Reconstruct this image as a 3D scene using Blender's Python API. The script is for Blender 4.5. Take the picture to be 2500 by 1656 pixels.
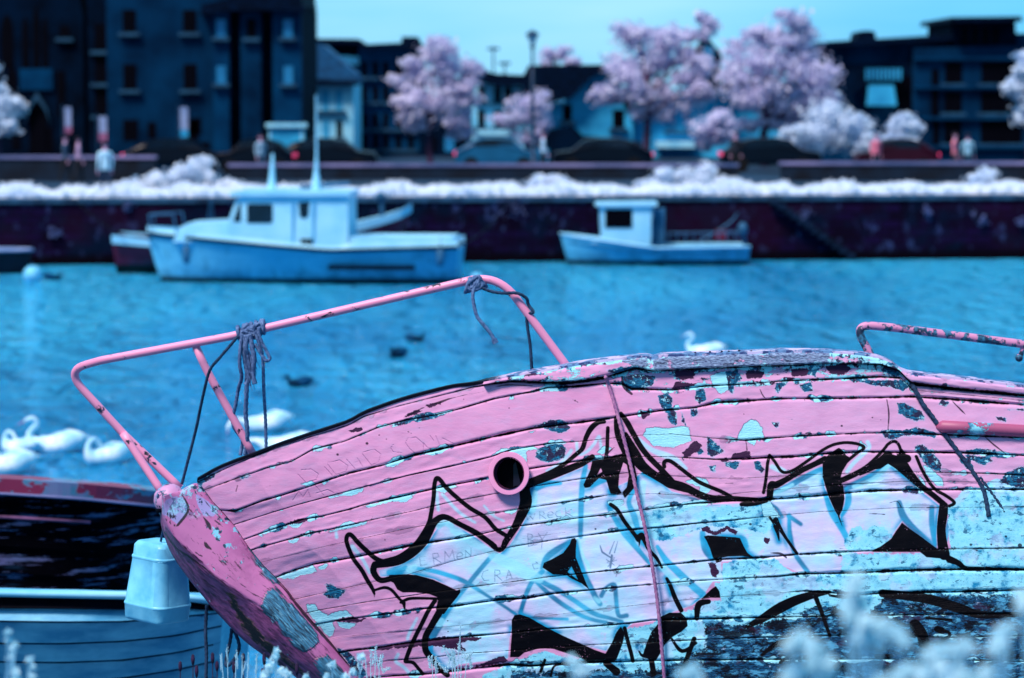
import bpy, math, random
import numpy as np
from mathutils import Vector, Matrix, noise as mnoise
R = math.radians
random.seed(7)
for o in list(bpy.data.objects): bpy.data.objects.remove(o)
SC = bpy.context.scene
COL = SC.collection
# ---------------------------------------------------------------- camera
FPX = 2500 * 100 / 36.0
TH = math.atan((828 - 223) / FPX)
CH = 5.5
cd = bpy.data.cameras.new('camera'); cam = bpy.data.objects.new('camera', cd); COL.objects.link(cam)
cam.location = (0, 0, CH); cam.rotation_euler = (math.pi / 2 - TH, 0, 0)
cd.lens = 100; cd.sensor_width = 36; cd.clip_start = 0.5; cd.clip_end = 4000
cd.dof.use_dof = True; cd.dof.focus_distance = 13.95; cd.dof.aperture_fstop = 2.4
SC.camera = cam
# ---------------------------------------------------------------- sky, sun, exposure
SUN_EL, SUN_AZ = 57, 222        # azimuth clockwise from +Y: behind the camera, from the left
w = bpy.data.worlds.new('World'); SC.world = w; w.use_nodes = True
nt = w.node_tree; nt.nodes.clear()
sky = nt.nodes.new('ShaderNodeTexSky'); sky.sky_type = 'NISHITA'; sky.sun_disc = False
sky.sun_elevation = R(SUN_EL); sky.sun_rotation = R(SUN_AZ); sky.dust_density = 3.0; sky.air_density = 1.0; sky.ozone_density = 1.0
tint = nt.nodes.new('ShaderNodeMix'); tint.data_type = 'RGBA'; tint.blend_type = 'MULTIPLY'; tint.inputs[0].default_value = 1.0
tint.inputs[7].default_value = (0.72, 0.98, 1.0, 1)
tcw = nt.nodes.new('ShaderNodeTexCoord')
# false-colour cloud veil: a broad pale field, bluer to the right of the view and overhead
nzw = nt.nodes.new('ShaderNodeTexNoise'); nzw.inputs['Scale'].default_value = 2.2; nzw.inputs['Detail'].default_value = 4
mpw = nt.nodes.new('ShaderNodeMapping'); mpw.inputs['Scale'].default_value = (1.6, 1.6, 9)
nt.links.new(tcw.outputs['Generated'], mpw.inputs[0]); nt.links.new(mpw.outputs[0], nzw.inputs['Vector'])
vr = nt.nodes.new('ShaderNodeValToRGB'); vr.color_ramp.elements[0].position = 0.36; vr.color_ramp.elements[1].position = 0.66
vr.color_ramp.elements[0].color = (2.0, 6.6, 10.4, 1); vr.color_ramp.elements[1].color = (5.2, 8.9, 10.8, 1)
nt.links.new(nzw.outputs['Fac'], vr.inputs[0])
veil = nt.nodes.new('ShaderNodeMix'); veil.data_type = 'RGBA'; veil.inputs[0].default_value = 0.8
nt.links.new(sky.outputs[0], tint.inputs[6]); nt.links.new(tint.outputs[2], veil.inputs[6]); nt.links.new(vr.outputs[0], veil.inputs[7])
bgn = nt.nodes.new('ShaderNodeBackground'); bgn.inputs['Strength'].default_value = 0.10
wo = nt.nodes.new('ShaderNodeOutputWorld')
# the sky is brighter low over the far shore than overhead or behind the camera
spw = nt.nodes.new('ShaderNodeSeparateXYZ'); nt.links.new(tcw.outputs['Generated'], spw.inputs[0])
mrw = nt.nodes.new('ShaderNodeMapRange'); mrw.interpolation_type = 'SMOOTHSTEP'; nt.links.new(spw.outputs[1], mrw.inputs[0])
mrw.inputs[1].default_value = -0.2; mrw.inputs[2].default_value = 0.95; mrw.inputs[3].default_value = 0.62; mrw.inputs[4].default_value = 1.12
brw = nt.nodes.new('ShaderNodeMix'); brw.data_type = 'RGBA'; brw.blend_type = 'MULTIPLY'; brw.inputs[0].default_value = 1.0
mxw = nt.nodes.new('ShaderNodeMapRange'); mxw.interpolation_type = 'SMOOTHSTEP'; nt.links.new(spw.outputs[0], mxw.inputs[0])
mxw.inputs[1].default_value = 0.02; mxw.inputs[2].default_value = 0.19; mxw.inputs[3].default_value = 0.0; mxw.inputs[4].default_value = 1.0
blw = nt.nodes.new('ShaderNodeMix'); blw.data_type = 'RGBA'; blw.blend_type = 'MULTIPLY'; nt.links.new(mxw.outputs[0], blw.inputs[0]); blw.inputs[7].default_value = (0.42, 0.80, 0.96, 1)
mlw = nt.nodes.new('ShaderNodeMapRange'); mlw.interpolation_type = 'SMOOTHSTEP'; nt.links.new(spw.outputs[0], mlw.inputs[0])
mlw.inputs[1].default_value = -0.05; mlw.inputs[2].default_value = -0.22
blv = nt.nodes.new('ShaderNodeMix'); blv.data_type = 'RGBA'; blv.blend_type = 'MULTIPLY'; nt.links.new(mlw.outputs[0], blv.inputs[0]); blv.inputs[7].default_value = (0.5, 0.74, 0.88, 1)
nt.links.new(veil.outputs[2], blw.inputs[6]); nt.links.new(blw.outputs[2], blv.inputs[6]); nt.links.new(blv.outputs[2], brw.inputs[6]); nt.links.new(mrw.outputs[0], brw.inputs[7])
nt.links.new(brw.outputs[2], bgn.inputs['Color']); nt.links.new(bgn.outputs[0], wo.inputs[0])
sl = bpy.data.lights.new('sun', 'SUN'); sl.energy = 4.3; sl.angle = R(14); sl.color = (1.0, 0.85, 0.82)
so = bpy.data.objects.new('sun', sl); COL.objects.link(so)
az = R(SUN_AZ); sd = Vector((math.sin(az) * math.cos(R(SUN_EL)), math.cos(az) * math.cos(R(SUN_EL)), math.sin(R(SUN_EL))))
so.rotation_euler = sd.to_track_quat('Z', 'Y').to_euler(); so.location = (0, 0, 60)
SC.view_settings.view_transform = 'Standard'; SC.view_settings.look = 'None'
SC.view_settings.exposure = 0.2; SC.view_settings.gamma = 1.0; SC.view_settings.use_curve_mapping = False
SC.render.engine = 'CYCLES'; SC.cycles.max_bounces = 6; SC.cycles.use_denoising = True

# ---------------------------------------------------------------- placing
ct, st = math.cos(TH), math.sin(TH)
def W(px, py, Y):
    u = (px - 1250) / FPX; v = (828 - py) / FPX
    k = Y / (ct + v * st)
    return Vector((u * k, Y, CH + k * (-st + v * ct)))
def G(px, Y, z):
    v = math.tan(math.atan((z - CH) / Y) + TH)
    k = Y / (ct + v * st)
    return Vector(((px - 1250) / FPX * k, Y, z))
def Wn(px, py, Y):
    u = (px - 1250) / FPX; v = (828 - py) / FPX
    k = Y / (ct + v * st)
    return np.stack([u * k, Y, CH + k * (-st + v * ct)], -1)
def ppm(Y): return FPX / Y     # photo pixels per metre

def lin(h):
    h = h.lstrip('#'); c = [int(h[i:i + 2], 16) / 255 for i in (0, 2, 4)]
    return tuple((x / 12.92 if x <= 0.04045 else ((x + 0.055) / 1.055) ** 2.4) for x in c)
# ---------------------------------------------------------------- node helpers
class NG:
    def __init__(s, m): s.t = m.node_tree; s.n = s.t.nodes; s.l = s.t.links
    def node(s, ty, **kw):
        n = s.n.new(ty)
        for k, v in kw.items(): setattr(n, k, v)
        return n
    def put(s, inp, v):
        if isinstance(v, bpy.types.NodeSocket): s.l.new(v, inp)
        elif isinstance(v, (tuple, list)) and len(v) == 3 and inp.type == 'RGBA': inp.default_value = (*v, 1)
        else: inp.default_value = v
    def attr(s, name): return s.node('ShaderNodeAttribute', attribute_name=name).outputs['Fac']
    def m(s, op, a, b=0.0, c=None, clamp=False):
        n = s.node('ShaderNodeMath', operation=op, use_clamp=clamp); s.put(n.inputs[0], a); s.put(n.inputs[1], b)
        if c is not None: s.put(n.inputs[2], c)
        return n.outputs[0]
    def mix(s, f, a, b, blend='MIX'):
        n = s.node('ShaderNodeMix', data_type='RGBA', blend_type=blend); s.put(n.inputs[0], f); s.put(n.inputs[6], a); s.put(n.inputs[7], b)
        return n.outputs[2]
    def noise(s, vec, scale, detail=4, rough=0.55, dist=0.0, out='Fac'):
        n = s.node('ShaderNodeTexNoise'); n.inputs['Scale'].default_value = scale; n.inputs['Detail'].default_value = detail
        n.inputs['Roughness'].default_value = rough; n.inputs['Distortion'].default_value = dist
        if vec is not None: s.l.new(vec, n.inputs['Vector'])
        return n.outputs[out]
    def maps(s, vec, sc, rot=(0, 0, 0)):
        n = s.node('ShaderNodeMapping'); n.inputs['Scale'].default_value = sc; n.inputs['Rotation'].default_value = rot
        s.l.new(vec, n.inputs['Vector']); return n.outputs[0]
    def ss(s, x, lo, hi, o0=0.0, o1=1.0):
        n = s.node('ShaderNodeMapRange', interpolation_type='SMOOTHSTEP'); s.put(n.inputs[0], x)
        n.inputs[1].default_value = lo; n.inputs[2].default_value = hi; n.inputs[3].default_value = o0; n.inputs[4].default_value = o1
        return n.outputs[0]
    def ramp(s, f, stops):
        n = s.node('ShaderNodeValToRGB'); e = n.color_ramp.elements
        while len(e) < len(stops): e.new(0.5)
        for i, (p, c) in enumerate(stops): e[i].position = p; e[i].color = (*c, 1)
        s.put(n.inputs[0], f); return n.outputs[0]
def newmat(name):
    m = bpy.data.materials.new(name); m.use_nodes = True
    return m, NG(m), m.node_tree.nodes['Principled BSDF']
def pmat(name, c1, c2=None, scale=3.0, rough=0.7, bump=0.0, bscale=None, metal=0.0, spec=0.3, stretch=(1, 1, 1), detail=5):
    """procedural material: two tones broken up by noise, optional bump"""
    m, g, b = newmat(name)
    c2 = c2 or tuple(x * 0.7 for x in c1)
    tc = g.node('ShaderNodeTexCoord').outputs['Object']
    v = g.maps(tc, stretch)
    f = g.noise(v, scale, detail)
    g.put(b.inputs['Base Color'], g.ramp(f, [(0.35, c2), (0.62, c1)]))
    b.inputs['Roughness'].default_value = rough; b.inputs['Metallic'].default_value = metal; b.inputs['Specular IOR Level'].default_value = spec
    if bump:
        bn = g.node('ShaderNodeBump'); bn.inputs['Strength'].default_value = 1.0; bn.inputs['Distance'].default_value = bump
        g.l.new(g.noise(v, bscale or scale * 4, 4), bn.inputs['Height']); g.l.new(bn.outputs[0], b.inputs['Normal'])
    return m
# ---------------------------------------------------------------- mesh helpers
class MB:
    def __init__(s): s.v = []; s.f = []
    def add(s, vs, fs):
        n = len(s.v); s.v += [tuple(v) for v in vs]; s.f += [tuple(i + n for i in f) for f in fs]; return s
    def box(s, c, d, rz=0.0, bev=0.0):
        cx, cy, cz = c; dx, dy, dz = d[0] / 2, d[1] / 2, d[2] / 2
        cs, sn = math.cos(rz), math.sin(rz)
        vs = []
        for z in (-dz, dz):
            for x, y in ((-dx, -dy), (dx, -dy), (dx, dy), (-dx, dy)):
                vs.append((cx + x * cs - y * sn, cy + x * sn + y * cs, cz + z))
        return s.add(vs, [(0, 3, 2, 1), (4, 5, 6, 7), (0, 1, 5, 4), (1, 2, 6, 5), (2, 3, 7, 6), (3, 0, 4, 7)])
    def quad(s, a, b, c, d): return s.add([a, b, c, d], [(0, 1, 2, 3)])
    def prism(s, pts, y0, y1):
        """outline in the x-z plane, extruded in y"""
        n = len(pts); vs = [(x, y0, z) for x, z in pts] + [(x, y1, z) for x, z in pts]
        fs = [tuple(range(n)), tuple(range(2 * n - 1, n - 1, -1))] + [(i, i + n, (i + 1) % n + n, (i + 1) % n) for i in range(n)]
        return s.add(vs, fs)
    def tube(s, path, rad, n=10, cap=True, lobes=0, pitch=0.03, sq=(1, 1), ref=None):
        path = [Vector(p) for p in path]; m = len(path)
        if not hasattr(rad, '__len__'): rad = [rad] * m
        t = [(path[min(i + 1, m - 1)] - path[max(i - 1, 0)]).normalized() for i in range(m)]
        up = Vector(ref) if ref else (Vector((0, 0, 1)) if abs(t[0].z) < 0.9 else Vector((1, 0, 0)))
        a = t[0].cross(up).normalized(); vs = []; L = 0
        for i in range(m):
            a = (a - t[i] * a.dot(t[i])).normalized(); b = t[i].cross(a)
            if i: L += (path[i] - path[i - 1]).length
            for k in range(n):
                an = 2 * math.pi * k / n; r = rad[i]
                if lobes: r *= 0.66 + 0.42 * abs(math.cos((an + L / pitch * 2 * math.pi / 1.0) * lobes / 2))
                vs.append(path[i] + a * (math.cos(an) * r * sq[0]) + b * (math.sin(an) * r * sq[1]))
        fs = [(i * n + k, i * n + (k + 1) % n, (i + 1) * n + (k + 1) % n, (i + 1) * n + k) for i in range(m - 1) for k in range(n)]
        if cap: fs += [tuple(range(n - 1, -1, -1)), tuple(range((m - 1) * n, m * n))]
        return s.add(vs, fs)
    def loft(s, rings, close=True, cap=True):
        n = len(rings[0]); vs = [p for r in rings for p in r]; fs = []
        for i in range(len(rings) - 1):
            for k in range(n if close else n - 1):
                fs.append((i * n + k, i * n + (k + 1) % n, (i + 1) * n + (k + 1) % n, (i + 1) * n + k))
        if cap and close: fs += [tuple(range(n - 1, -1, -1)), tuple(range((len(rings) - 1) * n, len(rings) * n))]
        return s.add(vs, fs)
    def sphere(s, c, r, nu=10, nv=7):
        if not hasattr(r, '__len__'): r = (r, r, r)
        rings = []
        for j in range(1, nv):
            ph = math.pi * j / nv
            rings.append([(c[0] + r[0] * math.sin(ph) * math.cos(2 * math.pi * k / nu), c[1] + r[1] * math.sin(ph) * math.sin(2 * math.pi * k / nu), c[2] + r[2] * math.cos(ph)) for k in range(nu)])
        n0 = len(s.v); s.loft(rings, cap=False); n = nu
        t, b = len(s.v), len(s.v) + 1; s.v += [(c[0], c[1], c[2] + r[2]), (c[0], c[1], c[2] - r[2])]
        for k in range(n):
            s.f.append((n0 + k, t, n0 + (k + 1) % n)) ; s.f.append((n0 + (nv - 2) * n + (k + 1) % n, b, n0 + (nv - 2) * n + k))
        return s
    def build(s, name, mat, parent=None, smooth=False, origin=None, inv=True):
        me = bpy.data.meshes.new(name)
        off = Vector(origin) if origin is not None else Vector((0, 0, 0))
        if parent is not None and origin is None: off = parent.matrix_world.translation if inv else off
        me.from_pydata([(v[0] - off[0], v[1] - off[1], v[2] - off[2]) for v in s.v], [], s.f); me.update()
        if smooth: me.polygons.foreach_set('use_smooth', [True] * len(me.polygons))
        if mat: me.materials.append(mat)
        o = bpy.data.objects.new(name, me); COL.objects.link(o)
        if parent is not None: o.parent = parent
        elif origin is not None: o.location = off
        return o
def tag(o, label, cat, group=None, kind=None):
    if label: o['label'] = label
    if cat: o['category'] = cat
    if group: o['group'] = group
    if kind: o['kind'] = kind
    return o
def thing(name, label, cat, loc, group=None):
    o = bpy.data.objects.new(name, None); o.empty_display_size = 0.2; COL.objects.link(o); o.location = loc
    o.matrix_world = Matrix.Translation(loc)
    return tag(o, label, cat, group)
def catmull(pts, n=6):
    P = [Vector(p) for p in pts]; out = []
    for i in range(len(P) - 1):
        p0 = P[max(i - 1, 0)]; p1 = P[i]; p2 = P[i + 1]; p3 = P[min(i + 2, len(P) - 1)]
        for k in range(n):
            t = k / n
            out.append(0.5 * ((2 * p1) + (p2 - p0) * t + (2 * p0 - 5 * p1 + 4 * p2 - p3) * t * t + (3 * p1 - p0 - 3 * p2 + p3) * t ** 3))
    return out + [P[-1]]
def smoothmod(o, lv=1):
    m = o.modifiers.new('subdivision', 'SUBSURF'); m.levels = lv; m.render_levels = lv
def fillet(pts, r, n=7):
    """polyline with rounded corners; r list or number"""
    P = [Vector(p) for p in pts]; out = [P[0]]
    for i in range(1, len(P) - 1):
        rr = r[i - 1] if hasattr(r, '__len__') else r
        a = (P[i - 1] - P[i]).normalized(); b = (P[i + 1] - P[i]).normalized()
        A = P[i] + a * rr; B = P[i] + b * rr
        for k in range(n + 1):
            t = k / n; out.append(A * (1 - t) ** 2 + P[i] * 2 * t * (1 - t) + B * t * t)
    out.append(P[-1]); return out
def dense(path, step):
    out = [Vector(path[0])]
    for a, b in zip(path[:-1], path[1:]):
        a = Vector(a); b = Vector(b); n = max(1, int((b - a).length / step))
        for k in range(1, n + 1): out.append(a.lerp(b, k / n))
    return out

# ---------------------------------------------------------------- the setting
GZ = 2.1       # far quay
m, g, b = newmat('water')
tc = g.node('ShaderNodeTexCoord').outputs['Object']
n1 = g.noise(g.maps(tc, (1.35, 0.72, 1)), 1.1, 2, 0.45, 0.3); n2 = g.noise(g.maps(tc, (1.0, 0.35, 1)), 0.10, 3, 0.5)
n3 = g.noise(g.maps(tc, (1.0, 1.8, 1)), 3.5, 2, 0.5)
h = g.m('ADD', n1, g.m('MULTIPLY', n3, 0.30))
bn = g.node('ShaderNodeBump'); bn.inputs['Strength'].default_value = 1.0; bn.inputs['Distance'].default_value = 1.3
g.l.new(h, bn.inputs['Height']); g.l.new(bn.outputs[0], b.inputs['Normal'])
g.put(b.inputs['Base Color'], g.mix(g.ss(n2, 0.38, 0.62), lin('#0588c6'), lin('#2cb0e4')))
b.inputs['Roughness'].default_value = 0.1; b.inputs['IOR'].default_value = 1.33; b.inputs['Specular IOR Level'].default_value = 0.5
MWATER = m
wt = MB(); wt.quad((-900, -60, 0), (900, -60, 0), (900, 900, 0), (-900, 900, 0))
tag(wt.build('water', MWATER), None, None, kind='structure')

M_asph = pmat('promenade_asphalt', lin('#0c3350'), lin('#041c30'), 0.35, 0.9)
YL, YR = 90.0, 93.6                       # quay edge at photo x=0 and x=2500
def quayY(px): return YL + (YR - YL) * px / 2500.0
A0 = G(-900, quayY(-900), GZ); A1 = G(3400, quayY(3400), GZ)
dirq = (A1 - A0).normalized()
qa = A0 - dirq * 200; qb = A1 + dirq * 200
gq = MB(); gq.quad((qa.x, qa.y + 1.0, GZ), (qb.x, qb.y + 1.0, GZ), (900, 1500, GZ), (-900, 1500, GZ))
tag(gq.build('promenade_ground', M_asph), None, None, kind='structure')
gbk = MB()                                # near bank on which the boats stand
prof = [(-12, 3.95), (4.2, 3.95), (5.5, 3.7), (8.0, 2.5), (10.5, 1.55), (18.9, 1.5), (19.0, 1.45), (19.05, -1.5)]
xs = [-40 + i * 2.0 for i in range(41)]
vs = []
for y, z in prof:
    for x in xs: vs.append((x, y, z + (0.08 * mnoise.noise(Vector((x * 0.5, y * 0.5, 0))) if z < 3.9 and z > 1.5 else 0)))
nx = len(xs)
gbk.add(vs, [(i * nx + k, i * nx + k + 1, (i + 1) * nx + k + 1, (i + 1) * nx + k) for i in range(len(prof) - 1) for k in range(nx - 1)])
tag(gbk.build('ground', pmat('bank_earth', lin('#3a6f8c'), lin('#173a52'), 1.2, 0.95, 0.03), smooth=True), None, None, kind='structure')

# far quay wall: coursed masonry, dark and stained
m, g, b = newmat('quay_masonry')
tc = g.node('ShaderNodeTexCoord').outputs['Object']
br = g.node('ShaderNodeTexBrick'); br.inputs['Scale'].default_value = 1.0; br.inputs['Brick Width'].default_value = 0.62; br.inputs['Row Height'].default_value = 0.26
br.inputs['Mortar Size'].default_value = 0.02; g.l.new(g.maps(tc, (1, 1, 1), (R(-90), 0, 0)), br.inputs['Vector'])
br.inputs['Color1'].default_value = (*lin('#180a30'), 1); br.inputs['Color2'].default_value = (*lin('#0c0418'), 1); br.inputs['Mortar'].default_value = (*lin('#0b0412'), 1)
nb = g.noise(tc, 0.5, 4, 0.65); nb2 = g.noise(g.maps(tc, (1.6, 1, 1.1)), 1.6, 5, 0.7)
c = g.mix(g.ss(nb, 0.44, 0.60), br.outputs['Color'], lin('#03142a'))
c = g.mix(g.m('MULTIPLY', g.ss(nb2, 0.56, 0.66), 0.7), c, lin('#3a4a78'))
c = g.mix(g.m('MULTIPLY', g.ss(g.noise(tc, 0.21, 2), 0.52, 0.62), 0.4), c, lin('#2c0c26'))
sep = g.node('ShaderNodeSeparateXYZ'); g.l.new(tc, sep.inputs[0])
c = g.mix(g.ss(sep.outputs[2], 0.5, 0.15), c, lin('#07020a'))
g.put(b.inputs['Base Color'], c); b.inputs['Roughness'].default_value = 0.9; b.inputs['Specular IOR Level'].default_value = 0.05
bn = g.node('ShaderNodeBump'); bn.inputs['Distance'].default_value = 0.05; g.l.new(br.outputs['Fac'], bn.inputs['Height']); bn.invert = True; g.l.new(bn.outputs[0], b.inputs['Normal'])
qw = MB()
qw.add([(qa.x, qa.y, -2), (qb.x, qb.y, -2), (qb.x, qb.y, GZ - 0.14), (qa.x, qa.y, GZ - 0.14), (qa.x, qa.y + 1.0, -2), (qb.x, qb.y + 1.0, -2), (qb.x, qb.y + 1.0, GZ - 0.14), (qa.x, qa.y + 1.0, GZ - 0.14)],
       [(0, 1, 2, 3), (3, 2, 6, 7), (4, 7, 6, 5), (0, 3, 7, 4), (1, 5, 6, 2), (0, 4, 5, 1)])
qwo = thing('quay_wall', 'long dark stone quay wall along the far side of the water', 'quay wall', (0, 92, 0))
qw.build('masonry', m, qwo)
cp = MB(); cp.add([(qa.x, qa.y - 0.06, GZ - 0.14), (qb.x, qb.y - 0.06, GZ - 0.14), (qb.x, qb.y + 1.06, GZ - 0.14), (qa.x, qa.y + 1.06, GZ - 0.14), (qa.x, qa.y - 0.06, GZ + 0.02), (qb.x, qb.y - 0.06, GZ + 0.02), (qb.x, qb.y + 1.06, GZ + 0.02), (qa.x, qa.y + 1.06, GZ + 0.02)],
       [(0, 3, 2, 1), (4, 5, 6, 7), (0, 1, 5, 4), (1, 2, 6, 5), (2, 3, 7, 6), (3, 0, 4, 7)])
cp.build('coping', pmat('coping_stone', lin('#2a5a7a'), lin('#0b2a44'), 1.5, 0.85), qwo)

# ---------------------------------------------------------------- foliage
def leafcloud(mb, c, r, n, size, rng):
    for _ in range(n):
        while True:
            d = Vector((rng.uniform(-1, 1), rng.uniform(-1, 1), rng.uniform(-1, 1)))
            if 0.05 < d.length < 1: break
        d = d * (0.55 + 0.45 * rng.random()) if d.length < 0.6 else d
        if rng.random() < .4: d = d * rng.uniform(1.0, 1.55)
        p = Vector((c[0] + d.x * r[0], c[1] + d.y * r[1], c[2] + d.z * r[2]))
        nrm = ((d.normalized() if d.length else Vector((0, 0, 1))) + Vector((rng.uniform(-1, 1), rng.uniform(-1, 1), rng.uniform(-0.6, 1.0))) * 0.9).normalized()
        a = nrm.orthogonal().normalized(); a.rotate(Matrix.Rotation(rng.uniform(0, 6.28), 3, nrm)); bb = nrm.cross(a)
        s1 = size * rng.uniform(0.6, 1.3); s2 = s1 * 0.6
        mb.add([p - a * s1, p - bb * s2, p + a * s1, p + bb * s2], [(0, 1, 2, 3)])
def leafmat(name, c1, c2, trans=0.25):
    m, g, b = newmat(name)
    oi = g.node('ShaderNodeTexCoord').outputs['Object']
    f = g.noise(oi, 0.9, 3)
    f2 = g.noise(oi, 7.0, 2)
    c = g.mix(g.m('ADD', g.m('MULTIPLY', g.ss(f, 0.3, 0.7), 0.6), g.m('MULTIPLY', f2, 0.4)), c2, c1)
    g.put(b.inputs['Base Color'], c); b.inputs['Roughness'].default_value = 0.6; b.inputs['Specular IOR Level'].default_value = 0.2
    tr = g.node('ShaderNodeBsdfTranslucent'); g.put(tr.inputs['Color'], c)
    mx = g.node('ShaderNodeMixShader'); mx.inputs[0].default_value = trans
    g.l.new(b.outputs[0], mx.inputs[1]); g.l.new(tr.outputs[0], mx.inputs[2]); g.l.new(mx.outputs[0], g.n['Material Output'].inputs[0])
    return m
M_leaf = leafmat('infrared_leaves', lin('#eaeafc'), lin('#c2bce2'), 0.4)
M_leafw = leafmat('pale_shrub_leaves', lin('#e8f4ff'), lin('#bcd4f0'), 0.3)
M_grass = leafmat('pale_quay_grass', lin('#f4f8ff'), lin('#cfe4fa'), 0.35)
M_bark = pmat('bark', lin('#5a3a5a'), lin('#2a1834'), 3, 0.9, 0.02, stretch=(1, 1, 0.3))
M_bark2 = pmat('dark_bark', lin('#1c2440'), lin('#0a0f20'), 3, 0.9)
def tree(label, px, Y, lobes, trunk_r, mat=M_leaf, seed=1, dens=1.0, tm=None, group='pale pink trees on the far promenade', name='tree', size=0.13):
    """lobes: (photo x, photo y, radius x, radius y) of masses in the crown"""
    rng = random.Random(seed); base = G(px, Y, GZ)
    t = thing(name, label, 'tree' if name == 'tree' else 'shrub', base, group)
    s = ppm(Y); cm = MB(); tm_ = MB()
    cy0 = sum(l[1] for l in lobes) / len(lobes)
    top = W(px, cy0, Y)
    if trunk_r:
        tp = [base + Vector((0, 0, -0.05)), base.lerp(top, 0.35) + Vector((rng.uniform(-.15, .15), 0, 0)), base.lerp(top, 0.7) + Vector((rng.uniform(-.2, .2), 0, 0)), top]
        tm_.tube(catmull(tp, 4), [trunk_r * (1 - 0.055 * i) for i in range(13)], 8)
    for (lx, ly, rx, ry) in lobes:
        c = W(lx, ly, Y); c.y += rng.uniform(-0.5, 0.5) * rx / s * 1.2
        rxm, rym = rx / s, ry / s
        if trunk_r:
            st_ = base.lerp(top, rng.uniform(0.45, 0.8)); mid = st_.lerp(c, 0.5) + Vector((0, 0, 0.25))
            tm_.tube(catmull([st_, mid, c], 3), [trunk_r * q for q in (.45, .4, .34, .28, .22, .16, .1)], 6)
        nsub = max(4, int(5 + rxm * rym * 3.2))
        for _ in range(nsub):
            a = rng.uniform(0, 6.28); e = rng.uniform(-1, 1); q = rng.random() ** 0.4
            cc = (c.x + math.cos(a) * math.sqrt(1 - e * e) * rxm * q, c.y + math.sin(a) * math.sqrt(1 - e * e) * rxm * 0.9 * q, c.z + e * rym * q)
            rr = rng.uniform(0.18, 0.55) * min(rxm, rym) + 0.1
            leafcloud(cm, cc, (rr * rng.uniform(1.0, 1.9), rr * 1.2, rr * rng.uniform(.55, 1.1)), int(95 * dens), size * 1.1, rng)
        leafcloud(cm, c, (rxm * .95, rxm * .8, rym * .95), int(36 * rxm * rym * dens) + 30, size * 1.1, rng)
    if trunk_r: tm_.build('trunk', tm or M_bark, t, smooth=True)
    cm.build('crown', mat, t)
    return t
tree('pale pink tree left of the lamp post, standing before the dark house', 1052, 130, [(1060, 135, 45, 38), (1010, 190, 38, 42), (1100, 180, 52, 45), (1130, 225, 34, 30), (1015, 255, 36, 36), (1075, 250, 60, 48), (1110, 300, 36, 28), (1040, 300, 40, 22), (1150, 170, 20, 20)], 0.16, seed=3)
tree('tall pale pink tree right of the lamp post, beside the small turret', 1578, 131, [(1560, 90, 55, 40), (1640, 85, 50, 36), (1600, 140, 85, 55), (1505, 165, 45, 42), (1690, 160, 45, 45), (1545, 215, 70, 48), (1650, 225, 68, 50), (1490, 230, 30, 32), (1600, 270, 62, 26), (1712, 215, 28, 30), (1720, 70, 26, 34)], 0.2, seed=5)
tree('tallest pale pink tree, with two dark trunks, right of the turret', 1868, 129, [(1905, 70, 55, 42), (1955, 60, 30, 34), (1860, 110, 65, 48), (1950, 130, 55, 48), (1810, 170, 52, 48), (1890, 190, 85, 60), (1985, 190, 46, 46), (1830, 240, 62, 50), (1930, 260, 80, 55), (2000, 250, 44, 44), (1860, 305, 50, 26), (1970, 320, 60, 40)], 0.22, seed=8)
tree('small pale tree beneath the lamp post, before the white house', 1285, 127, [(1268, 280, 36, 32), (1310, 255, 24, 28), (1245, 300, 26, 26), (1300, 320, 28, 34), (1330, 290, 22, 24)], 0.1, seed=9, size=0.11)
tree('pale tree cut by the left edge of the view', 0, 118, [(-30, 220, 50, 60), (10, 250, 32, 42), (-10, 300, 40, 40), (-50, 290, 50, 50), (25, 275, 22, 26)], 0.07, mat=M_leafw, seed=11)
tree('pale tree cut by the right edge of the view', 2510, 118, [(2500, 190, 28, 42), (2530, 240, 50, 60), (2485, 215, 22, 24), (2540, 150, 40, 50)], 0.07, mat=M_leafw, seed=12)
tree('faint pale treetop showing over the dark roof behind the lamp post', 1350, 175, [(1330, 145, 24, 20), (1365, 138, 28, 26), (1395, 152, 14, 12)], 0.2, seed=13, dens=0.7)
SH = 'pale shrubs on the far quay'
tree('wide pale shrub mass beneath the tallest tree', 2010, 126, [(1960, 330, 60, 34), (2040, 290, 50, 46), (2090, 320, 52, 42), (2130, 350, 46, 26), (2000, 355, 70, 24)], 0, mat=M_leafw, seed=14, name='shrub', group=SH)
tree('pale pointed shrub right of the wide shrub mass, by the dark building', 2190, 126, [(2180, 320, 30, 36), (2215, 315, 24, 40), (2200, 355, 40, 24)], 0, mat=M_leafw, seed=15, name='shrub', group=SH)
tree('pale rounded shrub between the two tallest trees', 1745, 125, [(1740, 320, 32, 38), (1765, 300, 24, 30), (1725, 350, 28, 20)], 0, mat=M_leaf, seed=16, name='shrub', group=SH)
tree('larger pale shrub on the quay, behind the bow cabin of the white motor boat', 480, 97, [(480, 430, 50, 36), (450, 455, 55, 26), (515, 450, 50, 30), (560, 462, 34, 20), (490, 405, 16, 18)], 0, mat=M_grass, seed=17, name='shrub', group=SH, size=0.09)
tree('pale shrub left of the larger one on the quay, right of the man in white', 360, 97, [(340, 450, 34, 26), (385, 445, 34, 28), (320, 465, 24, 16)], 0, mat=M_grass, seed=18, name='shrub', group=SH, size=0.09)
tree('pale low shrub on the quay below the lamp post', 1335, 97, [(1335, 440, 48, 18), (1310, 450, 40, 14), (1370, 452, 40, 14)], 0, mat=M_grass, seed=19, name='shrub', group=SH, size=0.08)
tree('pale wide low shrub on the quay above the small fishing boat', 1660, 98, [(1640, 435, 60, 22), (1700, 430, 60, 26), (1600, 448, 50, 16), (1750, 450, 50, 18)], 0, mat=M_grass, seed=20, name='shrub', group=SH, size=0.08)
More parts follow.
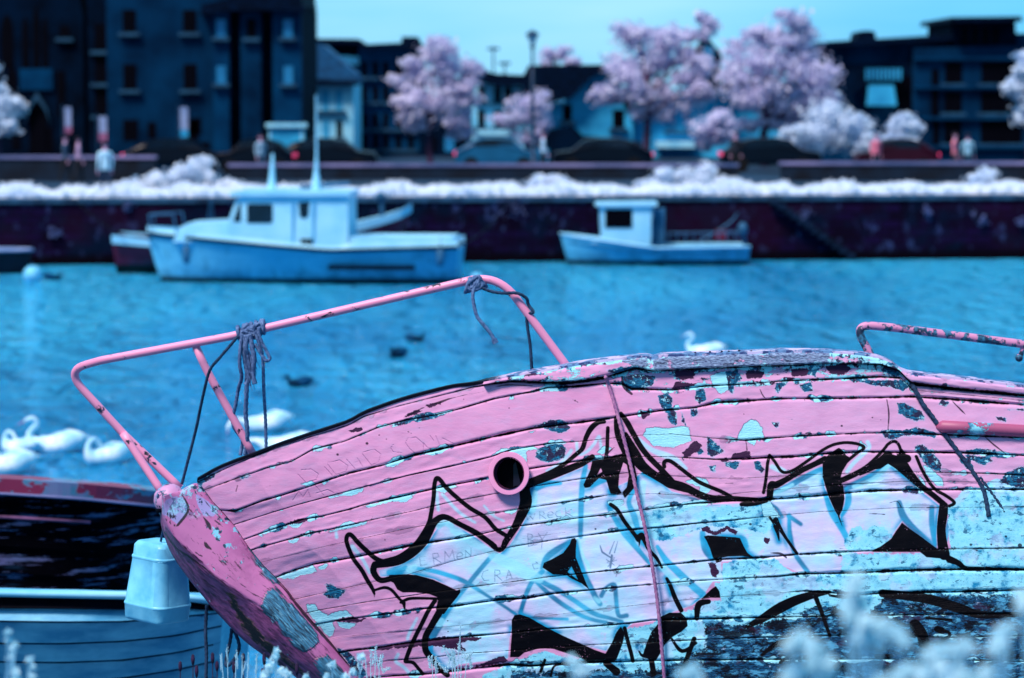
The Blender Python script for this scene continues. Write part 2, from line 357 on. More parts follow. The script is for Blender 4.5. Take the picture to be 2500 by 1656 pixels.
tree('pale low shrub on the quay near the right edge of the view', 2405, 97, [(2400, 440, 22, 26), (2440, 458, 50, 16), (2480, 462, 40, 14)], 0, mat=M_grass, seed=21, name='shrub', group=SH, size=0.08)
# grass verge: one mass nobody could count
rng = random.Random(33); gm = MB()
for i in range(36000):
    px = rng.uniform(-450, 2950); Yq = quayY(px) + 0.25 + rng.random() ** 1.4 * 5.0
    hgt = rng.uniform(0.08, 0.32) * (0.45 + 1.1 * (0.5 + mnoise.noise(Vector((px * 0.012, 0, 0)))) * (0.6 + 0.8 * (0.5 + mnoise.noise(Vector((px * 0.05, 3, 0))))))
    p = G(px, Yq, GZ); a = rng.uniform(0, 6.28); wd = rng.uniform(0.03, 0.07)
    ln = Vector((rng.uniform(-.25, .25), rng.uniform(-.1, .45), hgt))
    sv = Vector((math.cos(a * .5 - .8), math.sin(a * .5 - .8) * .4, 0)) * wd * 1.6
    gm.add([p - sv, p + sv, p + sv * 0.7 + ln * 0.6, p + ln, p - sv * 0.7 + ln * 0.6], [(0, 1, 2, 3, 4)])
tag(gm.build('grass', M_grass), 'bright pale grass growing along the top of the far quay wall', 'grass', kind='stuff')

# ---------------------------------------------------------------- far low walls
M_lowwall = pmat('low_wall_render', lin('#0a2238'), lin('#040f1e'), 1.5, 0.9)
M_cap = pmat('low_wall_cap', lin('#8c88b8'), lin('#3c5888'), 0.5, 0.8)
def lowwall(label, px0, px1, Y, h):
    a = G(px0, Y, GZ); b_ = G(px1, Y, GZ); t = thing('low_wall', label, 'wall', (a + b_) / 2, 'low walls behind the quay grass')
    L = (b_ - a).length; c = (a + b_) / 2
    MB().box((c.x, c.y, GZ + h / 2 - 0.02), (L, 0.4, h + 0.04)).build('wall', M_lowwall, t)
    MB().box((c.x, c.y, GZ + h + 0.055), (L + 0.1, 0.5, 0.11)).build('capping', M_cap, t)
lowwall('dark low wall with a pale top behind the quay grass, in the middle of the view', 560, 1800, 110, 0.5)
lowwall('long dark low wall with a pale top on the right, before the shrubs', 1905, 2700, 108, 0.62)
lowwall('dark low wall on the left, behind the man in white', -200, 380, 108, 0.85)

# ---------------------------------------------------------------- buildings
M_glass = pmat('dark_window_glass', lin('#02020c'), lin('#010108'), 1, 0.6, spec=0.05)
M_paleglass = pmat('pale_blue_panes', lin('#2a86b8'), lin('#1c6c9c'), 1, 0.3)  # pale blue panes, unlike the dark glass
M_sill = pmat('stone_sill', lin('#1c5272'), lin('#103a56'), 4, 0.8)
M_roofd = pmat('dark_slate', lin('#021630'), lin('#010a1a'), 2.5, 0.75, stretch=(1, 1, 3), spec=0.04)
M_roofb = pmat('blue_slate', lin('#115a8c'), lin('#0a3e66'), 2.5, 0.6, stretch=(1, 1, 3))
M_navy = pmat('navy_stone', lin('#033254'), lin('#001a34'), 0.5, 0.9, spec=0.04)
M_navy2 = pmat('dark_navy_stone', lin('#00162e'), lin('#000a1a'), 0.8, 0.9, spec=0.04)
M_navy3 = pmat('blue_grey_render', lin('#033c62'), lin('#02294a'), 0.8, 0.9, spec=0.04)
M_white = pmat('whitewashed_render', lin('#a4e8ff'), lin('#6cc8ee'), 0.9, 0.85)
M_sky2 = pmat('pale_blue_render', lin('#34b4e4'), lin('#1c90c4'), 0.9, 0.85)
class Bld:
    def __init__(s, name, label, px0, px1, Y, wallmat, group=None, cat='building'):
        s.Y = Y; a = G(px0, Y, GZ); b_ = G(px1, Y, GZ)
        s.t = thing(name, label, cat, ((a.x + b_.x) / 2, Y, GZ), group); s.wm = wallmat
    def X(s, px): return G(px, s.Y, GZ + 3).x
    def Z(s, py): return W(1250, py, s.Y).z
    def wall(s, pts, depth=8.0, mat=None, off=0.0, name='wall'):
        mb = MB(); mb.prism([(s.X(x), s.Z(y) if y < 900 else GZ - 0.05) for x, y in pts], s.Y + off, s.Y + off + depth); return mb.build(name, mat or s.wm, s.t)
    def slab(s, pts, y0, y1, mat, name):
        mb = MB(); mb.prism([(s.X(x), s.Z(y)) for x, y in pts], s.Y + y0, s.Y + y1); return mb.build(name, mat, s.t)
    def win(s, px, py, w_, h_, glass=None, sill=True, off=0.0, arch=False):
        x, z = s.X(px), s.Z(py); k = ppm(s.Y); w_, h_ = w_ / k, h_ / k; y = s.Y + off
        mb = MB()
        if arch:
            pts = [(x - w_ / 2, z - h_ / 2), (x + w_ / 2, z - h_ / 2), (x + w_ / 2, z + h_ * 0.25), (x + w_ * 0.28, z + h_ * 0.42), (x, z + h_ / 2), (x - w_ * 0.28, z + h_ * 0.42), (x - w_ / 2, z + h_ * 0.25)]
            mb.prism(pts, y - 0.03, y + 0.05)
        else: mb.box((x, y + 0.01, z), (w_, 0.08, h_))
        o = mb.build('window', glass or M_glass, s.t)
        if sill:
            q = MB().box((x, y - 0.1, z - h_ / 2 - 0.08), (w_ + 0.35, 0.25, 0.16))
            so_ = q.build('sill', M_sill, None, origin=s.t.location); so_.parent = o; so_.location = (0, 0, 0)
        return o
def b_church():
    s = Bld('stone_chapel', 'dark stone chapel with three tall lancet windows at the left edge', -900, 205, 127, M_navy2)
    s.wall([(-900, 999), (205, 999), (205, 40), (190, -60), (-900, -90)], 10)
    for px, w_, h_, py in ((64, 16, 130, 105), (91, 16, 150, 90), (112, 14, 130, 105)): s.win(px, py, w_, h_, sill=False, arch=True)
    s.win(20, 100, 30, 130, sill=False, arch=True); s.win(160, 78, 24, 30, sill=True)
    s.win(30, 200, 24, 80, sill=False, arch=True); s.win(92, 320, 44, 120, sill=False, arch=True); s.win(38, 320, 20, 90, sill=False); s.win(150, 230, 20, 110, sill=False); s.win(120, 340, 18, 60, sill=False)
    gb = MB(); gb.prism([(s.X(62), s.Z(300)), (s.X(70), s.Z(265)), (s.X(92), s.Z(225)), (s.X(116), s.Z(265)), (s.X(124), s.Z(300)), (s.X(112), s.Z(268)), (s.X(92), s.Z(242)), (s.X(74), s.Z(268))], s.Y - 0.3, s.Y - 0.05); gb.build('hood_mould', M_sill, s.t)
    s.slab([(50, 168), (130, 168), (130, 220), (50, 220)], -0.12, 0.0, M_navy3, 'stone_band')
b_church()
def b_big():
    s = Bld('apartment_building', 'large dark blue apartment block with a turret corner, left of the white house', 205, 740, 124, M_navy)
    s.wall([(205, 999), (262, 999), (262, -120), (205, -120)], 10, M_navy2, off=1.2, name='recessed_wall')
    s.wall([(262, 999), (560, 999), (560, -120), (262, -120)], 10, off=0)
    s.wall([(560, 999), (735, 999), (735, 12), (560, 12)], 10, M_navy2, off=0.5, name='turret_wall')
    for x0, x1 in ((523, 562), (590, 640), (668, 737)):
        s.slab([(x0, 395), (x1, 395), (x1, 18), (x0, 18)], -0.35, 0.45, M_navy3 if x0 != 590 else M_navy, 'pilaster')
    s.slab([(495, 38), (500, 12), (560, 0), (600, 12), (740, 10), (752, 20), (745, 32), (700, 26), (560, 28)], -0.9, 1.0, M_roofd, 'eaves')
    s.wall([(495, 12), (740, 12), (730, -60), (500, -110)], 9, M_roofd, off=0.1, name='roof')
    for px in (318, 465):
        for py, h_ in ((52, 55), (188, 62), (318, 50)): s.win(px, py, 32 if py < 300 else 36, h_, sill=py < 300)
    s.win(370, 318, 20, 38, sill=False); s.win(478, 308, 24, 40, sill=False)
    for px in (543, 706):
        for py in (70, 183): s.win(px, py, 22, 42, M_paleglass, off=-0.38)
    for py in (70, ): s.win(617, py, 22, 46, off=-0.38)
    for py in (90, 170, 250): s.win(240, py, 34, 66, sill=True, off=1.18)
    s.win(300, 395, 60, 40, sill=False); s.win(480, 370, 60, 46, sill=False); s.win(610, 330, 60, 60, sill=False, off=0.45)
b_big()
def b_white():
    s = Bld('white_house', 'narrow white house with a steep blue slate roof right of the apartment block', 742, 862, 142, M_white)
    s.wall([(738, 999), (862, 999), (862, 205), (738, 205)], 8)
    s.slab([(736, 205), (872, 205), (872, 182), (790, 110), (736, 95)], -0.3, 4.0, M_roofb, 'roof')
    s.slab([(736, 208), (876, 208), (876, 198), (736, 192)], -0.55, -0.3, M_roofd, 'gutter')
    for px in (762, 795, 828): s.win(px, 245, 15, 48, M_sky2, sill=True); s.win(px, 315, 15, 42, M_sky2 if px != 828 else M_glass, sill=True)
    s.win(770, 380, 22, 50, M_glass, sill=False); s.win(830, 375, 24, 36, M_sky2, sill=False)
b_white()
def b_dark():
    s = Bld('terraced_house', 'tall dark terraced houses with a flat overhanging roof behind the white house', 740, 1150, 152, M_navy)
    s.wall([(740, 999), (960, 999), (960, 128), (895, 118), (880, 102), (740, 100)], 8)
    s.wall([(880, 999), (1030, 999), (1030, 108), (990, 105), (880, 110)], 8, M_navy3, off=-1.5, name='front_wall')
    s.slab([(738, 102), (740, 96), (880, 97), (900, 112), (985, 108), (985, 92), (1022, 92), (1034, 118), (1010, 128), (990, 118), (900, 122), (876, 108)], -2.4, 1.0, M_roofd, 'roof')
    s.slab([(815, 136), (895, 140), (895, 160), (815, 156)], -1.0, -0.1, M_white, 'dormer')
    for px in (893, 920, 945, 975, 1005):
        for py in (170, 230, 295, 345): s.win(px, py, 14, 36, off=-1.5)
    s.wall([(1028, 999), (1160, 999), (1160, 300), (1028, 300)], 6, M_navy2, off=-3, name='annexe_wall')
    for px in (1060, 1100, 1140): s.win(px, 350, 22, 34, M_paleglass if px == 1100 else M_glass, off=-3, sill=False)
b_dark()
def b_gable():
    s = Bld('gabled_house', 'pale blue gabled house with a big dark roof behind the lamp post', 1150, 1545, 140, M_white)
    s.wall([(1152, 999), (1290, 999), (1290, 200), (1152, 200)], 8, M_white, off=0.5, name='wing_wall')
    s.slab([(1150, 158), (1205, 180), (1285, 184), (1300, 208), (1215, 210), (1160, 196)], -0.4, 5, M_roofd, 'wing_roof')
    s.wall([(1290, 999), (1545, 999), (1545, 300), (1520, 250), (1478, 168), (1440, 168), (1380, 250), (1290, 260)], 8, M_sky2)
    s.slab([(1276, 188), (1290, 160), (1478, 158), (1482, 168), (1442, 190), (1392, 240), (1340, 250), (1276, 246)], -0.8, 5, M_roofd, 'roof')
    s.slab([(1474, 156), (1484, 160), (1530, 232), (1552, 272), (1545, 278), (1518, 240)], -0.5, 5, M_roofd, 'verge')
    s.win(1452, 222, 20, 26); s.win(1510, 290, 28, 44, M_glass); s.win(1385, 275, 22, 40, M_glass)
    for px in (1175, 1215, 1240): s.win(px, 230, 16, 36, off=0.5); s.win(px, 290, 18, 40, off=0.5)
    s.slab([(1165, 318), (1245, 318), (1245, 330), (1165, 330)], -0.8, 0.4, M_white, 'canopy')
    s.wall([(1280, 999), (1560, 999), (1560, 345), (1420, 330), (1395, 305), (1330, 318), (1280, 330)], 3, M_navy2, off=-3.4, name='front_annexe')
    s.win(1320, 375, 36, 30, M_paleglass, off=-3.4, sill=False); s.win(1450, 362, 50, 22, M_paleglass, off=-3.4, sill=False); s.win(1520, 365, 24, 30, off=-3.4, sill=False)
    for px in (1204, 1232):
        MB().tube([(s.X(px), s.Y + 2, s.Z(190)), (s.X(px), s.Y + 2, s.Z(112 if px == 1204 else 150))], 0.05, 6).build('aerial', M_navy3, s.t)
        MB().box((s.X(px), s.Y + 2, s.Z(118 if px == 1204 else 154)), (0.6, 0.05, 0.12)).build('aerial_arm', M_navy3, s.t)
b_gable()
def b_turret():
    s = Bld('stone_turret', 'small dark gabled turret with a thin spire showing between the two tallest trees', 1695, 1760, 165, M_navy2)
    s.wall([(1698, 999), (1760, 999), (1760, 150), (1698, 150)], 4)
    s.slab([(1690, 150), (1696, 128), (1725, 92), (1756, 128), (1764, 150)], -0.5, 4.4, M_roofd, 'roof')
    s.win(1728, 135, 24, 40, M_paleglass, sill=False, off=-0.5)
    MB().tube([(s.X(1720), s.Y + 2, s.Z(110)), (s.X(1720), s.Y + 2, s.Z(38))], [0.22, 0.03], 6).build('spire', M_navy2, s.t)
b_turret()
def b_mid():
    s = Bld('cottage', 'pale blue cottage half hidden behind the tallest trees', 1560, 1760, 146, M_sky2)
    s.wall([(1540, 999), (1800, 999), (1800, 250), (1730, 225), (1660, 250), (1540, 290)], 7)
    s.slab([(1530, 296), (1660, 240), (1728, 212), (1810, 244), (1810, 256), (1728, 226), (1660, 254), (1536, 304)], -0.5, 7.4, M_roofb, 'roof')
    for px in (1640, 1680, 1760): s.win(px, 300, 20, 40, M_paleglass)
    s.slab([(1600, 345), (1700, 345), (1700, 360), (1600, 360)], -1.2, -0.1, M_white, 'awning')
b_mid()
def b_right():
    s = Bld('hotel_building', 'large dark modern building with rows of deep windows on the right', 1990, 2600, 136, M_navy)
    s.wall([(1995, 999), (2325, 999), (2325, 96), (1995, 112)], 12, M_navy3, off=0.6)
    s.slab([(1988, 118), (1990, 104), (2085, 98), (2320, 84), (2325, 98)], -0.6, 12, M_roofd, 'roof')
    s.slab([(2098, 98), (2100, 78), (2112, 74), (2132, 74), (2142, 78), (2144, 96)], 1, 4, M_roofd, 'chimney')
    s.wall([(2225, 999), (2640, 999), (2640, 110), (2225, 118)], 12, M_navy, off=-0.6, name='front_wall')
    s.wall([(2318, 120), (2478, 120), (2472, 50), (2320, 50)], 8, M_navy2, off=-0.4, name='tower_wall')
    s.slab([(2306, 56), (2308, 44), (2475, 42), (2480, 54)], -1.6, 8.5, M_roofd, 'tower_roof')
    s.wall([(2478, 120), (2650, 120), (2650, 78), (2478, 82)], 8, M_navy3, off=-0.2, name='parapet')
    for px, w_ in ((2322, 42), (2440, 100)):
        for py, h_ in ((178, 52), (250, 50), (322, 56)): s.win(px, py, w_, h_, sill=True, off=-0.6)
    for px in (2350, 2375, 2400, 2425): s.win(px, 88, 13, 40, sill=False, off=-0.4)
    s.win(2278, 235, 18, 130, sill=False, off=-0.6); s.win(2282, 330, 16, 60, sill=False, off=-0.6)
    s.slab([(2040, 160), (2230, 150), (2230, 185), (2140, 190), (2080, 230), (2100, 300), (2060, 260), (2030, 200)], -0.1, 0.5, M_navy2, 'dark_loggia')  # irregular dark stone slab just in front of the wall
    s.slab([(2118, 208), (2176, 208), (2184, 258), (2114, 258)], -0.8, -0.15, M_sky2, 'pale_bay')
    for i in range(9): s.slab([(2110 + i * 10, 168), (2114 + i * 10, 168), (2114 + i * 10, 196), (2110 + i * 10, 196)], -0.8, -0.5, M_sky2, 'railing_bar')
    s.slab([(2190, 190), (2228, 185), (2228, 320), (2190, 310)], -0.2, 0.5, M_glass, 'opening')
    for y in (140, 210, 285, 355): s.slab([(2226, y), (2500, y), (2500, y + 7), (2226, y + 7)], -0.85, -0.62, M_navy3, 'string_course')
b_right()
def b_back():
    s = Bld('distant_house', 'distant pale houses low behind the trees at the centre of the promenade', 1760, 2000, 170, M_sky2)
    s.wall([(1750, 999), (2010, 999), (2010, 235), (1750, 235)], 8, M_sky2)
    s.slab([(1745, 238), (1770, 200), (1990, 200), (2015, 238)], -0.5, 8, M_roofd, 'roof')
b_back()

# ---------------------------------------------------------------- street lamp, signs
M_lamp = pmat('lamp_post_paint', lin('#0c3a5c'), lin('#062440'), 3, 0.5)
M_lglass = pmat('lamp_glass', lin('#a8d8f0'), lin('#8cc4e4'), 3, 0.3)
lt = thing('street_lamp', 'tall street lamp with a lantern head rising before the gabled house', 'street lamp', G(1303, 118, GZ))
B = G(1303, 118, GZ); T = W(1300, 122, 118)
MB().tube([B, B + Vector((0, 0, 0.5)), B + Vector((0, 0, 0.55)), (T.x, T.y, B.z + 2.5), T], [0.17, 0.16, 0.1, 0.085, 0.055], 10).build('post', M_lamp, lt, smooth=True)
k = W(1294, 75, 118)
lh = thing  # lantern: tapered glass body, cap and collar
mb = MB(); mb.tube([T, T + Vector((0, 0, 0.14)), T + Vector((0, 0, 0.2))], [0.055, 0.13, 0.08], 10); mb.build('collar', M_lamp, lt, smooth=True)
mb = MB(); mb.tube([T + Vector((0, 0, 0.2)), T + Vector((0, 0, 0.6))], [0.09, 0.24], 8); mb.build('lantern_glass', M_lglass, lt)
mb = MB(); mb.tube([T + Vector((0, 0, 0.6)), T + Vector((0, 0, 0.64)), T + Vector((0, 0, 0.74)), T + Vector((0, 0, 0.82))], [0.30, 0.30, 0.16, 0.03], 10); mb.build('lantern_cap', M_lamp, lt, smooth=True)
M_banner = pmat('white_banner', lin('#98a8d0'), lin('#6484b4'), 1.5, 0.8)
M_bpink = pmat('pink_banner', lin('#a8648c'), lin('#74507c'), 1.5, 0.8)
def banner(label, px, py0, py1, wpx, Y, two=False, foot=None):
    wpx *= .8
    base = G(px - wpx * 0.6, Y, GZ); s = ppm(Y); t = thing('street_banner', label, 'banner', base, 'banners on poles before the dark buildings')
    top = W(px, py0 - 6, Y).z
    MB().tube([base, (base.x, base.y, top)], 0.05, 8).build('pole', M_lamp, t)
    z0, z1 = W(px, py1, Y).z, W(px, py0, Y).z; x = base.x + 0.08 + wpx / s / 2
    zc = z0 + (z1 - z0) * (0.35 if two else 0.25)
    MB().box((x, Y, (zc + z1) / 2), (wpx / s, 0.03, z1 - zc)).build('banner_cloth', M_banner, t)
    MB().box((x, Y, (z0 + zc) / 2 - 0.003), (wpx / s, 0.034, zc - z0 - 0.006)).build('banner_foot', foot or M_bpink, t)
banner('white banner with a pink foot before the chapel', 165, 262, 325, 20, 121)
banner('pink and white banner left of the apartment windows', 250, 285, 345, 24, 121, True)
banner('tall pale banner in front of the middle of the apartment block', 448, 262, 335, 24, 121, foot=M_sky2)
# pale board on two posts
t = thing('notice_board', 'pale blue board on posts above the wheelhouse of the white motor boat', 'notice board', G(700, 119, GZ))
s = ppm(119)
c = W(700, 345, 119)
MB().box((c.x, c.y, c.z), (88 / s, 0.08, 62 / s)).build('board', M_sky2, t)
MB().box((c.x, c.y - 0.03, W(700, 306, 119).z), (100 / s, 0.3, 10 / s)).build('top_rail', M_white, t)
for px in (660, 738): a = G(px, 119, GZ); MB().tube([a, (a.x, a.y, c.z + 0.5)], 0.07, 8).build('post', M_white, t)

# ---------------------------------------------------------------- cars
M_tyre = pmat('tyre_rubber', lin('#04060c'), lin('#020308'), 5, 0.9)
M_cglass = pmat('car_glass', lin('#0a2034'), lin('#04101e'), 1, 0.1, spec=0.6)
mt, g, b = newmat('tail_lamp_red'); g.put(b.inputs['Base Color'], lin('#ff4f88')); g.put(b.inputs['Emission Color'], lin('#ff4f88')); b.inputs['Emission Strength'].default_value = 0.5
M_tail = mt
def carpaint(name, c): return pmat(name, c, tuple(x * 0.8 for x in c), 1.0, 0.35, spec=0.12)
def car(label, px, Y, mat, facing=1, L=4.2, lit=False):
    """side profile lofted across the width"""
    base = G(px, Y, GZ); t = thing('parked_car', label, 'car', base, 'cars parked along the promenade')
    f = facing
    prof = [(-2.1, .35), (-2.12, .62), (-1.98, .86), (-1.3, .94), (-.75, 1.38), (-.2, 1.46), (.7, 1.45), (1.35, 1.30), (1.85, .98), (2.08, .88), (2.12, .5), (2.05, .33)]
    k = L / 4.2; rings = []
    for y, ins in ((-.86, .90), (-.84, .97), (-.6, 1.0), (.6, 1.0), (.84, .97), (.86, .90)):
        rings.append([(base.x + f * x * k * (0.985 if abs(y) > .8 else 1), base.y + y * (0.86 if z > 1.0 else 1.0), GZ + 0.33 + (z - 0.33) * ins) for x, z in prof])
    mb = MB(); mb.loft(rings); mb.build('body', mat, t, smooth=False)
    for sgn in (-1, 1):
        mb = MB(); y = base.y + sgn * 0.78
        pts = [(-1.12, .97), (-.72, 1.32), (-.2, 1.39), (.68, 1.38), (1.2, 1.24), (1.5, .98)]
        mb.prism([(base.x + f * x * k, GZ + z) for x, z in pts], min(y, y - sgn * 0.03), max(y, y - sgn * 0.03)); mb.build('side_window', M_cglass, t)
        for x in (-1.3, 1.3):
            c = Vector((base.x + f * x * k, base.y + sgn * 0.78, GZ + 0.32))
            wh = MB().tube([c + Vector((0, -0.1, 0)), c + Vector((0, 0.1, 0))], 0.32, 16, ref=(0, 0, 1)).build('wheel', M_tyre, t, smooth=False)
    for sgn in (-1, 1):
        MB().box((base.x + f * 2.1 * k, base.y + sgn * 0.62, GZ + 0.78), (0.08, 0.3, 0.16)).build('tail_lamp', M_tail, t)
    return t
M_cdark = carpaint('dark_car_paint', lin('#020c1c')); M_cpale = carpaint('pale_car_paint', lin('#155880')); M_cred = carpaint('dark_red_car_paint', lin('#2c0a1e'))
car('dark parked car under the notice board, red tail lamp toward the right', 625, 117, M_cdark, 1, 3.2)
car('dark parked car right of the notice board, behind the mast', 800, 119, M_cdark, -1)
car('dark parked car left of the notice board, beyond the pale shrubs', 430, 118, M_cdark, -1)
car('pale blue parked car just left of the lamp post', 1215, 121, M_cpale, -1, 3.6)
car('dark parked car right of the lamp post', 1470, 120, M_cdark, 1)
car('dark parked car beneath the tallest tree', 1880, 120, M_cdark, -1)
car('very dark red parked car before the pointed shrub', 2185, 118, M_cred, 1, 3.4)

# ---------------------------------------------------------------- people
def skinobj(name, verts, edges, radii, mat, parent, root=0, sub=1):
    me = bpy.data.meshes.new(name); me.from_pydata([tuple(v) for v in verts], edges, []); me.update()
    o = bpy.data.objects.new(name, me); COL.objects.link(o)
    if parent: o.parent = parent
    md = o.modifiers.new('skin', 'SKIN'); md.use_smooth_shade = True
    if not me.skin_vertices: me.attributes  # layer comes with the modifier
    sv = me.skin_vertices[0].data
    for i, r in enumerate(radii):
        sv[i].radius = (r, r) if not hasattr(r, '__len__') else r
        sv[i].use_root = (i == root)
    smoothmod(o, sub); me.materials.append(mat); return o
def personmat(name, top, leg, skin=lin('#d8a8c8'), zt=0.92):
    m, g, b = newmat(name); tc = g.node('ShaderNodeTexCoord').outputs['Object']; sp = g.node('ShaderNodeSeparateXYZ'); g.l.new(tc, sp.inputs[0])
    z = g.m('ADD', sp.outputs[2], g.m('MULTIPLY', g.noise(tc, 6, 2), 0.03))
    c = g.mix(g.ss(z, zt, zt + 0.01), leg, top); c = g.mix(g.ss(z, 1.47, 1.48), c, skin)
    hand = g.m('MULTIPLY', g.ss(g.m('ABSOLUTE', sp.outputs[0]), 0.19, 0.2), g.ss(z, 0.88, 0.84)); c = g.mix(hand, c, skin)
    c = g.mix(g.ss(z, 0.12, 0.10), c, lin('#0a0d18'))
    g.put(b.inputs['Base Color'], c); b.inputs['Roughness'].default_value = 0.8; return m
def person(label, px, Y, mat, hair=lin('#1a1428'), rz=0.0, stride=0.12, h=1.75, z=GZ, bag=None):
    base = G(px, Y, z); t = thing('person', label, 'person', base, None); t.rotation_euler = (0, 0, rz); k = h / 1.75; t.scale = (k, k, k)
    V = []; E = []; Rr = []
    def v(x, y, z_, r, p=None):
        V.append((x, y, z_)); Rr.append(r)
        if p is not None: E.append((p, len(V) - 1))
        return len(V) - 1
    pel = v(0, 0, .95, (.15, .11)); wst = v(0, -.01, 1.12, (.13, .095), pel); ch = v(0, -.01, 1.32, (.16, .11), wst); nk0 = v(0, 0, 1.44, (.08, .07), ch); nk = v(0, .0, 1.52, .05, nk0)
    jaw = v(0, -.02, 1.58, (.066, .075), nk); hd = v(0, -.01, 1.665, (.078, .092), jaw); v(0, 0, 1.73, (.055, .06), hd)
    v(0, -.115, 1.625, .014, hd)      # nose
    for sg in (-1, 1): v(sg * .085, 0.0, 1.635, .014, hd)
    for sg in (-1, 1):
        hp = v(sg * .09, 0, .90, (.085, .085), pel); kn = v(sg * .1, -sg * stride * .5 - .02, .50, .058, hp); an = v(sg * .1, -sg * stride + .03, .09, .042, kn)
        v(sg * .11, -sg * stride - .1, .04, (.04, .028), an)
        shd = v(sg * .19, 0, 1.40, .058, ch); el = v(sg * .24, .03 + sg * .05, 1.12, .042, shd); wr = v(sg * .25, -.06 + sg * .1, .88, .028, el); pa = v(sg * .25, -.08 + sg * .1, .80, (.036, .02), wr)
        for q in range(4):
            l = (.07, .08, .075, .06)[q]; a_ = v(sg * .25 + (q - 1.5) * .006, -.11 + q * .018 + sg * .1, .76, .009, pa); v(sg * .245, -.11 + q * .018 + sg * .1, .76 - l * .8, .008, a_)
        th_ = v(sg * .235, -.13 + sg * .1, .80, .010, pa); v(sg * .23, -.15 + sg * .1, .765, .009, th_)
    skinobj('body', V, E, Rr, mat, t)
    hb = MB(); hb.sphere((0, .012, 1.69), (.098, .112, .085), 12, 8); hb.build('hair', pmat('hair', hair, None, 20, 0.8), t, smooth=True, inv=False)
    for sg in (-1, 1): MB().sphere((sg * .03, -.098, 1.655), .011, 8, 5).build('eye', M_glass, t, inv=False)
    if bag: MB().tube([(0, .16, .98), (0, .2, 1.1), (0, .2, 1.3), (0, .15, 1.4)], [.1, .15, .15, .08], 10, sq=(1, .6)).build('backpack', bag, t, smooth=True, inv=False)
    return t
pmw = personmat('white_top_dark_trousers', lin('#b8e4f8'), lin('#0a3050'), zt=0.86)
person('person in a loose white top and dark trousers standing at the quay edge', 258, 91.6, pmw, rz=R(200), stride=0.08, h=1.8)
person('person in dark clothes walking behind the quay grass on the left, nearer the chapel', 160, 106, personmat('pale_top_black_legs', lin('#31506e'), lin('#05070f')), rz=R(80), stride=0.2)
person('person in a pale pink top walking beside the one in dark clothes', 192, 106, personmat('pink_top_black_legs', lin('#a890b8'), lin('#080c1a')), rz=R(100), stride=0.18, h=1.68)
person('person in a white top and black trousers passing the street lamp', 1326, 116, personmat('white_top_black_legs', lin('#a8d0ee'), lin('#05070f')), rz=R(90), stride=0.2, h=1.78)
person('person in a bright pink top standing before the dark building on the right', 2138, 114, personmat('bright_pink_top', lin('#e87a98'), lin('#12283e')), rz=R(20), stride=0.05, h=1.72)
person('person in a pale top beside the one in bright pink', 2362, 114, personmat('pale_top_blue_legs', lin('#88c0dc'), lin('#1c4864')), rz=R(160), stride=0.1, h=1.7)
person('person in a red pink top with a pale companion at the right, before deep windows', 2330, 114, personmat('coral_top', lin('#e08098'), lin('#0c1c30')), rz=R(60), stride=0.15, h=1.74)
person('person in pale clothes standing left of the notice board', 637, 112, personmat('pale_walker', lin('#8cb4d0'), lin('#2a5878')), rz=R(30), h=1.7)
person('person in dark clothes standing beneath the pale shrub by the turret', 1795, 114, personmat('dark_walker', lin('#0a1428'), lin('#05070f')), rz=R(10), h=1.78)

# ---------------------------------------------------------------- boats on the water
def hullmesh(L, beam, depth, sheer, rake=0.5, trans=0.75, n=28, m=9, below=0.25, flare=0.75):
    """stations from bow (x=-L/2) to stern; returns rings port+starboard. sheer(s)=height of the gunwale"""
    rings = []
    for i in range(n + 1):
        s = i / n
        half = beam / 2 * (min(1.0, (s / 0.45)) ** 0.55 if s < 0.45 else 1 - (1 - trans) * ((s - 0.45) / 0.55) ** 2)
        half = max(half * (1 if s > 0 else 0.02), 0.02)
        if s > 0: half = max(half, 0.05)
        zt = sheer(s); ring = []
        zb = -below
        for k in range(-m, m + 1):
            q = abs(k) / m
            z = zb + (zt - zb) * q ** 1.5
            y = half * (q ** 0.55) * (flare + (1 - flare) * q)
            xr = -L / 2 + s * L + (rake * (1 - q) * (1 - s) ** 4) - 0.12 * (1 - q) * (s ** 6)
            ring.append((xr, math.copysign(y, k) if k else 0.0, z))
        rings.append(ring)
    return rings
def rub(rings, idx, r, side, mat, t, name='rubbing_strake', off=0.0, dz=0.0):
    pts = [Vector(rg[idx]) + Vector((0, side * off, dz)) for rg in rings]
    return MB().tube(pts, r, 6, sq=(1, 1)).build(name, mat, t, smooth=True, inv=False)
M_bw = pmat('white_boat_paint', lin('#9fe0fa'), lin('#86d0f2'), 1.2, 0.35, spec=0.5)
M_bhull = pmat('white_hull_paint', lin('#52b8e6'), lin('#3aa0d2'), 0.6, 0.4, spec=0.5, stretch=(1, 1, 2.5))
M_black = pmat('black_rubber', lin('#040616'), lin('#02020a'), 3, 0.7, spec=0.05)
M_bred = pmat('red_hull_paint', lin('#80143c'), lin('#4c0c26'), 1.2, 0.6)
M_bgrey = pmat('grey_blue_paint', lin('#2c6c94'), lin('#164a6c'), 2, 0.6)
def deck(rings, top, mat, t, dz=-0.12, i0=1):
    mb = MB(); vs = []
    for rg in rings[i0:]:
        vs += [(rg[0][0], rg[0][1] * 0.96, rg[0][2] + dz), (rg[-1][0], rg[-1][1] * 0.96, rg[-1][2] + dz)]
    mb.add(vs, [(2 * i, 2 * i + 1, 2 * i + 3, 2 * i + 2) for i in range(len(vs) // 2 - 1)])
    return mb.build('deck', mat, t, inv=False)
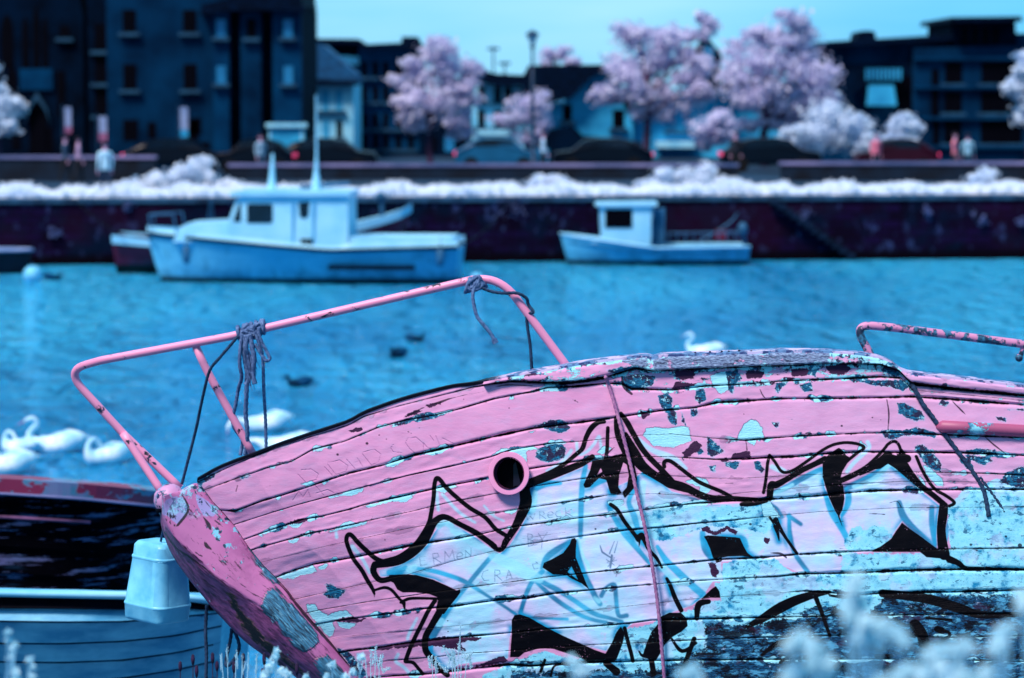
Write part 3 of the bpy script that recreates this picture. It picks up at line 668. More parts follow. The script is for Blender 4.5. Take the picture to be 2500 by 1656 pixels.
def waterline_shade_hull(name, c1, c2, zt=0.16):
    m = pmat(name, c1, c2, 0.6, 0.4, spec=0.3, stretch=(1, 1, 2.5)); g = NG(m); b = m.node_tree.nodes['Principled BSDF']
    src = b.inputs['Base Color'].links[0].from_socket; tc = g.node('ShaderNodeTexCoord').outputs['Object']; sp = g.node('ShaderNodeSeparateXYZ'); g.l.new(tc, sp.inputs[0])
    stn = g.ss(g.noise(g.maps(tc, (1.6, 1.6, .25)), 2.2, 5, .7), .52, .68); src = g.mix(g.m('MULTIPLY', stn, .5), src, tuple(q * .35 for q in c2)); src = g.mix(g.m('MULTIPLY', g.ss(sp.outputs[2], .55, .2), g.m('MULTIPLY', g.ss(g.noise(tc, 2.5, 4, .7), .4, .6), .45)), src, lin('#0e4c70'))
    g.put(b.inputs['Base Color'], g.mix(g.ss(sp.outputs[2], zt, zt - 0.02), src, lin('#01020a'))); return m  # black band at the waterline paints in the dark reflection under the hull
M_bhull2 = waterline_shade_hull('white_hull_with_waterline_shade', lin('#62c4ea'), lin('#44acd8')); M_bred2 = waterline_shade_hull('red_hull_with_waterline_shade', lin('#80143c'), lin('#4c0c26'), 0.3)
def motorboat():
    Y = 82.2; base = G(742, Y, 0); t = thing('motor_boat', 'white motor boat with a wheelhouse and a thin mast moored before the quay', 'boat', base)
    k = ppm(Y)
    def X(px): return (px - 742) / k
    def Z(py): return (692 - py) / k
    L = (1128 - 355) / k
    sh = lambda s: 1.38 - 0.42 * min(1, s / 0.6) + 0.0 + (0.10 * max(0, (s - 0.6) / 0.4)) ** 1
    rg = hullmesh(L, 2.9, 1.5, sh, rake=0.62, trans=0.82, below=0.35)
    mb = MB(); mb.loft(rg, close=False); mb.add(rg[-1], [tuple(range(len(rg[-1])))])
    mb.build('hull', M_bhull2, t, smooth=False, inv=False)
    deck(rg, None, M_bw, t)
    for sd_ in (0, -1): rub(rg, sd_, 0.055, -1 if sd_ == 0 else 1, M_black, t, off=0.03, dz=0.02)
    # bulwark above the strake
    for sd_ in (0, -1):
        mb = MB(); pts = [Vector(r[sd_]) for r in rg]; vs = []
        for i, p in enumerate(pts):
            hh = 0.13 + 0.1 * (1 - i / len(pts)) ** 2 + (0.12 if i > 18 else 0)
            vs += [p + Vector((0, 0, 0.03)), p + Vector((0, (0.05 if sd_ == 0 else -0.05), hh))]
        mb.add(vs, [(2 * i, 2 * i + 1, 2 * i + 3, 2 * i + 2) for i in range(len(pts) - 1)]); mb.build('bulwark', M_bw, t, inv=False)
        for i in (24, 21): pass
    y0 = -1.02
    # cabin trunk, wheelhouse
    def blk(pts, yh, mat, name, tp=0.9):
        mb = MB(); n = len(pts); zs = [p[1] for p in pts]; z0, z1 = min(zs), max(zs)
        def yy(z): return yh * (1 - (1 - tp) * (z - z0) / (z1 - z0 + 1e-6))
        vs = [(x, -yy(z), z) for x, z in pts] + [(x, yy(z), z) for x, z in pts]
        mb.add(vs, [tuple(range(n)), tuple(range(2 * n - 1, n - 1, -1))] + [(i, i + n, (i + 1) % n + n, (i + 1) % n) for i in range(n)])
        return mb.build(name, mat, t, inv=False)
    blk([(X(432), Z(592)), (X(450), Z(556)), (X(470), Z(546)), (X(575), Z(540)), (X(590), Z(592))], 0.85, M_bw, 'cabin_trunk')
    blk([(X(568), Z(600)), (X(568), Z(548)), (X(590), Z(488)), (X(604), Z(478)), (X(862), Z(474)), (X(862), Z(600))], 1.02, M_bw, 'wheelhouse', 0.93)
    blk([(X(574), Z(480)), (X(578), Z(470)), (X(600), Z(466)), (X(720), Z(464)), (X(868), Z(468)), (X(868), Z(478))], 1.08, M_bw, 'wheelhouse_roof', 1.0)
    def pane(pts, name='window', mat=M_cglass):
        mb = MB()
        for sg in (-1, 1):
            ys = sg * 0.985
            def yy(z): return sg * (1.02 * (1 - 0.07 * (z - Z(600)) / (Z(474) - Z(600))) + 0.012)
            n = len(pts); vs = [(x, yy(z), z) for x, z in pts] + [(x, yy(z) - sg * 0.04, z) for x, z in pts]
            f = [tuple(range(n)), tuple(range(2 * n - 1, n - 1, -1))] + [(i, i + n, (i + 1) % n + n, (i + 1) % n) for i in range(n)]
            m2 = MB(); m2.add(vs, f); m2.build(name, mat, t, inv=False)
    pane([(X(582), Z(542)), (X(596), Z(498)), (X(602), Z(498)), (X(602), Z(542))])
    pane([(X(616), Z(545)), (X(616), Z(502)), (X(620), Z(498)), (X(674), Z(498)), (X(679), Z(502)), (X(679), Z(541)), (X(675), Z(545))])
    pane([(X(745), Z(530)), (X(742), Z(495)), (X(768), Z(492)), (X(766), Z(526)), (X(758), Z(534))])
    for px in (728, 778): 
        MB().box((X(px), -1.02, (Z(600) + Z(485)) / 2), (0.04, 0.05, Z(485) - Z(600) - 0.1)).build('door_frame', M_bhull, t, inv=False)
    MB().box((X(762), -1.0, Z(590)), (0.35, 0.12, 0.18)).build('step', M_black, t, inv=False)
    # windscreen at the front
    MB().add([(X(570) - .03, -0.8, Z(545)), (X(570) - .03, 0.8, Z(545)), (X(590) - .03, 0.75, Z(492)), (X(590) - .03, -0.75, Z(492))], [(0, 1, 2, 3)]).build('windscreen', M_cglass, t, inv=False)
    # masts, radar, fittings
    MB().tube([(X(664), 0, Z(466)), (X(665), 0, Z(440)), (X(667), 0, Z(378))], [0.14, 0.09, 0.03], 8).build('short_mast', M_bw, t, inv=False)
    MB().tube([(X(774), 0, Z(466)), (X(774), 0, Z(425)), (X(775), 0, Z(385)), (X(775), 0, Z(236))], [0.17, 0.07, 0.035, 0.02], 8).build('mast', M_bw, t, inv=False)
    MB().tube([(X(735), 0, Z(460)), (X(855), 0, Z(452))], 0.07, 8).build('boom', M_bgrey, t, inv=False)
    mb = MB()
    for sy in (-.7, .7): mb.tube(dense([(X(372), sy * .5, Z(586)), (X(366), sy * .5, Z(528))], .5), .022, 6); mb.tube([(X(440), sy, Z(575)), (X(432), sy, Z(525))], .022, 6)
    mb.tube([(X(432), -.7, Z(525)), (X(366), -.35, Z(528)), (X(366), .35, Z(528)), (X(432), .7, Z(525))], .022, 6); mb.build('bow_railing', M_bgrey, t, inv=False)
    MB().box((X(922), -1.36, Z(649)), (210 / k, 0.05, 12 / k)).build('hull_stripe', M_black, t, inv=False)
    MB().box((X(990), 0, Z(584)), (250 / k, 1.9, 0.16)).build('aft_locker', M_bw, t, inv=False)
    t.rotation_euler = (0, 0, R(-4))
motorboat()
def smallboat():
    Y = 90.6; base = G(1597, Y, 0); t = thing('fishing_boat', 'small open fishing boat with a square white cuddy close under the quay wall', 'boat', base)
    k = ppm(Y)
    def X(px): return (px - 1597) / k
    def Z(py): return (641 - py) / k
    L = (1828 - 1368) / k
    rg = hullmesh(L, 2.0, 1.0, lambda s: 0.98 - 0.40 * min(1, s / 0.5) + 0.06 * max(0, s - .5), rake=0.45, trans=0.8, below=0.25)
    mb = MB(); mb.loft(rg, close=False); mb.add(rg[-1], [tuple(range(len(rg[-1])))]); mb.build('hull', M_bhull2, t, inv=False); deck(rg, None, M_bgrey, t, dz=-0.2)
    for sd_ in (0, -1): rub(rg, sd_, 0.04, -1, M_bw, t)
    def blk(pts, yh, mat, name):
        mb = MB(); mb.prism(pts, -yh, yh); return mb.build(name, mat, t, inv=False)
    blk([(X(1440), Z(588)), (X(1475), Z(572)), (X(1475), Z(588))], .6, M_bw, 'foredeck_trunk')
    blk([(X(1468), Z(592)), (X(1462), Z(496)), (X(1592), Z(496)), (X(1585), Z(592))], .62, M_bw, 'cuddy')
    blk([(X(1452), Z(497)), (X(1454), Z(489)), (X(1602), Z(488)), (X(1602), Z(497))], .72, M_bw, 'cuddy_roof')
    for sg in (-1, 1):
        MB().box((X(1508), sg * .625, Z(527)), (66 / k, .03, 46 / k)).build('window', M_glass, t, inv=False)
    for px in (1588, 1618): MB().tube([(X(px), -.6, Z(590)), (X(px), -.6, Z(500))], .03, 6).build('awning_post', M_bgrey, t, inv=False)
    blk([(X(1590), Z(590)), (X(1590), Z(505)), (X(1618), Z(505)), (X(1618), Z(590))], .35, M_bgrey, 'cabin_door')
    mb = MB()
    for i in range(9): x = X(1630 + i * 20); mb.tube([(x, -.75, Z(586)), (x, -.75, Z(562))], .02, 6)
    mb.tube([(X(1625), -.75, Z(562)), (X(1800), -.75, Z(560))], .025, 6); mb.build('side_railing', M_bgrey, t, inv=False)
    MB().box((X(1758), -.2, Z(568)), (.35, .4, .3)).build('crate', M_bred, t, inv=False)
    MB().sphere((X(1812), -.1, Z(556)), (.17, .2, .24), 12, 8).build('outboard_cowl', M_bgrey, t, smooth=True, inv=False)
    MB().tube([(X(1815), 0, Z(575)), (X(1826), 0, Z(640))], .07, 8).build('outboard_leg', M_bgrey, t, inv=False)
    MB().tube(catmull([(X(1700), 0, Z(590)), (X(1780), 0, Z(540)), (X(1800), 0, Z(515))], 4), .03, 6).build('davit', M_bgrey, t, inv=False)
smallboat()
def redboat():
    Y = 86.4; base = G(645, Y, 0); t = thing('red_boat', 'red wooden boat with a raised pale bow, half hidden behind the white motor boat', 'boat', base)
    k = ppm(Y)
    L = (1008 - 285) / k
    rg = hullmesh(L, 2.6, 1.5, lambda s: 2.02 - 1.18 * min(1, s / 0.55) ** 0.7 + 0.28 * max(0, s - .6) / .4, rake=0.9, trans=0.7, below=0.3)
    rg = [[(-x, y, z) for x, y, z in r] for r in rg]
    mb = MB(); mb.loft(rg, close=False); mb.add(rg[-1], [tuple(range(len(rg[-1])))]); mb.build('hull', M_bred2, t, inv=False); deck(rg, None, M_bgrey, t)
    for sd_ in (0, -1):
        mb = MB(); pts = [Vector(r[sd_]) for r in rg]; vs = []
        for p in pts: vs += [p + Vector((0, -.02, -.2)), p + Vector((0, -.02, .1))]
        sg = -1 if sd_ == 0 else 1
        vs = []
        for p in pts: vs += [p + Vector((0, sg * .03, -.18)), p + Vector((0, sg * .05, .08))]
        mb.add(vs, [(2 * i, 2 * i + 1, 2 * i + 3, 2 * i + 2) for i in range(len(pts) - 1)]); mb.build('sheer_plank', M_bw, t, inv=False)
    MB().tube([((935 - 645) / k, 0, 1.6), ((932 - 645) / k, 0, 2.35)], .07, 8).build('bollard', M_bgrey, t, inv=False)
    MB().sphere(((930 - 645) / k, 0, 2.3), .16, 10, 7).build('lamp_housing', M_bgrey, t, inv=False)
    MB().tube([((500 - 645) / k, 0, .9), ((520 - 645) / k, -.3, 2.2), ((528 - 645) / k, -.3, 1.1)], .05, 6).build('spar', M_bgrey, t, inv=False)
redboat()
def line(label, a, b, sag=.25):
    a = Vector(a); b = Vector(b); P = [a.lerp(b, q / 8) - Vector((0, 0, sag * math.sin(math.pi * q / 8))) for q in range(9)]
    tag(MB().tube(P, .022, 6).build('mooring_line', M_black, None, smooth=True, origin=P[0]), label, 'rope', 'mooring lines to the far quay')
line('mooring line from the bow of the white motor boat to the quay', W(372, 582, 82.0), G(180, quayY(180), GZ), .35)
line('mooring line from the stern of the white motor boat to the quay', W(1118, 600, 82.4), G(1245, quayY(1245), GZ), .3)
line('mooring line from the bow of the small fishing boat to the quay', W(1375, 570, 90.6), G(1300, quayY(1300), GZ), .15)
for px, py in ((1075, 628), (455, 622)):
    c = W(px, py, 80.6); t = thing('fender', 'dark fender hung on the white hull near its %s' % ('stern' if px > 900 else 'bow'), 'fender', c, 'fenders on the motor boat'); MB().tube([c + Vector((0, 0, z)) for z in (-.26, -.2, 0, .2, .26)], [.03, .1, .12, .1, .03], 10).build('fender_body', M_bgrey, t, smooth=True); MB().tube([c + Vector((0, 0, .26)), c + Vector((0, .25, .55))], .015, 5).build('fender_lanyard', M_black, t)
M_step = pmat('wet_stone_steps', lin('#142840'), lin('#060c18'), 2, .9, spec=.05)
for i in range(12):
    x = 1890 + i * 17; z = GZ - .1 - i * .16; a = G(x, quayY(x) - .22, GZ); MB().box((a.x, a.y, z - .08), (.30, .42, .16)).build('step', M_step, qwo, inv=True)
for i, (px, py, r_, lb) in enumerate([(1245, 505, 40, 'widest pale weed growing from the quay wall, between the two moored boats'), (1965, 520, 22, 'pale weed on the quay wall right of the small fishing boat'), (2265, 515, 16, 'pale narrow weed high on the quay wall at right'), (2390, 535, 20, 'pale weed on the quay wall below the pair of people'), (2490, 540, 16, 'pale weed on the quay wall by the right edge'), (315, 500, 20, 'pale weed on the quay wall above the red stern'), (130, 570, 18, 'pale low weed on the quay wall above the mooring buoy')]):
    Yw = quayY(px) - .12; c = W(px, py, Yw); t = thing('wall_plant', lb, 'plant', c, 'weeds growing out of the quay wall'); m3 = MB(); r3 = random.Random(90 + i); k_ = ppm(Yw)
    for _ in range(5): leafcloud(m3, (c.x + r3.uniform(-1, 1) * r_ / k_ * .7, c.y, c.z + r3.uniform(-.6, .6) * r_ / k_), (r_ / k_ * .5, .14, r_ / k_ * .45), 22, .05, r3)
    m3.build('leaves', leafmat('dim_wall_leaves', lin('#6c7cb0'), lin('#3c4c80'), .3) if i == 0 else bpy.data.materials['dim_wall_leaves'], t)
# sliver of a boat at the left edge
Y = 86; base = G(-40, Y, 0); t = thing('rowing_boat', 'end of a dark rowing boat with a pale rim at the left edge', 'boat', base); k = ppm(Y)
rg = hullmesh(3.0, 1.3, .7, lambda s: .72, rake=0.4, trans=.6, below=.2); rg = [[(-x + .0, y, z) for x, y, z in r] for r in rg]
mb = MB(); mb.loft(rg, close=False); mb.add(rg[-1], [tuple(range(len(rg[-1])))]); mb.build('hull', pmat('dark_boat_paint', lin('#10142c'), lin('#06081a'), 2, .6), t, inv=False); deck(rg, None, M_bgrey, t, dz=-.15)
for s_ in (0, -1): rub(rg, s_, .05, 1, M_banner, t)
# buoys
M_buoy = pmat('white_buoy', lin('#7ed0f0'), lin('#4ab0dc'), 6, 0.5)
for px, py, r_, lb in ((80, 672, 24, 'round white mooring buoy floating near the left edge'), (1163, 683, 18, 'round white mooring buoy peeping over the knot on the pink rail')):
    Y = CH * FPX / (py + r_ * .55 - 223); c = G(px, Y, 0); t = thing('mooring_buoy', lb, 'buoy', c, 'mooring buoys'); rr = r_ / ppm(Y)
    MB().sphere((c.x, c.y, rr * .55), rr, 18, 12).build('float', M_buoy, t, smooth=True)
    MB().tube([(c.x, c.y, rr * 1.5), (c.x, c.y, rr * 1.75)], rr * .12, 8).build('eye_bolt', M_bgrey, t)

# ---------------------------------------------------------------- swans and ducks
M_swan = pmat('swan_feathers', lin('#e8faff'), lin('#a8e4fa'), 3, 0.7, 0.01)
M_duck = pmat('duck_feathers', lin('#06304e'), lin('#021a30'), 12, 0.8, 0.004, spec=.05)
M_duckl = pmat('duck_flank', lin('#0c4a74'), lin('#063456'), 12, 0.7, spec=.05)
M_beak = pmat('beak', lin('#c87898'), lin('#7a4070'), 10, 0.5)
def spine(mb, pts):
    """pts: (x, z, half width, half height) along the bird; one continuous skin"""
    P = [Vector((p[0], 0, p[1])) for p in pts]; P2 = catmull([(p[0], p[1], 0) for p in pts], 4)
    Wd = catmull([(p[2], p[3], 0) for p in pts], 4); rings = []; m = len(P2); n = 14
    for i in range(m):
        a = P2[max(i - 1, 0)]; b_ = P2[min(i + 1, m - 1)]; tx, tz = b_.x - a.x, b_.y - a.y; l = math.hypot(tx, tz) or 1; tx /= l; tz /= l
        rings.append([(P2[i].x - tz * math.sin(2 * math.pi * k / n) * Wd[i].y, math.cos(2 * math.pi * k / n) * max(Wd[i].x, .002), P2[i].y + tx * math.sin(2 * math.pi * k / n) * Wd[i].y) for k in range(n)])
    mb.loft(rings); return mb
def bird(label, px, py, face, scale, pose, kind='swan', rz=0.0, group=None):
    Y = CH * FPX / (py - 223); c = G(px, Y, 0); t = thing(kind, label, kind, c, group)
    t.rotation_euler = (0, 0, rz + (math.pi if face < 0 else 0)); t.scale = (scale,) * 3
    sw = kind == 'swan'
    body = [(-.62, .30, .01, .01), (-.50, .25, .08, .05), (-.32, .17, .19, .15), (-.08, .13, .25, .2), (.18, .13, .24, .19), (.36, .16, .17, .16)]
    if pose == 'up': neck = [(.47, .27, .085, .085), (.50, .42, .05, .052), (.44, .58, .042, .045), (.42, .74, .038, .042), (.50, .85, .045, .045), (.60, .83, .04, .038), (.66, .79, .022, .02)]; bk = (.66, .79, .80, .73)
    elif pose == 's': neck = [(.47, .24, .085, .085), (.52, .36, .05, .052), (.44, .48, .042, .045), (.36, .56, .038, .042), (.42, .66, .045, .045), (.53, .65, .04, .038), (.60, .61, .022, .02)]; bk = (.60, .61, .73, .55)
    elif pose == 'preen': neck = [(.45, .30, .085, .085), (.44, .44, .05, .052), (.34, .52, .042, .045), (.22, .47, .04, .042), (.16, .38, .045, .042), (.10, .33, .03, .03)]; bk = (.10, .33, .02, .29)
    elif pose == 'dip': neck = [(.50, .22, .085, .085), (.62, .26, .05, .052), (.74, .24, .045, .045), (.82, .14, .045, .045), (.84, .06, .03, .03)]; bk = (.84, .06, .86, -.02)
    else: neck = [(.42, .25, .09, .09), (.46, .36, .065, .065), (.50, .42, .075, .07), (.58, .41, .05, .045), (.62, .39, .025, .02)]; bk = (.62, .39, .74, .36)
    mb = MB(); spine(mb, body + neck); mb.build('body', M_swan if sw else M_duck, t, smooth=True, inv=False)
    MB().tube([(bk[0], 0, bk[1]), ((bk[0] + bk[2]) / 2, 0, (bk[1] + bk[3]) / 2), (bk[2], 0, bk[3])], [.024, .02, .008], 8, sq=(1.2, .7)).build('beak', M_beak if sw else M_duckl, t, smooth=True, inv=False)
    for sg in (-1, 1):
        rings = []
        for i in range(9):
            q = i / 8; x = -.55 + q * .85; hh = .16 * math.sin(math.pi * min(1, q * .9 + .1)) + .01; yy = .02 + .235 * math.sin(math.pi * (q * .85 + .12))
            rings.append([(x, sg * (yy + .03 * math.cos(a) - .06 * max(0, math.sin(a))), .22 + hh * math.sin(a) + (.06 if q < .4 else 0) * (1 - q)) for a in [2 * math.pi * k / 10 for k in range(10)]])
        mw = MB(); mw.loft(rings); mw.build('wing', M_swan if sw else M_duckl, t, smooth=True, inv=False)
    return t
SW = 'white swans on the near water'
bird('white swan with an arched neck, the largest of the group at lower left', 138, 1108, -1, 0.8, 's', group=SW, rz=R(12))
bird('white swan with its neck looped low, left of the largest swan', 50, 1110, -1, 0.62, 'preen', group=SW, rz=R(-25))
bird('white swan preening with ruffled wings, rightmost of the lower left group', 262, 1135, -1, 0.72, 'preen', group=SW, rz=R(40))
bird('white swan cut by the left edge of the view', 15, 1160, -1, 0.8, 'preen', group=SW, rz=R(20))
bird('white swan behind the hanging ropes, farther from the pink gunwale', 650, 1055, -1, 0.78, 'dip', group=SW, rz=R(25))
bird('white swan half hidden by the pink gunwale under the hanging ropes', 702, 1112, -1, 0.8, 'dip', group=SW)
bird('white swan with raised neck beyond the middle of the pink boat', 1722, 872, -1, 0.72, 's', group=SW, rz=R(-14))
DK = 'dark ducks on the water'
bird('dark duck between the two knots, nearer the camera', 972, 873, -1, 0.5, 'duck', 'duck', R(60), DK)
bird('small dark duck just behind the other duck between the knots', 1012, 834, 1, 0.42, 'duck', 'duck', R(-15), DK)
bird('dark duck above the pink gunwale right of the hanging ropes', 732, 945, -1, 0.46, 'duck', 'duck', R(10), DK)
bird('small dark duck by the quay left of the white motor boat', 128, 683, 1, 0.5, 'duck', 'duck', R(10), DK)
#@@PART2@@
# ---------------------------------------------------------------- the pink boat
RAB = [(437, 1203 - 20), (475, 1160), (487, 1179), (520, 1225), (546, 1252), (573, 1283), (607, 1335), (643, 1380), (670, 1406), (705, 1444), (723, 1469), (761, 1514), (806, 1565), (848, 1618), (875, 1654), (1000, 1810), (1150, 1985), (1290, 2140)]
RAB = RAB[1:]
ry = np.array([p[1] for p in RAB], float); rx = np.array([p[0] for p in RAB], float)
def xrab(y): return np.interp(y, ry, rx)
SEAM = [  # (points, strength) ; strength as (x, half width) pairs
 ([(437,1196),(475,1174),(529,1143),(573,1125),(618,1109),(685,1083),(763,1057),(850,1029),(889,1006),(956,982),(1001,968),(1079,948),(1112,941),(1157,937),(1213,926),(1250,920),(1339,905),(1428,889),(1518,878),(1562,873),(1575,872),(1592,878),(1616,871),(1750,866),(1834,864),(1901,860),(2012,861),(2102,867),(2150,876),(2180,888),(2205,908),(2226,915),(2356,928),(2500,946),(3200,1010),(4800,1060)], [(0,0)]),
 ([(437,1204),(475,1182),(573,1133),(685,1090),(763,1065),(850,1038),(889,1017),(956,997),(1001,985),(1079,965),(1112,957),(1157,945),(1213,935),(1250,931),(1317,934),(1395,936),(1480,920),(1551,899),(1594,906),(1750,899),(1923,892),(2024,888),(2150,890),(2195,905),(2226,937),(2305,946),(2500,966),(3200,1030),(4800,1080)], [(437,1),(1150,1),(1240,3),(1400,5),(1480,5),(1560,2.5),(1600,2),(2020,2),(2100,.8),(2215,2),(2230,5),(2500,5)]),
 ([(437,1215),(502,1196),(573,1170),(649,1143),(712,1127),(763,1098),(841,1078),(923,1044),(990,1026),(1061,1014),(1128,997),(1206,974),(1246,966),(1300,957),(1339,946),(1400,944),(1480,936),(1518,938),(1542,950),(1641,952),(1721,943),(1834,937),(1919,930),(2035,926),(2152,920),(2200,923),(2230,953),(2500,978),(3200,1042),(4800,1092)], [(437,1),(1300,2),(1400,2.6),(1540,3.5),(1720,2.5),(1830,1.5),(1919,2),(2035,2.5),(2150,3.5),(2222,5),(2240,0),(4800,0)]),
 ([(437,1285),(533,1245),(573,1248),(640,1223),(685,1210),(741,1192),(774,1181),(850,1156),(889,1147),(934,1136),(1012,1111),(1090,1093),(1168,1075),(1224,1062),(1300,1046),(1339,1041),(1440,1028),(1496,1020),(1525,1016),(1607,1003),(1696,996),(1751,983),(1812,980),(1901,974),(2012,973),(2100,972),(2200,970),(2228,969),(2305,974),(2500,989),(3200,1052),(4800,1105)], [(437,1.6),(1000,3),(1200,4),(1400,4.2),(1500,2.5),(1700,2.5),(1780,5),(1850,2.5),(2200,3),(2300,4.5),(2500,4.5)]),
 ([(437,1325),(582,1278),(663,1252),(729,1232),(800,1213),(889,1189),(945,1174),(1001,1160),(1112,1136),(1197,1116),(1250,1098),(1344,1083),(1428,1077),(1473,1072),(1562,1063),(1640,1060),(1760,1072),(1820,1075),(1945,1065),(2102,1058),(2200,1056),(2290,1061),(2433,1066),(2500,1069),(3200,1120),(4800,1160)], [(437,.9),(900,1.2),(1190,1.8),(1300,1.8),(1480,.7),(1600,.4),(1760,.8),(1820,2.2),(2100,2),(2290,2.6),(2500,2)]),
 ([(437,1375),(658,1295),(741,1268),(785,1261),(850,1245),(885,1234),(1012,1204),(1090,1187),(1188,1168),(1292,1145),(1373,1132),(1422,1124),(1520,1114),(1640,1116),(1745,1122),(1825,1121),(1874,1117),(1945,1115),(2012,1108),(2102,1103),(2200,1105),(2340,1105),(2500,1112),(3200,1150),(4800,1190)], [(437,1.5),(900,2),(1190,2.6),(1422,2),(1560,.6),(1740,1.4),(1830,3),(2100,3),(2400,3),(2500,2)]),
 ([(437,1412),(625,1339),(707,1317),(763,1301),(800,1294),(867,1279),(907,1270),(1000,1250),(1101,1226),(1202,1207),(1295,1189),(1406,1171),(1529,1155),(1729,1168),(1812,1168),(2012,1158),(2200,1152),(2400,1156),(2500,1160),(3200,1190),(4800,1230)], [(437,1.4),(780,2),(900,1),(1100,.9),(1500,1.2),(1540,.3),(2200,.2),(2350,1.4),(2500,1.4)]),
 ([(437,1440),(620,1378),(800,1333),(1000,1290),(1180,1257),(1250,1246),(1328,1234),(1388,1225),(1484,1209),(1600,1206),(1729,1213),(1850,1200),(2012,1186),(2200,1176),(2500,1178),(3200,1205),(4800,1250)], [(437,0),(850,0),(1100,.7),(1250,1.4),(1450,1.6),(1520,.3),(4800,0)]),
 ([(437,1490),(676,1409),(723,1391),(768,1377),(857,1362),(924,1348),(1023,1328),(1112,1315),(1179,1303),(1250,1287),(1332,1276),(1411,1265),(1507,1254),(1569,1245),(1640,1236),(1700,1229),(1856,1220),(1923,1216),(2012,1209),(2079,1203),(2139,1198),(2262,1196),(2385,1195),(2500,1195),(3200,1215),(4800,1260)], [(437,1.6),(900,3),(1050,3.2),(1250,1.6),(1600,1.3),(1750,2.4),(1850,3.4),(2100,3.4),(2300,2.6),(2500,2.6)]),
 ([(437,1545),(723,1463),(884,1427),(1000,1402),(1100,1372),(1250,1335),(1362,1317),(1451,1305),(1529,1294),(1618,1287),(1700,1278),(1789,1270),(1867,1262),(2000,1250),(2200,1240),(2500,1238),(3200,1245),(4800,1290)], [(437,.6),(800,.6),(900,.3),(1200,.3),(1362,1.2),(1480,2),(1800,1.2),(1900,.2),(2300,.2),(2500,.8)]),
 ([(437,1570),(779,1490),(902,1469),(1000,1455),(1151,1433),(1296,1415),(1339,1409),(1435,1399),(1518,1390),(1629,1379),(1751,1366),(1856,1362),(1945,1354),(2079,1347),(2150,1344),(2318,1341),(2500,1338),(3200,1330),(4800,1350)], [(437,.8),(1000,.8),(1300,1),(1750,1.8),(1850,2.6),(2080,2.2),(2200,.8),(2500,1.5)]),
 ([(437,1590),(815,1516),(868,1509),(969,1496),(1028,1487),(1106,1480),(1218,1464),(1285,1460),(1352,1449),(1450,1440),(1528,1432),(1607,1426),(1700,1418),(1812,1412),(1901,1407),(1957,1401),(2079,1399),(2200,1393),(2340,1390),(2500,1390),(3200,1375),(4800,1395)], [(437,1.8),(1000,1.6),(1100,2.6),(1300,3),(1450,1.4),(1900,1.4),(1960,2.6),(2080,4),(2300,4.5),(2500,4.5)]),
 ([(437,1640),(830,1556),(1000,1540),(1200,1520),(1450,1490),(1700,1462),(1968,1443),(2097,1452),(2155,1448),(2399,1443),(2500,1440),(3200,1420),(4800,1440)], [(437,0),(1900,0),(2000,2),(2120,3.5),(2500,3.5)]),
 ([(437,1675),(848,1589),(913,1582),(1000,1569),(1039,1565),(1150,1553),(1247,1545),(1329,1536),(1450,1529),(1534,1522),(1590,1514),(1706,1511),(1900,1507),(2086,1504),(2234,1501),(2482,1498),(3200,1480),(4800,1490)], [(437,1.5),(950,2.5),(1050,3),(1250,1.6),(1600,1.6),(1720,3),(1900,1.5),(2500,2)]),
 ([(437,1700),(870,1628),(950,1613),(1057,1605),(1144,1595),(1245,1589),(1456,1574),(1690,1563),(1850,1556),(2086,1550),(2317,1557),(2500,1552),(3200,1530),(4800,1540)], [(437,.8),(1050,.9),(1500,1),(1900,1.6),(2500,1.2)]),
 ([(437,1740),(913,1654),(961,1650),(1028,1647),(1151,1632),(1240,1622),(1296,1625),(1400,1618),(1545,1614),(1645,1612),(1900,1610),(2125,1609),(2325,1611),(2500,1615),(3200,1590),(4800,1590)], [(437,2),(1000,2.5),(1150,5),(1300,4),(1700,2.6),(2000,2.2),(2500,1.6)]),
 ([(437,1800),(1000,1712),(1300,1680),(1900,1665),(2500,1670),(3200,1640),(4800,1640)], [(437,2),(2500,2)]),
]
NS = len(SEAM)
SX = [np.array([p[0] for p in s[0]], float) for s in SEAM]; SY = [np.array([p[1] for p in s[0]], float) for s in SEAM]
def seam_y(k, x): return np.interp(x, SX[k], SY[k])
def seam_w(k, x): return np.interp(x, [p[0] for p in SEAM[k][1]], [p[1] for p in SEAM[k][1]])
# rows: v runs down the planking, then a few coarse rows to the keel
vrows = []
for k in range(NS - 1):
    gap = float(np.mean(seam_y(k + 1, np.linspace(700, 2500, 40)) - seam_y(k, np.linspace(700, 2500, 40))))
    n = max(4, int(round(gap / 2.4)))
    vrows += [k + i / n for i in range(n)]
vrows.append(NS - 1.0); nfine = len(vrows)
vrows = np.array(vrows)
XE = 2560.0; XS = 4800.0
ncf = 880; tf = np.linspace(0, 1, ncf)
def yv(v, x):
    k = min(int(v), NS - 2); f = v - k
    return seam_y(k, x) * (1 - f) + seam_y(k + 1, x) * f
rowsP = []; rowsX0 = []
for v in vrows:
    x0 = 460.0
    for _ in range(25):
        x0 = 0.5 * x0 + 0.5 * float(xrab(yv(v, np.array([x0]))[0]))
    x0 = max(x0, 437.0) if v < 0.5 else x0
    xs_ = np.concatenate([x0 + (XE - x0) * tf, np.linspace(XE, XS, 50)[1:]])
    rowsP.append(np.stack([xs_, yv(v, xs_)], -1)); rowsX0.append(x0)
PX = np.array(rowsP)          # (rows, cols, 2)
X0 = np.array(rowsX0)[:, None]
nr, nc = PX.shape[:2]
px_, py_ = PX[..., 0], PX[..., 1]
def Ytop(x): return np.interp(x, [437, 560, 700, 1000, 1400, 1800, 2200, 2600, 3200, 4000, 4800], [14.38, 14.22, 14.11, 13.95, 13.82, 13.76, 13.75, 13.80, 13.95, 14.3, 14.85])
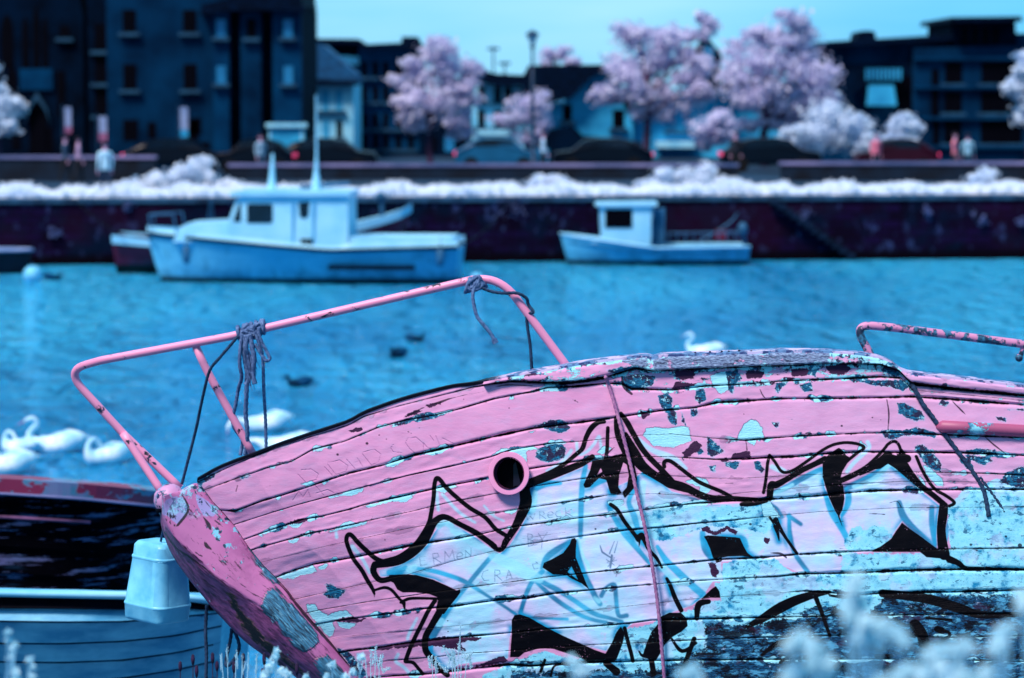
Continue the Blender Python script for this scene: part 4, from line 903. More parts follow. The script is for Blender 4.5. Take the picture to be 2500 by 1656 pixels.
VV = np.broadcast_to(vrows[:, None], (nr, nc))
ks = np.round(VV).astype(int).clip(0, NS - 1); fr = VV - ks
lh = np.zeros((nr, nc)); ws = np.zeros((nr, nc))
for k in range(NS):
    sel = ks == k
    up = seam_y(k, px_) - seam_y(max(k - 1, 0), px_); dn = seam_y(min(k + 1, NS - 1), px_) - seam_y(k, px_)
    hh = np.where(fr < 0, up, dn) if 0 < k < NS - 1 else (dn if k == 0 else up)
    lh[sel] = hh[sel]; ws[sel] = seam_w(k, px_)[sel]
dist = np.abs(fr) * lh
vis = (py_ - 870) / 780.0
rngn = np.random.RandomState(5)
def vnoise(x, y, seed=0):
    xi = np.floor(x).astype(int); yi = np.floor(y).astype(int); fx = x - xi; fy = y - yi
    fx = fx * fx * (3 - 2 * fx); fy = fy * fy * (3 - 2 * fy)
    def hsh(a, b_): 
        h = (a * 374761393 + b_ * 668265263 + seed * 974711) & 0x7fffffff
        h = ((h ^ (h >> 13)) * 1274126177) & 0x7fffffff
        return ((h ^ (h >> 16)) & 0xffff) / 65535.0
    return (hsh(xi, yi) * (1 - fx) + hsh(xi + 1, yi) * fx) * (1 - fy) + (hsh(xi, yi + 1) * (1 - fx) + hsh(xi + 1, yi + 1) * fx) * fy
wj = ws * 0.62 * (0.1 + 1.6 * vnoise(px_ / 26, VV * 3.1, 3)) + ws * 0.5 * (vnoise(px_ / 5.0, VV * 1.7, 8) - 0.5)
Yh = Ytop(437 + (px_ - X0)) - 0.24 * vis - 0.05 * np.sin(np.clip(vis, 0, 1.2) * 2.6)
groove = 0.011 * np.exp(-(dist / np.maximum(ws * 1.1, .8)) ** 2) * np.minimum((ws / 2.6) ** 1.5, 1.5) * (0.5 + vnoise(px_ / 40, VV * 2.2, 12))
warp = 0.006 * (vnoise(px_ / 90, np.floor(VV) * 7.3, 21) - .5) + 0.003 * (vnoise(px_ / 28, VV * 4, 22) - .5)
lap = 0.004 * (fr < 0) * np.exp(-(dist / 6.0) ** 2) * (ws > 1.2)
capm = (VV < 1.0)
Yh = Yh + groove + warp - lap - np.where(capm, 0.03 * np.minimum(VV * 8, 1) * (px_ > 1180), 0)
co = Wn(px_.ravel(), py_.ravel(), Yh.ravel()).reshape(nr, nc, 3)
# bottom rows to the keel
kx = np.array([xrab(1700 + 40 * i) for i in range(13)])
last = co[-1]; bott = []
for i in range(1, 14):
    q = i / 13.0
    zz = last[:, 2] * (1 - q) + 1.56 * q
    yk = last[:, 1] + (15.15 - last[:, 1]) * (q ** 2.2) * 0.9
    xx = last[:, 0].copy(); xm = last[0, 0]
    xx = xx + (1 - tfull if False else 0)
    shift = 0.85 * q * np.clip(1 - (last[:, 0] - xm) / 2.2, 0, 1)
    bott.append(np.stack([xx + shift, yk, zz], -1))
allco = np.concatenate([co, np.array(bott)], 0); NR = allco.shape[0]
idx = np.arange(NR * nc).reshape(NR, nc)
quads = np.stack([idx[:-1, :-1], idx[1:, :-1], idx[1:, 1:], idx[:-1, 1:]], -1).reshape(-1, 4)
PO = (1242.5, 1156.0)
ctr = np.full((NR, nc), 999.0); ctr[:nr] = np.hypot((px_ - PO[0]) / 37.0, (py_ - PO[1]) / 40.0)
qc = ctr.ravel()[quads].max(1); quads = quads[qc > 1.0]

# -- paint fields: signed distances in photo pixels, measured on the planking
Pp = np.stack([px_.ravel(), py_.ravel()], -1).astype(np.float32)
def csm(pts, n=5):
    pts = [np.array(p, float) for p in pts]; out = []
    for i in range(len(pts) - 1):
        p0 = pts[max(i - 1, 0)]; p1 = pts[i]; p2 = pts[i + 1]; p3 = pts[min(i + 2, len(pts) - 1)]
        for k in range(n):
            t = k / n; out.append(.5 * ((2 * p1) + (p2 - p0) * t + (2 * p0 - 5 * p1 + 4 * p2 - p3) * t * t + (3 * p1 - p0 - 3 * p2 + p3) * t ** 3))
    return np.array(out + [pts[-1]])
FAR = 40.0
def field(): return np.full(len(Pp), FAR, np.float32)
def stroke(F, pts, r=None, smooth=True, P=None):
    P = Pp if P is None else P
    pts = [tuple(p) + ((r,) if len(p) == 2 else ()) for p in pts]
    c = csm(pts) if smooth and len(pts) > 2 else np.array(pts, float)
    bb = (P[:, 0] > c[:, 0].min() - FAR) & (P[:, 0] < c[:, 0].max() + FAR) & (P[:, 1] > c[:, 1].min() - FAR) & (P[:, 1] < c[:, 1].max() + FAR)
    I = np.where(bb)[0]
    if not len(I): return
    q = P[I]; best = F[I].copy()
    for a, b_ in zip(c[:-1], c[1:]):
        d = b_[:2] - a[:2]; L2 = max(d @ d, 1e-6); t = np.clip(((q - a[:2]) @ d) / L2, 0, 1)
        dx = q[:, 0] - (a[0] + t * d[0]); dy = q[:, 1] - (a[1] + t * d[1])
        np.minimum(best, np.sqrt(dx * dx + dy * dy) - (a[2] + (b_[2] - a[2]) * t), out=best)
    F[I] = best
def polyd(pts, P):
    c = np.array(pts, float); d = np.full(len(P), 1e9); ins = np.zeros(len(P), bool)
    for a, b_ in zip(c, np.roll(c, -1, 0)):
        e = b_ - a; t = np.clip(((P - a) @ e) / max(e @ e, 1e-6), 0, 1)
        d = np.minimum(d, np.hypot(P[:, 0] - a[0] - t * e[0], P[:, 1] - a[1] - t * e[1]))
        cond = ((a[1] > P[:, 1]) != (b_[1] > P[:, 1]))
        with np.errstate(divide='ignore', invalid='ignore'):
            xi = (b_[0] - a[0]) * (P[:, 1] - a[1]) / (b_[1] - a[1] + 1e-12) + a[0]
        ins ^= cond & (P[:, 0] < xi)
    return np.where(ins, -d, d)
def poly(F, pts, sub=False, P=None):
    P = Pp if P is None else P
    c = np.array(pts, float)
    bb = (P[:, 0] > c[:, 0].min() - FAR) & (P[:, 0] < c[:, 0].max() + FAR) & (P[:, 1] > c[:, 1].min() - FAR) & (P[:, 1] < c[:, 1].max() + FAR)
    I = np.where(bb)[0]
    if not len(I): return
    d = polyd(c, P[I])
    F[I] = np.maximum(F[I], -d) if sub else np.minimum(F[I], d)
BLK = field()
BS = [
 ([(914,1450,3),(908,1435,5),(898,1419,5.5),(883,1392,5.5),(865,1368,5.5),(854,1346,5.5),(846,1322,5.5),(848,1308,5.5),(857,1306,5.5),(874,1325,6),(896,1346,6),(916,1363,6),(936,1372,6)],None),
 ([(934,1371),(970,1361),(996,1345),(1019,1323),(1037,1296),(1048,1274),(1054,1245),(1059,1212),(1060,1189),(1064,1170),(1070,1168),(1078,1176),(1088,1189),(1112,1212),(1148,1241),(1184,1263),(1208,1290),(1224,1301),(1235,1308)],5.5),
 ([(916,1379,9),(970,1372,9),(1005,1352,10),(1032,1325,11),(1048,1298,10),(1059,1277,9),(1075,1264,8),(1092,1264,7),(1124,1281,6.5),(1162,1301,7),(1193,1323,7),(1220,1341,8),(1237,1319,8),(1260,1283,10),(1275,1252,13),(1284,1225,15),(1281,1198,13),(1286,1184,10)],None),
 ([(914,1381,8),(912,1397,8),(929,1417,7),(961,1412,7),(1001,1411,7)],None),
 ([(913,1442,3),(937,1435,4),(955,1440,4),(971,1458,4),(982,1469,3)],None),([(914,1440,3),(914,1458,1)],None),([(986,1473,5),(988,1488,2)],None),
 ([(979,1471,4),(999,1462,4),(1028,1461,3.5),(1070,1462,3.5)],None),
 ([(1062,1467),(1046,1491),(1030,1523),(1010,1563),(997,1594),(990,1614)],5.5),([(990,1616),(1008,1618),(1021,1632),(1032,1645)],4.5),
 ([(1071,1498,9),(1053,1529,8),(1039,1556,8),(1039,1587,8),(1053,1607,8),(1071,1630,7),(1092,1648,7)],None),
 ([(1525,1534),(1532,1563),(1541,1596),(1545,1614)],5),([(1590,1610),(1596,1645)],7),
 ([(1628,1413,4),(1637,1431,5),(1648,1460,6),(1663,1490,6)],None),([(1730,1469,6),(1706,1476,8),(1701,1510,6)],None),([(1695,1560),(1683,1592),(1663,1645)],6),
 ([(1824,1530,5),(1862,1510,10),(1900,1487,13),(1941,1467,12),(1987,1452,9),(2026,1446,4)],None),([(1993,1462,6),(2009,1504,5),(2026,1553,4)],None),
 ([(2026,1454,3),(2060,1458,4),(2097,1456,3)],None),([(2155,1449,10),(2262,1462,12),(2344,1486,12),(2399,1502,9),(2490,1500,6)],None),
 ([(2140,1603),(2175,1603)],6),([(2234,1526),(2250,1548),(2256,1570)],14),([(2262,1509),(2322,1514)],3.5),([(2300,1539),(2317,1545),(2316,1555),(2300,1562)],4),([(2288,1536),(2300,1540)],8),
 ([(1295,1174,6),(1339,1155,5),(1375,1135,5),(1406,1110,5.5),(1422,1095,6),(1431,1068,6),(1444,1045,7),(1460,1032,6),(1475,1030,5)],None),
 ([(1272,1190,11),(1300,1178,10),(1339,1165,9),(1384,1147,9),(1424,1130,8),(1446,1115,6)],None),
 ([(1484,1045),(1483,1072),(1482,1099),(1478,1126)],4.8),
 ([(1506,1022),(1507,1054),(1516,1083),(1527,1108),(1531,1132),(1533,1170)],7.5),
 ([(1516,1010,5),(1531,1032,7),(1547,1061,7),(1565,1092,7),(1585,1117,7),(1612,1144,7),(1640,1174,7)],None),
 ([(1528,1060,5),(1547,1106,14),(1567,1137,13),(1598,1160,10),(1640,1182,11),(1680,1195,9)],None),
 ([(1491,1232),(1507,1245),(1525,1274),(1549,1305),(1558,1319)],5),([(1558,1314),(1566,1308)],8),([(1562,1318,3),(1560,1336,1)],None),
 ([(1571,1312,7),(1585,1343,5),(1603,1363,4.5),(1616,1386,3)],None),
 ([(1622,1140),(1621,1130),(1628,1125),(1640,1128),(1663,1145),(1685,1162),(1712,1180),(1760,1200),(1785,1214)],5),
 ([(1612,1162,10),(1634,1180,12),(1670,1189,10),(1708,1208,9),(1741,1217,8),(1790,1218,7),(1860,1221,5)],None),([(1810,1232,5),(1840,1228,8),(1870,1222,6)],None),
 ([(1879,1112),(1874,1132),(1870,1170),(1864,1203)],4.2),
 ([(1879,1112),(1892,1128),(1905,1148),(1919,1154),(1941,1146),(1968,1128),(1990,1112),(2012,1097),(2035,1086),(2062,1081),(2088,1083),(2108,1090),(2106,1098),(2093,1106),(2066,1128)],4),
 ([(1879,1216,8),(1883,1185,9),(1895,1184,9),(1923,1169,7),(1957,1149,7),(1990,1133,7),(2014,1121,8)],None),
 ([(2048,1176,7),(2079,1162,7),(2113,1145,6),(2150,1122,6)],None),
 ([(2060,1168),(2113,1140),(2153,1103),(2169,1084),(2184,1078),(2194,1086),(2200,1103)],4),([(2200,1100,5),(2206,1112,6)],None),
 ([(2100,1157,5),(2140,1135,9),(2165,1116,12),(2170,1108,6)],None),
 ([(2170,1120,12),(2197,1133,16),(2220,1158,12),(2246,1185,8),(2273,1205,7),(2302,1229,7)],None),([(2195,1110,6),(2215,1120,10)],None),
 ([(2237,1115),(2251,1147),(2269,1178),(2287,1198),(2307,1209),(2330,1227),(2318,1236)],4.2),
 ([(2304,1236,11),(2302,1258,12),(2298,1290,11),(2300,1321,12),(2305,1354,14)],None),
 ([(2318,1366,9),(2340,1375,7),(2358,1388,6),(2400,1389,5),(2500,1391,3)],None),
 ([(1894,1270,7),(1901,1285,6),(1919,1314,4),(1946,1352,4)],None),([(1892,1285,5),(1899,1303,4),(1902,1320,1.5)],None),([(1879,1263,3),(1892,1281,4)],None),
 ([(1755,1366,8),(1750,1372,3)],None), ([(2048,1262,2),(2056,1284,1)],None),
 ([(1560,1590,2),(1572,1600,4),(1600,1560,3)],None),([(1905,1618,4),(1985,1560,3)],None),([(1860,1600,4),(1900,1570,6),(1960,1560,4)],None),([(1320,1640,4),(1330,1612,4)],None),([(1345,1650,3),(1352,1628,3),(1370,1622,3),(1390,1624,3)],None),
 ([(1480,1620,8),(1505,1640,10)],None),([(1640,1560,3),(1665,1590,5),(1700,1570,3)],None),
]
for pts, r in BS: stroke(BLK, pts, r)
BP = [
 [(950,1404),(990,1402),(1017,1404),(1057,1415),(1093,1431),(1115,1442),(1124,1438),(1124,1447),(1115,1460),(1106,1471),(1095,1485),(1084,1500),(1066,1498),(1064,1485),(1068,1471),(1071,1460),(1048,1451),(1017,1447),(983,1447),(970,1440),(961,1424),(950,1418)],
 [(1249,1514),(1256,1502),(1269,1500),(1291,1507),(1329,1529),(1374,1552),(1419,1572),(1450,1586),(1478,1596),(1494,1569),(1505,1543),(1516,1529),(1525,1547),(1521,1569),(1512,1594),(1503,1616),(1467,1616),(1440,1620),(1419,1608),(1385,1596),(1352,1585),(1318,1583),(1280,1594),(1267,1605),(1245,1605),(1247,1574),(1249,1552)],
 [(1610,1507),(1634,1496),(1663,1496),(1677,1511),(1679,1529),(1663,1543),(1641,1556),(1623,1574),(1612,1596),(1601,1614),(1567,1605),(1579,1569),(1590,1543),(1605,1525)],
 [(1712,1462),(1737,1438),(1748,1431),(1757,1444),(1759,1460),(1730,1460)],
 [(2097,1559),(2064,1608),(2105,1611)],
 [(1404,1313),(1408,1321),(1406,1343),(1406,1361),(1415,1383),(1433,1428),(1440,1441),(1420,1425),(1393,1412),(1384,1405),(1350,1403),(1324,1386),(1328,1374),(1346,1366),(1375,1350),(1391,1328),(1395,1316)],
 [(1446,1125),(1475,1120),(1500,1112),(1530,1105),(1548,1130),(1556,1170),(1550,1190),(1525,1218),(1520,1205),(1508,1208),(1490,1206),(1480,1172),(1462,1168),(1440,1190),(1428,1192),(1424,1184),(1440,1150)],
 [(2012,1119),(2035,1101),(2048,1093),(2057,1099),(2066,1112),(2079,1119),(2068,1133),(2057,1151),(2050,1174),(2059,1187),(2062,1218),(2057,1245),(2048,1263),(2039,1249),(2024,1216),(2017,1194),(2008,1165),(2008,1136)],
 [(2202,1276),(2188,1296),(2175,1316),(2150,1334),(2121,1348),(2246,1348),(2262,1361),(2318,1366),(2316,1352),(2287,1339),(2251,1312),(2220,1290)],
 [(1718,1310),(1729,1307),(1798,1312),(1807,1314),(1816,1334),(1825,1350),(1843,1363),(1812,1358),(1778,1359),(1754,1364),(1747,1370),(1740,1361),(1733,1339),(1725,1321)],
 [(2110,1150),(2150,1125),(2178,1108),(2200,1125),(2195,1148),(2175,1128),(2150,1145)],
]
for p in BP: poly(BLK, p)
for p in ([(1522,1130),(1512,1160),(1510,1190),(1518,1203),(1530,1190),(1535,1160),(1530,1135)],[(1395,1383),(1386,1397),(1411,1416)],[(1467,1142),(1458,1160),(1470,1152)],[(1210,1322),(1230,1308),(1222,1336),(1215,1336)]): poly(BLK, p, True)
WHT = field()
poly(WHT, [(925,1393),(975,1380),(1012,1360),(1042,1330),(1060,1300),(1075,1278),(1092,1272),(1124,1290),(1162,1312),(1193,1335),(1220,1352),(1245,1330),(1270,1290),(1290,1250),(1296,1200),(1310,1182),(1350,1172),(1400,1150),(1425,1140),(1445,1150),(1500,1190),(1545,1170),(1570,1150),(1600,1165),(1640,1200),(1700,1216),(1720,1232),(1880,1228),(1890,1200),(1925,1178),(1990,1145),(2008,1140),(2014,1190),(2030,1230),(2050,1265),(2062,1235),(2062,1190),(2100,1170),(2150,1140),(2185,1135),(2215,1165),(2250,1200),(2295,1235),(2290,1260),(2285,1335),(2250,1305),(2205,1270),(2190,1290),(2176,1312),(2130,1347),(2055,1352),(2054,1397),(1950,1398),(1890,1372),(1846,1362),(1812,1368),(1760,1372),(1765,1420),(1740,1420),(1712,1462),(1690,1478),(1640,1496),(1605,1515),(1545,1522),(1500,1560),(1480,1590),(1400,1570),(1260,1500),(1244,1560),(1240,1608),(1120,1622),(1100,1640),(1060,1625),(1046,1590),(1046,1560),(1080,1500),(1120,1460),(1124,1445),(1060,1415),(1000,1402),(945,1408),(928,1408)])
TEA = field()
TS = [([(1010,1387,4),(1060,1395,6),(1110,1410,6),(1143,1425,6),(1190,1455,4),(1230,1480,4),(1262,1502,4)],None),
 ([(1204,1355,6),(1190,1370,6),(1160,1405,6),(1140,1430,6),(1115,1460,7),(1090,1492,8),(1070,1528,8)],None),
 ([(1310,1415,6),(1360,1440,7),(1400,1465,6),(1450,1498,6),(1490,1510,5),(1518,1518,5)],None),([(1300,1412,4),(1340,1450,6),(1380,1480,6),(1430,1508,5),(1480,1520,5)],None),
 ([(1325,1395),(1300,1420),(1285,1450),(1270,1498)],6),([(1322,1388,4),(1335,1362,8),(1360,1342,8),(1392,1322,5)],None),
 ([(1430,1138,6),(1422,1180,7),(1419,1230,7),(1417,1310,6)],None),([(1410,1320,4),(1413,1360,7),(1425,1400,7),(1440,1430,7),(1455,1460,7),(1465,1475,6)],None),
 ([(1468,1455),(1480,1436),(1500,1428),(1504,1460),(1510,1502),(1530,1503)],5.5),([(1445,1186),(1478,1172)],6),([(1487,1243,5),(1520,1297,7),(1552,1335,7),(1585,1375,5)],None),
 ([(1552,1190,6),(1535,1225,6),(1548,1260,8),(1558,1300,7)],None),([(1605,1335,5),(1625,1367,8),(1650,1392,9),(1690,1430,9),(1716,1452,9)],None),
 ([(1715,1302,7),(1722,1340,9),(1738,1364,7)],None),([(1808,1312,5),(1818,1318,6),(1824,1334,4)],None),([(1893,1200,6),(1925,1188,7),(1960,1168,7),(2005,1145,6)],None),([(1875,1228),(1895,1240),(1910,1262)],4),
 ([(1927,1258,5),(1928,1300,6),(1940,1350,6),(1972,1396,6)],None),([(1925,1260,6),(1955,1280,5)],None),([(2014,1205,5),(2030,1250,8),(2055,1290,8),(2078,1335,7)],None),
 ([(2072,1205,7),(2070,1230,8),(2055,1258,5)],None),([(2065,1192,8),(2110,1172,9),(2150,1150,8),(2172,1133,5),(2200,1150,5),(2238,1188,5)],None),
 ([(2195,1228,7),(2205,1260,9),(2230,1290,8),(2282,1338,6)],None),([(2275,1240,7),(2275,1280,7),(2283,1330,6)],None),([(2342,1254,4),(2322,1265,6),(2312,1300,6),(2310,1320,4)],None),
 ([(1298,1198,8),(1330,1182,9),(1368,1180,5)],None),([(1292,1205,10),(1286,1248,9)],None),([(1072,1282,6),(1082,1278,6)],None),([(1072,1528,9),(1053,1560,10),(1050,1590,7)],None),
 ([(2100,1362,6),(2200,1372,9),(2300,1388,6)],None),([(1385,1512,4),(1300,1508,3),(1276,1500,3)],None),([(1980,1440,4),(2010,1468,3)],None),([(2133,1400,4),(2150,1440,5)],None),([(950,1398,7),(975,1395,8),(990,1386,6)],None)]
for p, r in TS: stroke(TEA, p, r)
CYA = field()      # thin bright overspray and highlight strokes
CS = [([(1204,1358,11),(1240,1375,14),(1285,1400,15),(1318,1414,10)],None),([(1066,1205,5),(1070,1245,4)],None),([(1080,1207,4),(1120,1250,4),(1160,1276,3)],None),([(1182,1235),(1205,1260),(1230,1272)],2.6),
 ([(860,1335,6),(885,1365,4),(902,1398,4)],None),([(2118,1080,5),(2120,1096,5),(2085,1130,5),(2068,1152,5)],None),([(1018,1510,3),(1000,1545,4),(995,1560,4)],None),([(972,1598),(966,1615),(985,1628),(1000,1645)],4),
 ([(1558,1072,5),(1590,1098,6),(1625,1112,8),(1650,1122,6),(1675,1144,4)],None),([(1885,1140,6),(1912,1152,6)],None),([(1408,1082),(1412,1108),(1430,1105),(1450,1085),(1463,1066),(1468,1100)],3.6),([(1395,1100,4),(1372,1128,4),(1335,1150,3)],None),
 ([(1000,1392,9),(1012,1384,7)],None),([(1072,1524),(1078,1518)],9),([(1300,1245,8),(1306,1205,7)],None),([(1412,1316,2.5),(1424,1360,4),(1434,1376,5),(1440,1400,3)],None),
 ([(1070,1285),(1085,1276),(1100,1282)],8),([(1105,1295,7),(1150,1322,9),(1200,1350,8)],None),([(1452,1460,4),(1462,1468,6)],None),([(1885,1208,4),(1910,1196,5),(1935,1184,4)],None),([(2085,1188,5),(2130,1172,6),(2172,1136,5),(2190,1146,4)],None),
 ([(1570,1180,8),(1568,1230,6)],None),([(1580,1320),(1610,1375),(1650,1420)],8),([(1500,1250,4),(1520,1240,6),(1545,1290,5)],None),([(1108,1608),(1090,1580),(1080,1590)],4),([(820,1296,3),(822,1312,4)],None),([(1905,1142,3),(1915,1150,5)],None)]
for p, r in CS: stroke(CYA, p, r)
PAL = field(); TEP = field(); MAR = field(); WOD = field(); LOW = field()
for p in [
 [(1569,1063),(1580,1048),(1600,1043),(1629,1046),(1652,1043),(1670,1040),(1681,1045),(1685,1066),(1690,1077),(1674,1083),(1647,1092),(1618,1090),(1594,1090),(1585,1079)],
 [(1834,1023),(1847,1028),(1861,1045),(1863,1061),(1867,1070),(1847,1077),(1841,1088),(1829,1081),(1820,1074),(1796,1077),(1807,1054),(1818,1036)],
 [(800,1213),(840,1203),(889,1190),(886,1200),(860,1209),(830,1212),(805,1220)],[(885,1236),(940,1222),(1005,1207),(1008,1214),(990,1225),(960,1224),(900,1240)],[(800,1297),(850,1284),(896,1272),(893,1280),(875,1286),(850,1290),(805,1300)],
 [(676,1409),(720,1395),(765,1380),(773,1395),(760,1400),(735,1405),(715,1413),(690,1412)],[(778,1385),(800,1376),(795,1388),(782,1390)],[(1058,1193),(1110,1183),(1118,1188),(1100,1195),(1085,1205),(1065,1200)],
 [(1228,1248),(1262,1242),(1265,1246),(1250,1255),(1235,1253)],[(655,1140),(676,1136),(668,1144)],[(705,1282),(735,1272),(740,1275),(728,1287),(715,1288)],[(705,1322),(730,1315),(722,1324),(710,1325)],[(673,1210),(686,1210),(682,1221),(675,1220)],
 [(735,1182),(760,1176),(768,1182),(750,1186)],[(950,1132),(975,1124),(990,1122),(960,1140),(940,1140)],[(1290,1055),(1310,1050),(1300,1058)],[(1061,1010),(1105,1000),(1108,1004),(1070,1015)],
 [(748,1476),(768,1476),(781,1491),(801,1502),(817,1493),(844,1491),(862,1505),(848,1507),(819,1514),(812,1520),(817,1534),(812,1552),(804,1556),(790,1543),(777,1523),(763,1507),(750,1491)],[(822,1518),(870,1521),(862,1530),(845,1535),(830,1530)],
 [(1200,1113),(1225,1095),(1250,1096),(1283,1098),(1286,1128),(1270,1118),(1245,1103),(1220,1105)],[(1250,1095),(1300,1090),(1310,1096),(1284,1100)],
 [(2255,1138),(2269,1142),(2287,1158),(2300,1169),(2302,1187),(2287,1185),(2273,1171),(2262,1156)],[(1858,1228),(1880,1226),(1905,1262),(1868,1263)],[(1735,918),(1770,905),(1792,918),(1790,945),(1760,962),(1742,945)],
 [(1675,1176),(1700,1165),(1725,1172),(1735,1195),(1718,1212),(1700,1208),(1712,1190),(1690,1182)],[(1484,1226),(1520,1220),(1522,1230),(1500,1238),(1488,1232)],[(1925,1150),(1945,1150),(1935,1156)],
 [(2240,1160),(2255,1170),(2262,1190),(2250,1182)],[(2100,1078),(2115,1090),(2095,1100)],[(1490,1095),(1470,1110),(1455,1105),(1475,1090)],[(1245,1620),(1262,1605),(1270,1618),(1260,1632),(1250,1632)],
 [(2480,1174),(2500,1170),(2600,1180),(2600,1195),(2490,1192)],[(1520,905),(1560,893),(1590,888),(1590,896),(1545,902)]]: poly(PAL, p)
for p in [
 [(797,1427),(812,1427),(830,1440),(842,1441),(832,1455),(825,1462),(798,1460),(790,1451),(800,1445)],[(824,1583),(850,1590),(862,1600),(895,1645),(880,1660),(850,1620),(822,1585)],
 [(1607,965),(1629,961),(1643,972),(1641,990),(1652,1005),(1654,1025),(1650,1039),(1634,1030),(1627,1010),(1616,996),(1609,983)],[(1290,1043),(1317,1037),(1346,1025),(1371,1025),(1384,1034),(1393,1043),(1384,1052),(1364,1058),(1344,1052),(1328,1045)],
 [(1310,1106),(1324,1092),(1350,1083),(1375,1086),(1382,1099),(1377,1119),(1362,1124),(1339,1132),(1321,1126),(1306,1117)],[(1685,998),(1700,1000),(1702,1015),(1686,1020)],[(1665,1005),(1674,1030),(1675,1040),(1664,1030)],
 [(1727,1066),(1745,1079),(1769,1103),(1754,1108),(1740,1115),(1731,1110),(1727,1092)],[(1767,1128),(1805,1127),(1798,1146),(1774,1139)],[(1843,1128),(1854,1126),(1865,1148),(1861,1155),(1847,1146)],[(1729,1137),(1747,1137),(1747,1153),(1733,1150)],
 [(1885,1032),(1901,1032),(1901,1043),(1890,1043)],[(2190,984),(2208,982),(2234,997),(2252,1007),(2259,1025),(2239,1028),(2216,1020),(2195,1007)],[(2152,1053),(2172,1049),(2203,1053),(2244,1043),(2290,1058),(2285,1071),(2254,1063),(2203,1063),(2180,1075),(2157,1066)],
 [(2234,1091),(2252,1088),(2269,1102),(2234,1104)],[(2241,1107),(2280,1109),(2297,1132),(2297,1153),(2280,1148),(2254,1127)],[(2343,1122),(2360,1145),(2378,1148),(2368,1118)],[(2356,1112),(2417,1113),(2425,1127),(2402,1140),(2377,1127)],
 [(2346,1104),(2382,1095),(2420,1097),(2443,1104),(2407,1107)],[(1518,920),(1560,912),(1600,920),(1595,940),(1560,948),(1530,955)],[(2100,930),(2200,928),(2220,945),(2205,957),(2170,945),(2120,940)],[(1700,955),(1718,950),(1722,975),(1708,984),(1698,972)],
 [(1770,905),(1800,905),(1812,925),(1795,935),(1790,965),(1778,955)],[(1895,935),(1925,930),(1900,960),(1890,950)],[(1950,940),(1980,935),(1985,955),(1965,958)],[(2300,978),(2318,984),(2310,992),(2296,986)],[(2430,1018),(2460,1020),(2455,1030),(2438,1028)],
 [(475,1176),(530,1150),(522,1165),(495,1180),(480,1195)],[(455,1195),(475,1180),(485,1200),(470,1215)],[(585,1166),(610,1162),(590,1172)],[(1480,905),(1560,890),(1575,900),(1500,912)],[(2460,1000),(2500,998),(2500,1004)],
 [(2500,1140),(2460,1155),(2440,1175),(2480,1190),(2520,1190)],[(1700,1100),(1712,1094),(1716,1104),(1706,1110)],[(1640,878),(1680,872),(1700,885),(1650,892)],[(1960,905),(2000,900),(1990,918),(1965,915)],[(2160,890),(2185,895),(2200,915),(2180,922),(2150,905)]]: poly(TEP, p)
for p in [
 [(1645,908),(1665,900),(1697,903),(1695,925),(1670,928),(1650,922)],[(1685,1083),(1700,1076),(1714,1085),(1708,1100),(1690,1110),(1672,1120),(1665,1105),(1680,1095)],[(1730,1376),(1745,1376),(1753,1400),(1750,1410),(1738,1410),(1733,1390)],
 [(1712,1290),(1725,1285),(1745,1300),(1775,1286),(1800,1300),(1795,1306),(1775,1293),(1745,1308),(1715,1296)],[(817,1518),(835,1508),(862,1505),(880,1512),(900,1507),(882,1520),(850,1520)],[(1785,1121),(1790,1108),(1830,1102),(1835,1117)],
 [(900,1585),(1000,1568),(1080,1555),(1160,1555),(1180,1560),(1120,1570),(1140,1590),(1100,1585),(1060,1578),(1000,1580),(920,1588)],[(848,1052),(885,1044),(887,1050),(855,1057)],[(985,1015),(1015,1000),(1030,1003),(1018,1015),(990,1018)],
 [(1040,990),(1080,980),(1075,988),(1045,995)],[(1160,1625),(1230,1600),(1240,1615),(1160,1632)],[(1820,905),(1870,905),(1860,925),(1825,925)],[(2015,895),(2060,888),(2080,900),(2060,915),(2030,915)],[(1930,900),(1975,900),(1970,918),(1935,918)],
 [(1650,930),(1700,940),(1640,955)],[(1750,1128),(1775,1118),(1780,1128)],[(1862,1308),(1880,1315),(1875,1328),(1866,1322)],[(675,1215),(690,1210),(700,1206)],[(700,1280),(720,1270),(760,1264),(740,1276)],[(1560,1000),(1570,1005),(1590,1010),(1570,1022)]]: poly(MAR, p)
for p in [[(1590,872),(1750,864),(1900,858),(2024,860),(2024,889),(1923,893),(1750,900),(1594,905)],[(1520,880),(1580,872),(1590,900),(1540,896)]]: poly(WOD, p)
poly(LOW, [(1572,1250),(1640,1238),(1720,1234),(1800,1236),(1862,1235),(1890,1262),(1884,1290),(1870,1305),(1845,1298),(1815,1290),(1775,1285),(1730,1284),(1700,1296),(1640,1316),(1600,1320),(1575,1290)])
poly(LOW, [(1765,1376),(1840,1362),(1895,1364),(1918,1382),(1936,1398),(2050,1400),(2056,1352),(2090,1352),(2246,1350),(2320,1340),(2312,1240),(2350,1198),(2395,1190),(2425,1170),(2460,1168),(2520,1176),(5000,1190),(5000,3000),(900,3000),(1180,1650),(1250,1615),(1330,1588),(1400,1610),(1480,1600),(1505,1540),(1560,1532),(1600,1520),(1620,1500),(1690,1490),(1712,1470),(1760,1466),(1745,1425),(1765,1420)])
poly(LOW, [(2060,1330),(2078,1290),(2100,1282),(2112,1295),(2135,1282),(2160,1290),(2182,1312),(2150,1340),(2075,1348)])
DRK = field()      # lowest, darkest weathered planks
poly(DRK, [(1720,1514),(1850,1530),(1990,1480),(2120,1500),(2160,1450),(2500,1455),(5000,1430),(5000,3000),(1100,3000),(1250,1640),(1600,1640),(1720,1580)])
PEN = field(); SCR = field()
def lettering(F, strokes, r): 
    for s in strokes: stroke(F, s, r, smooth=len(s) > 6)
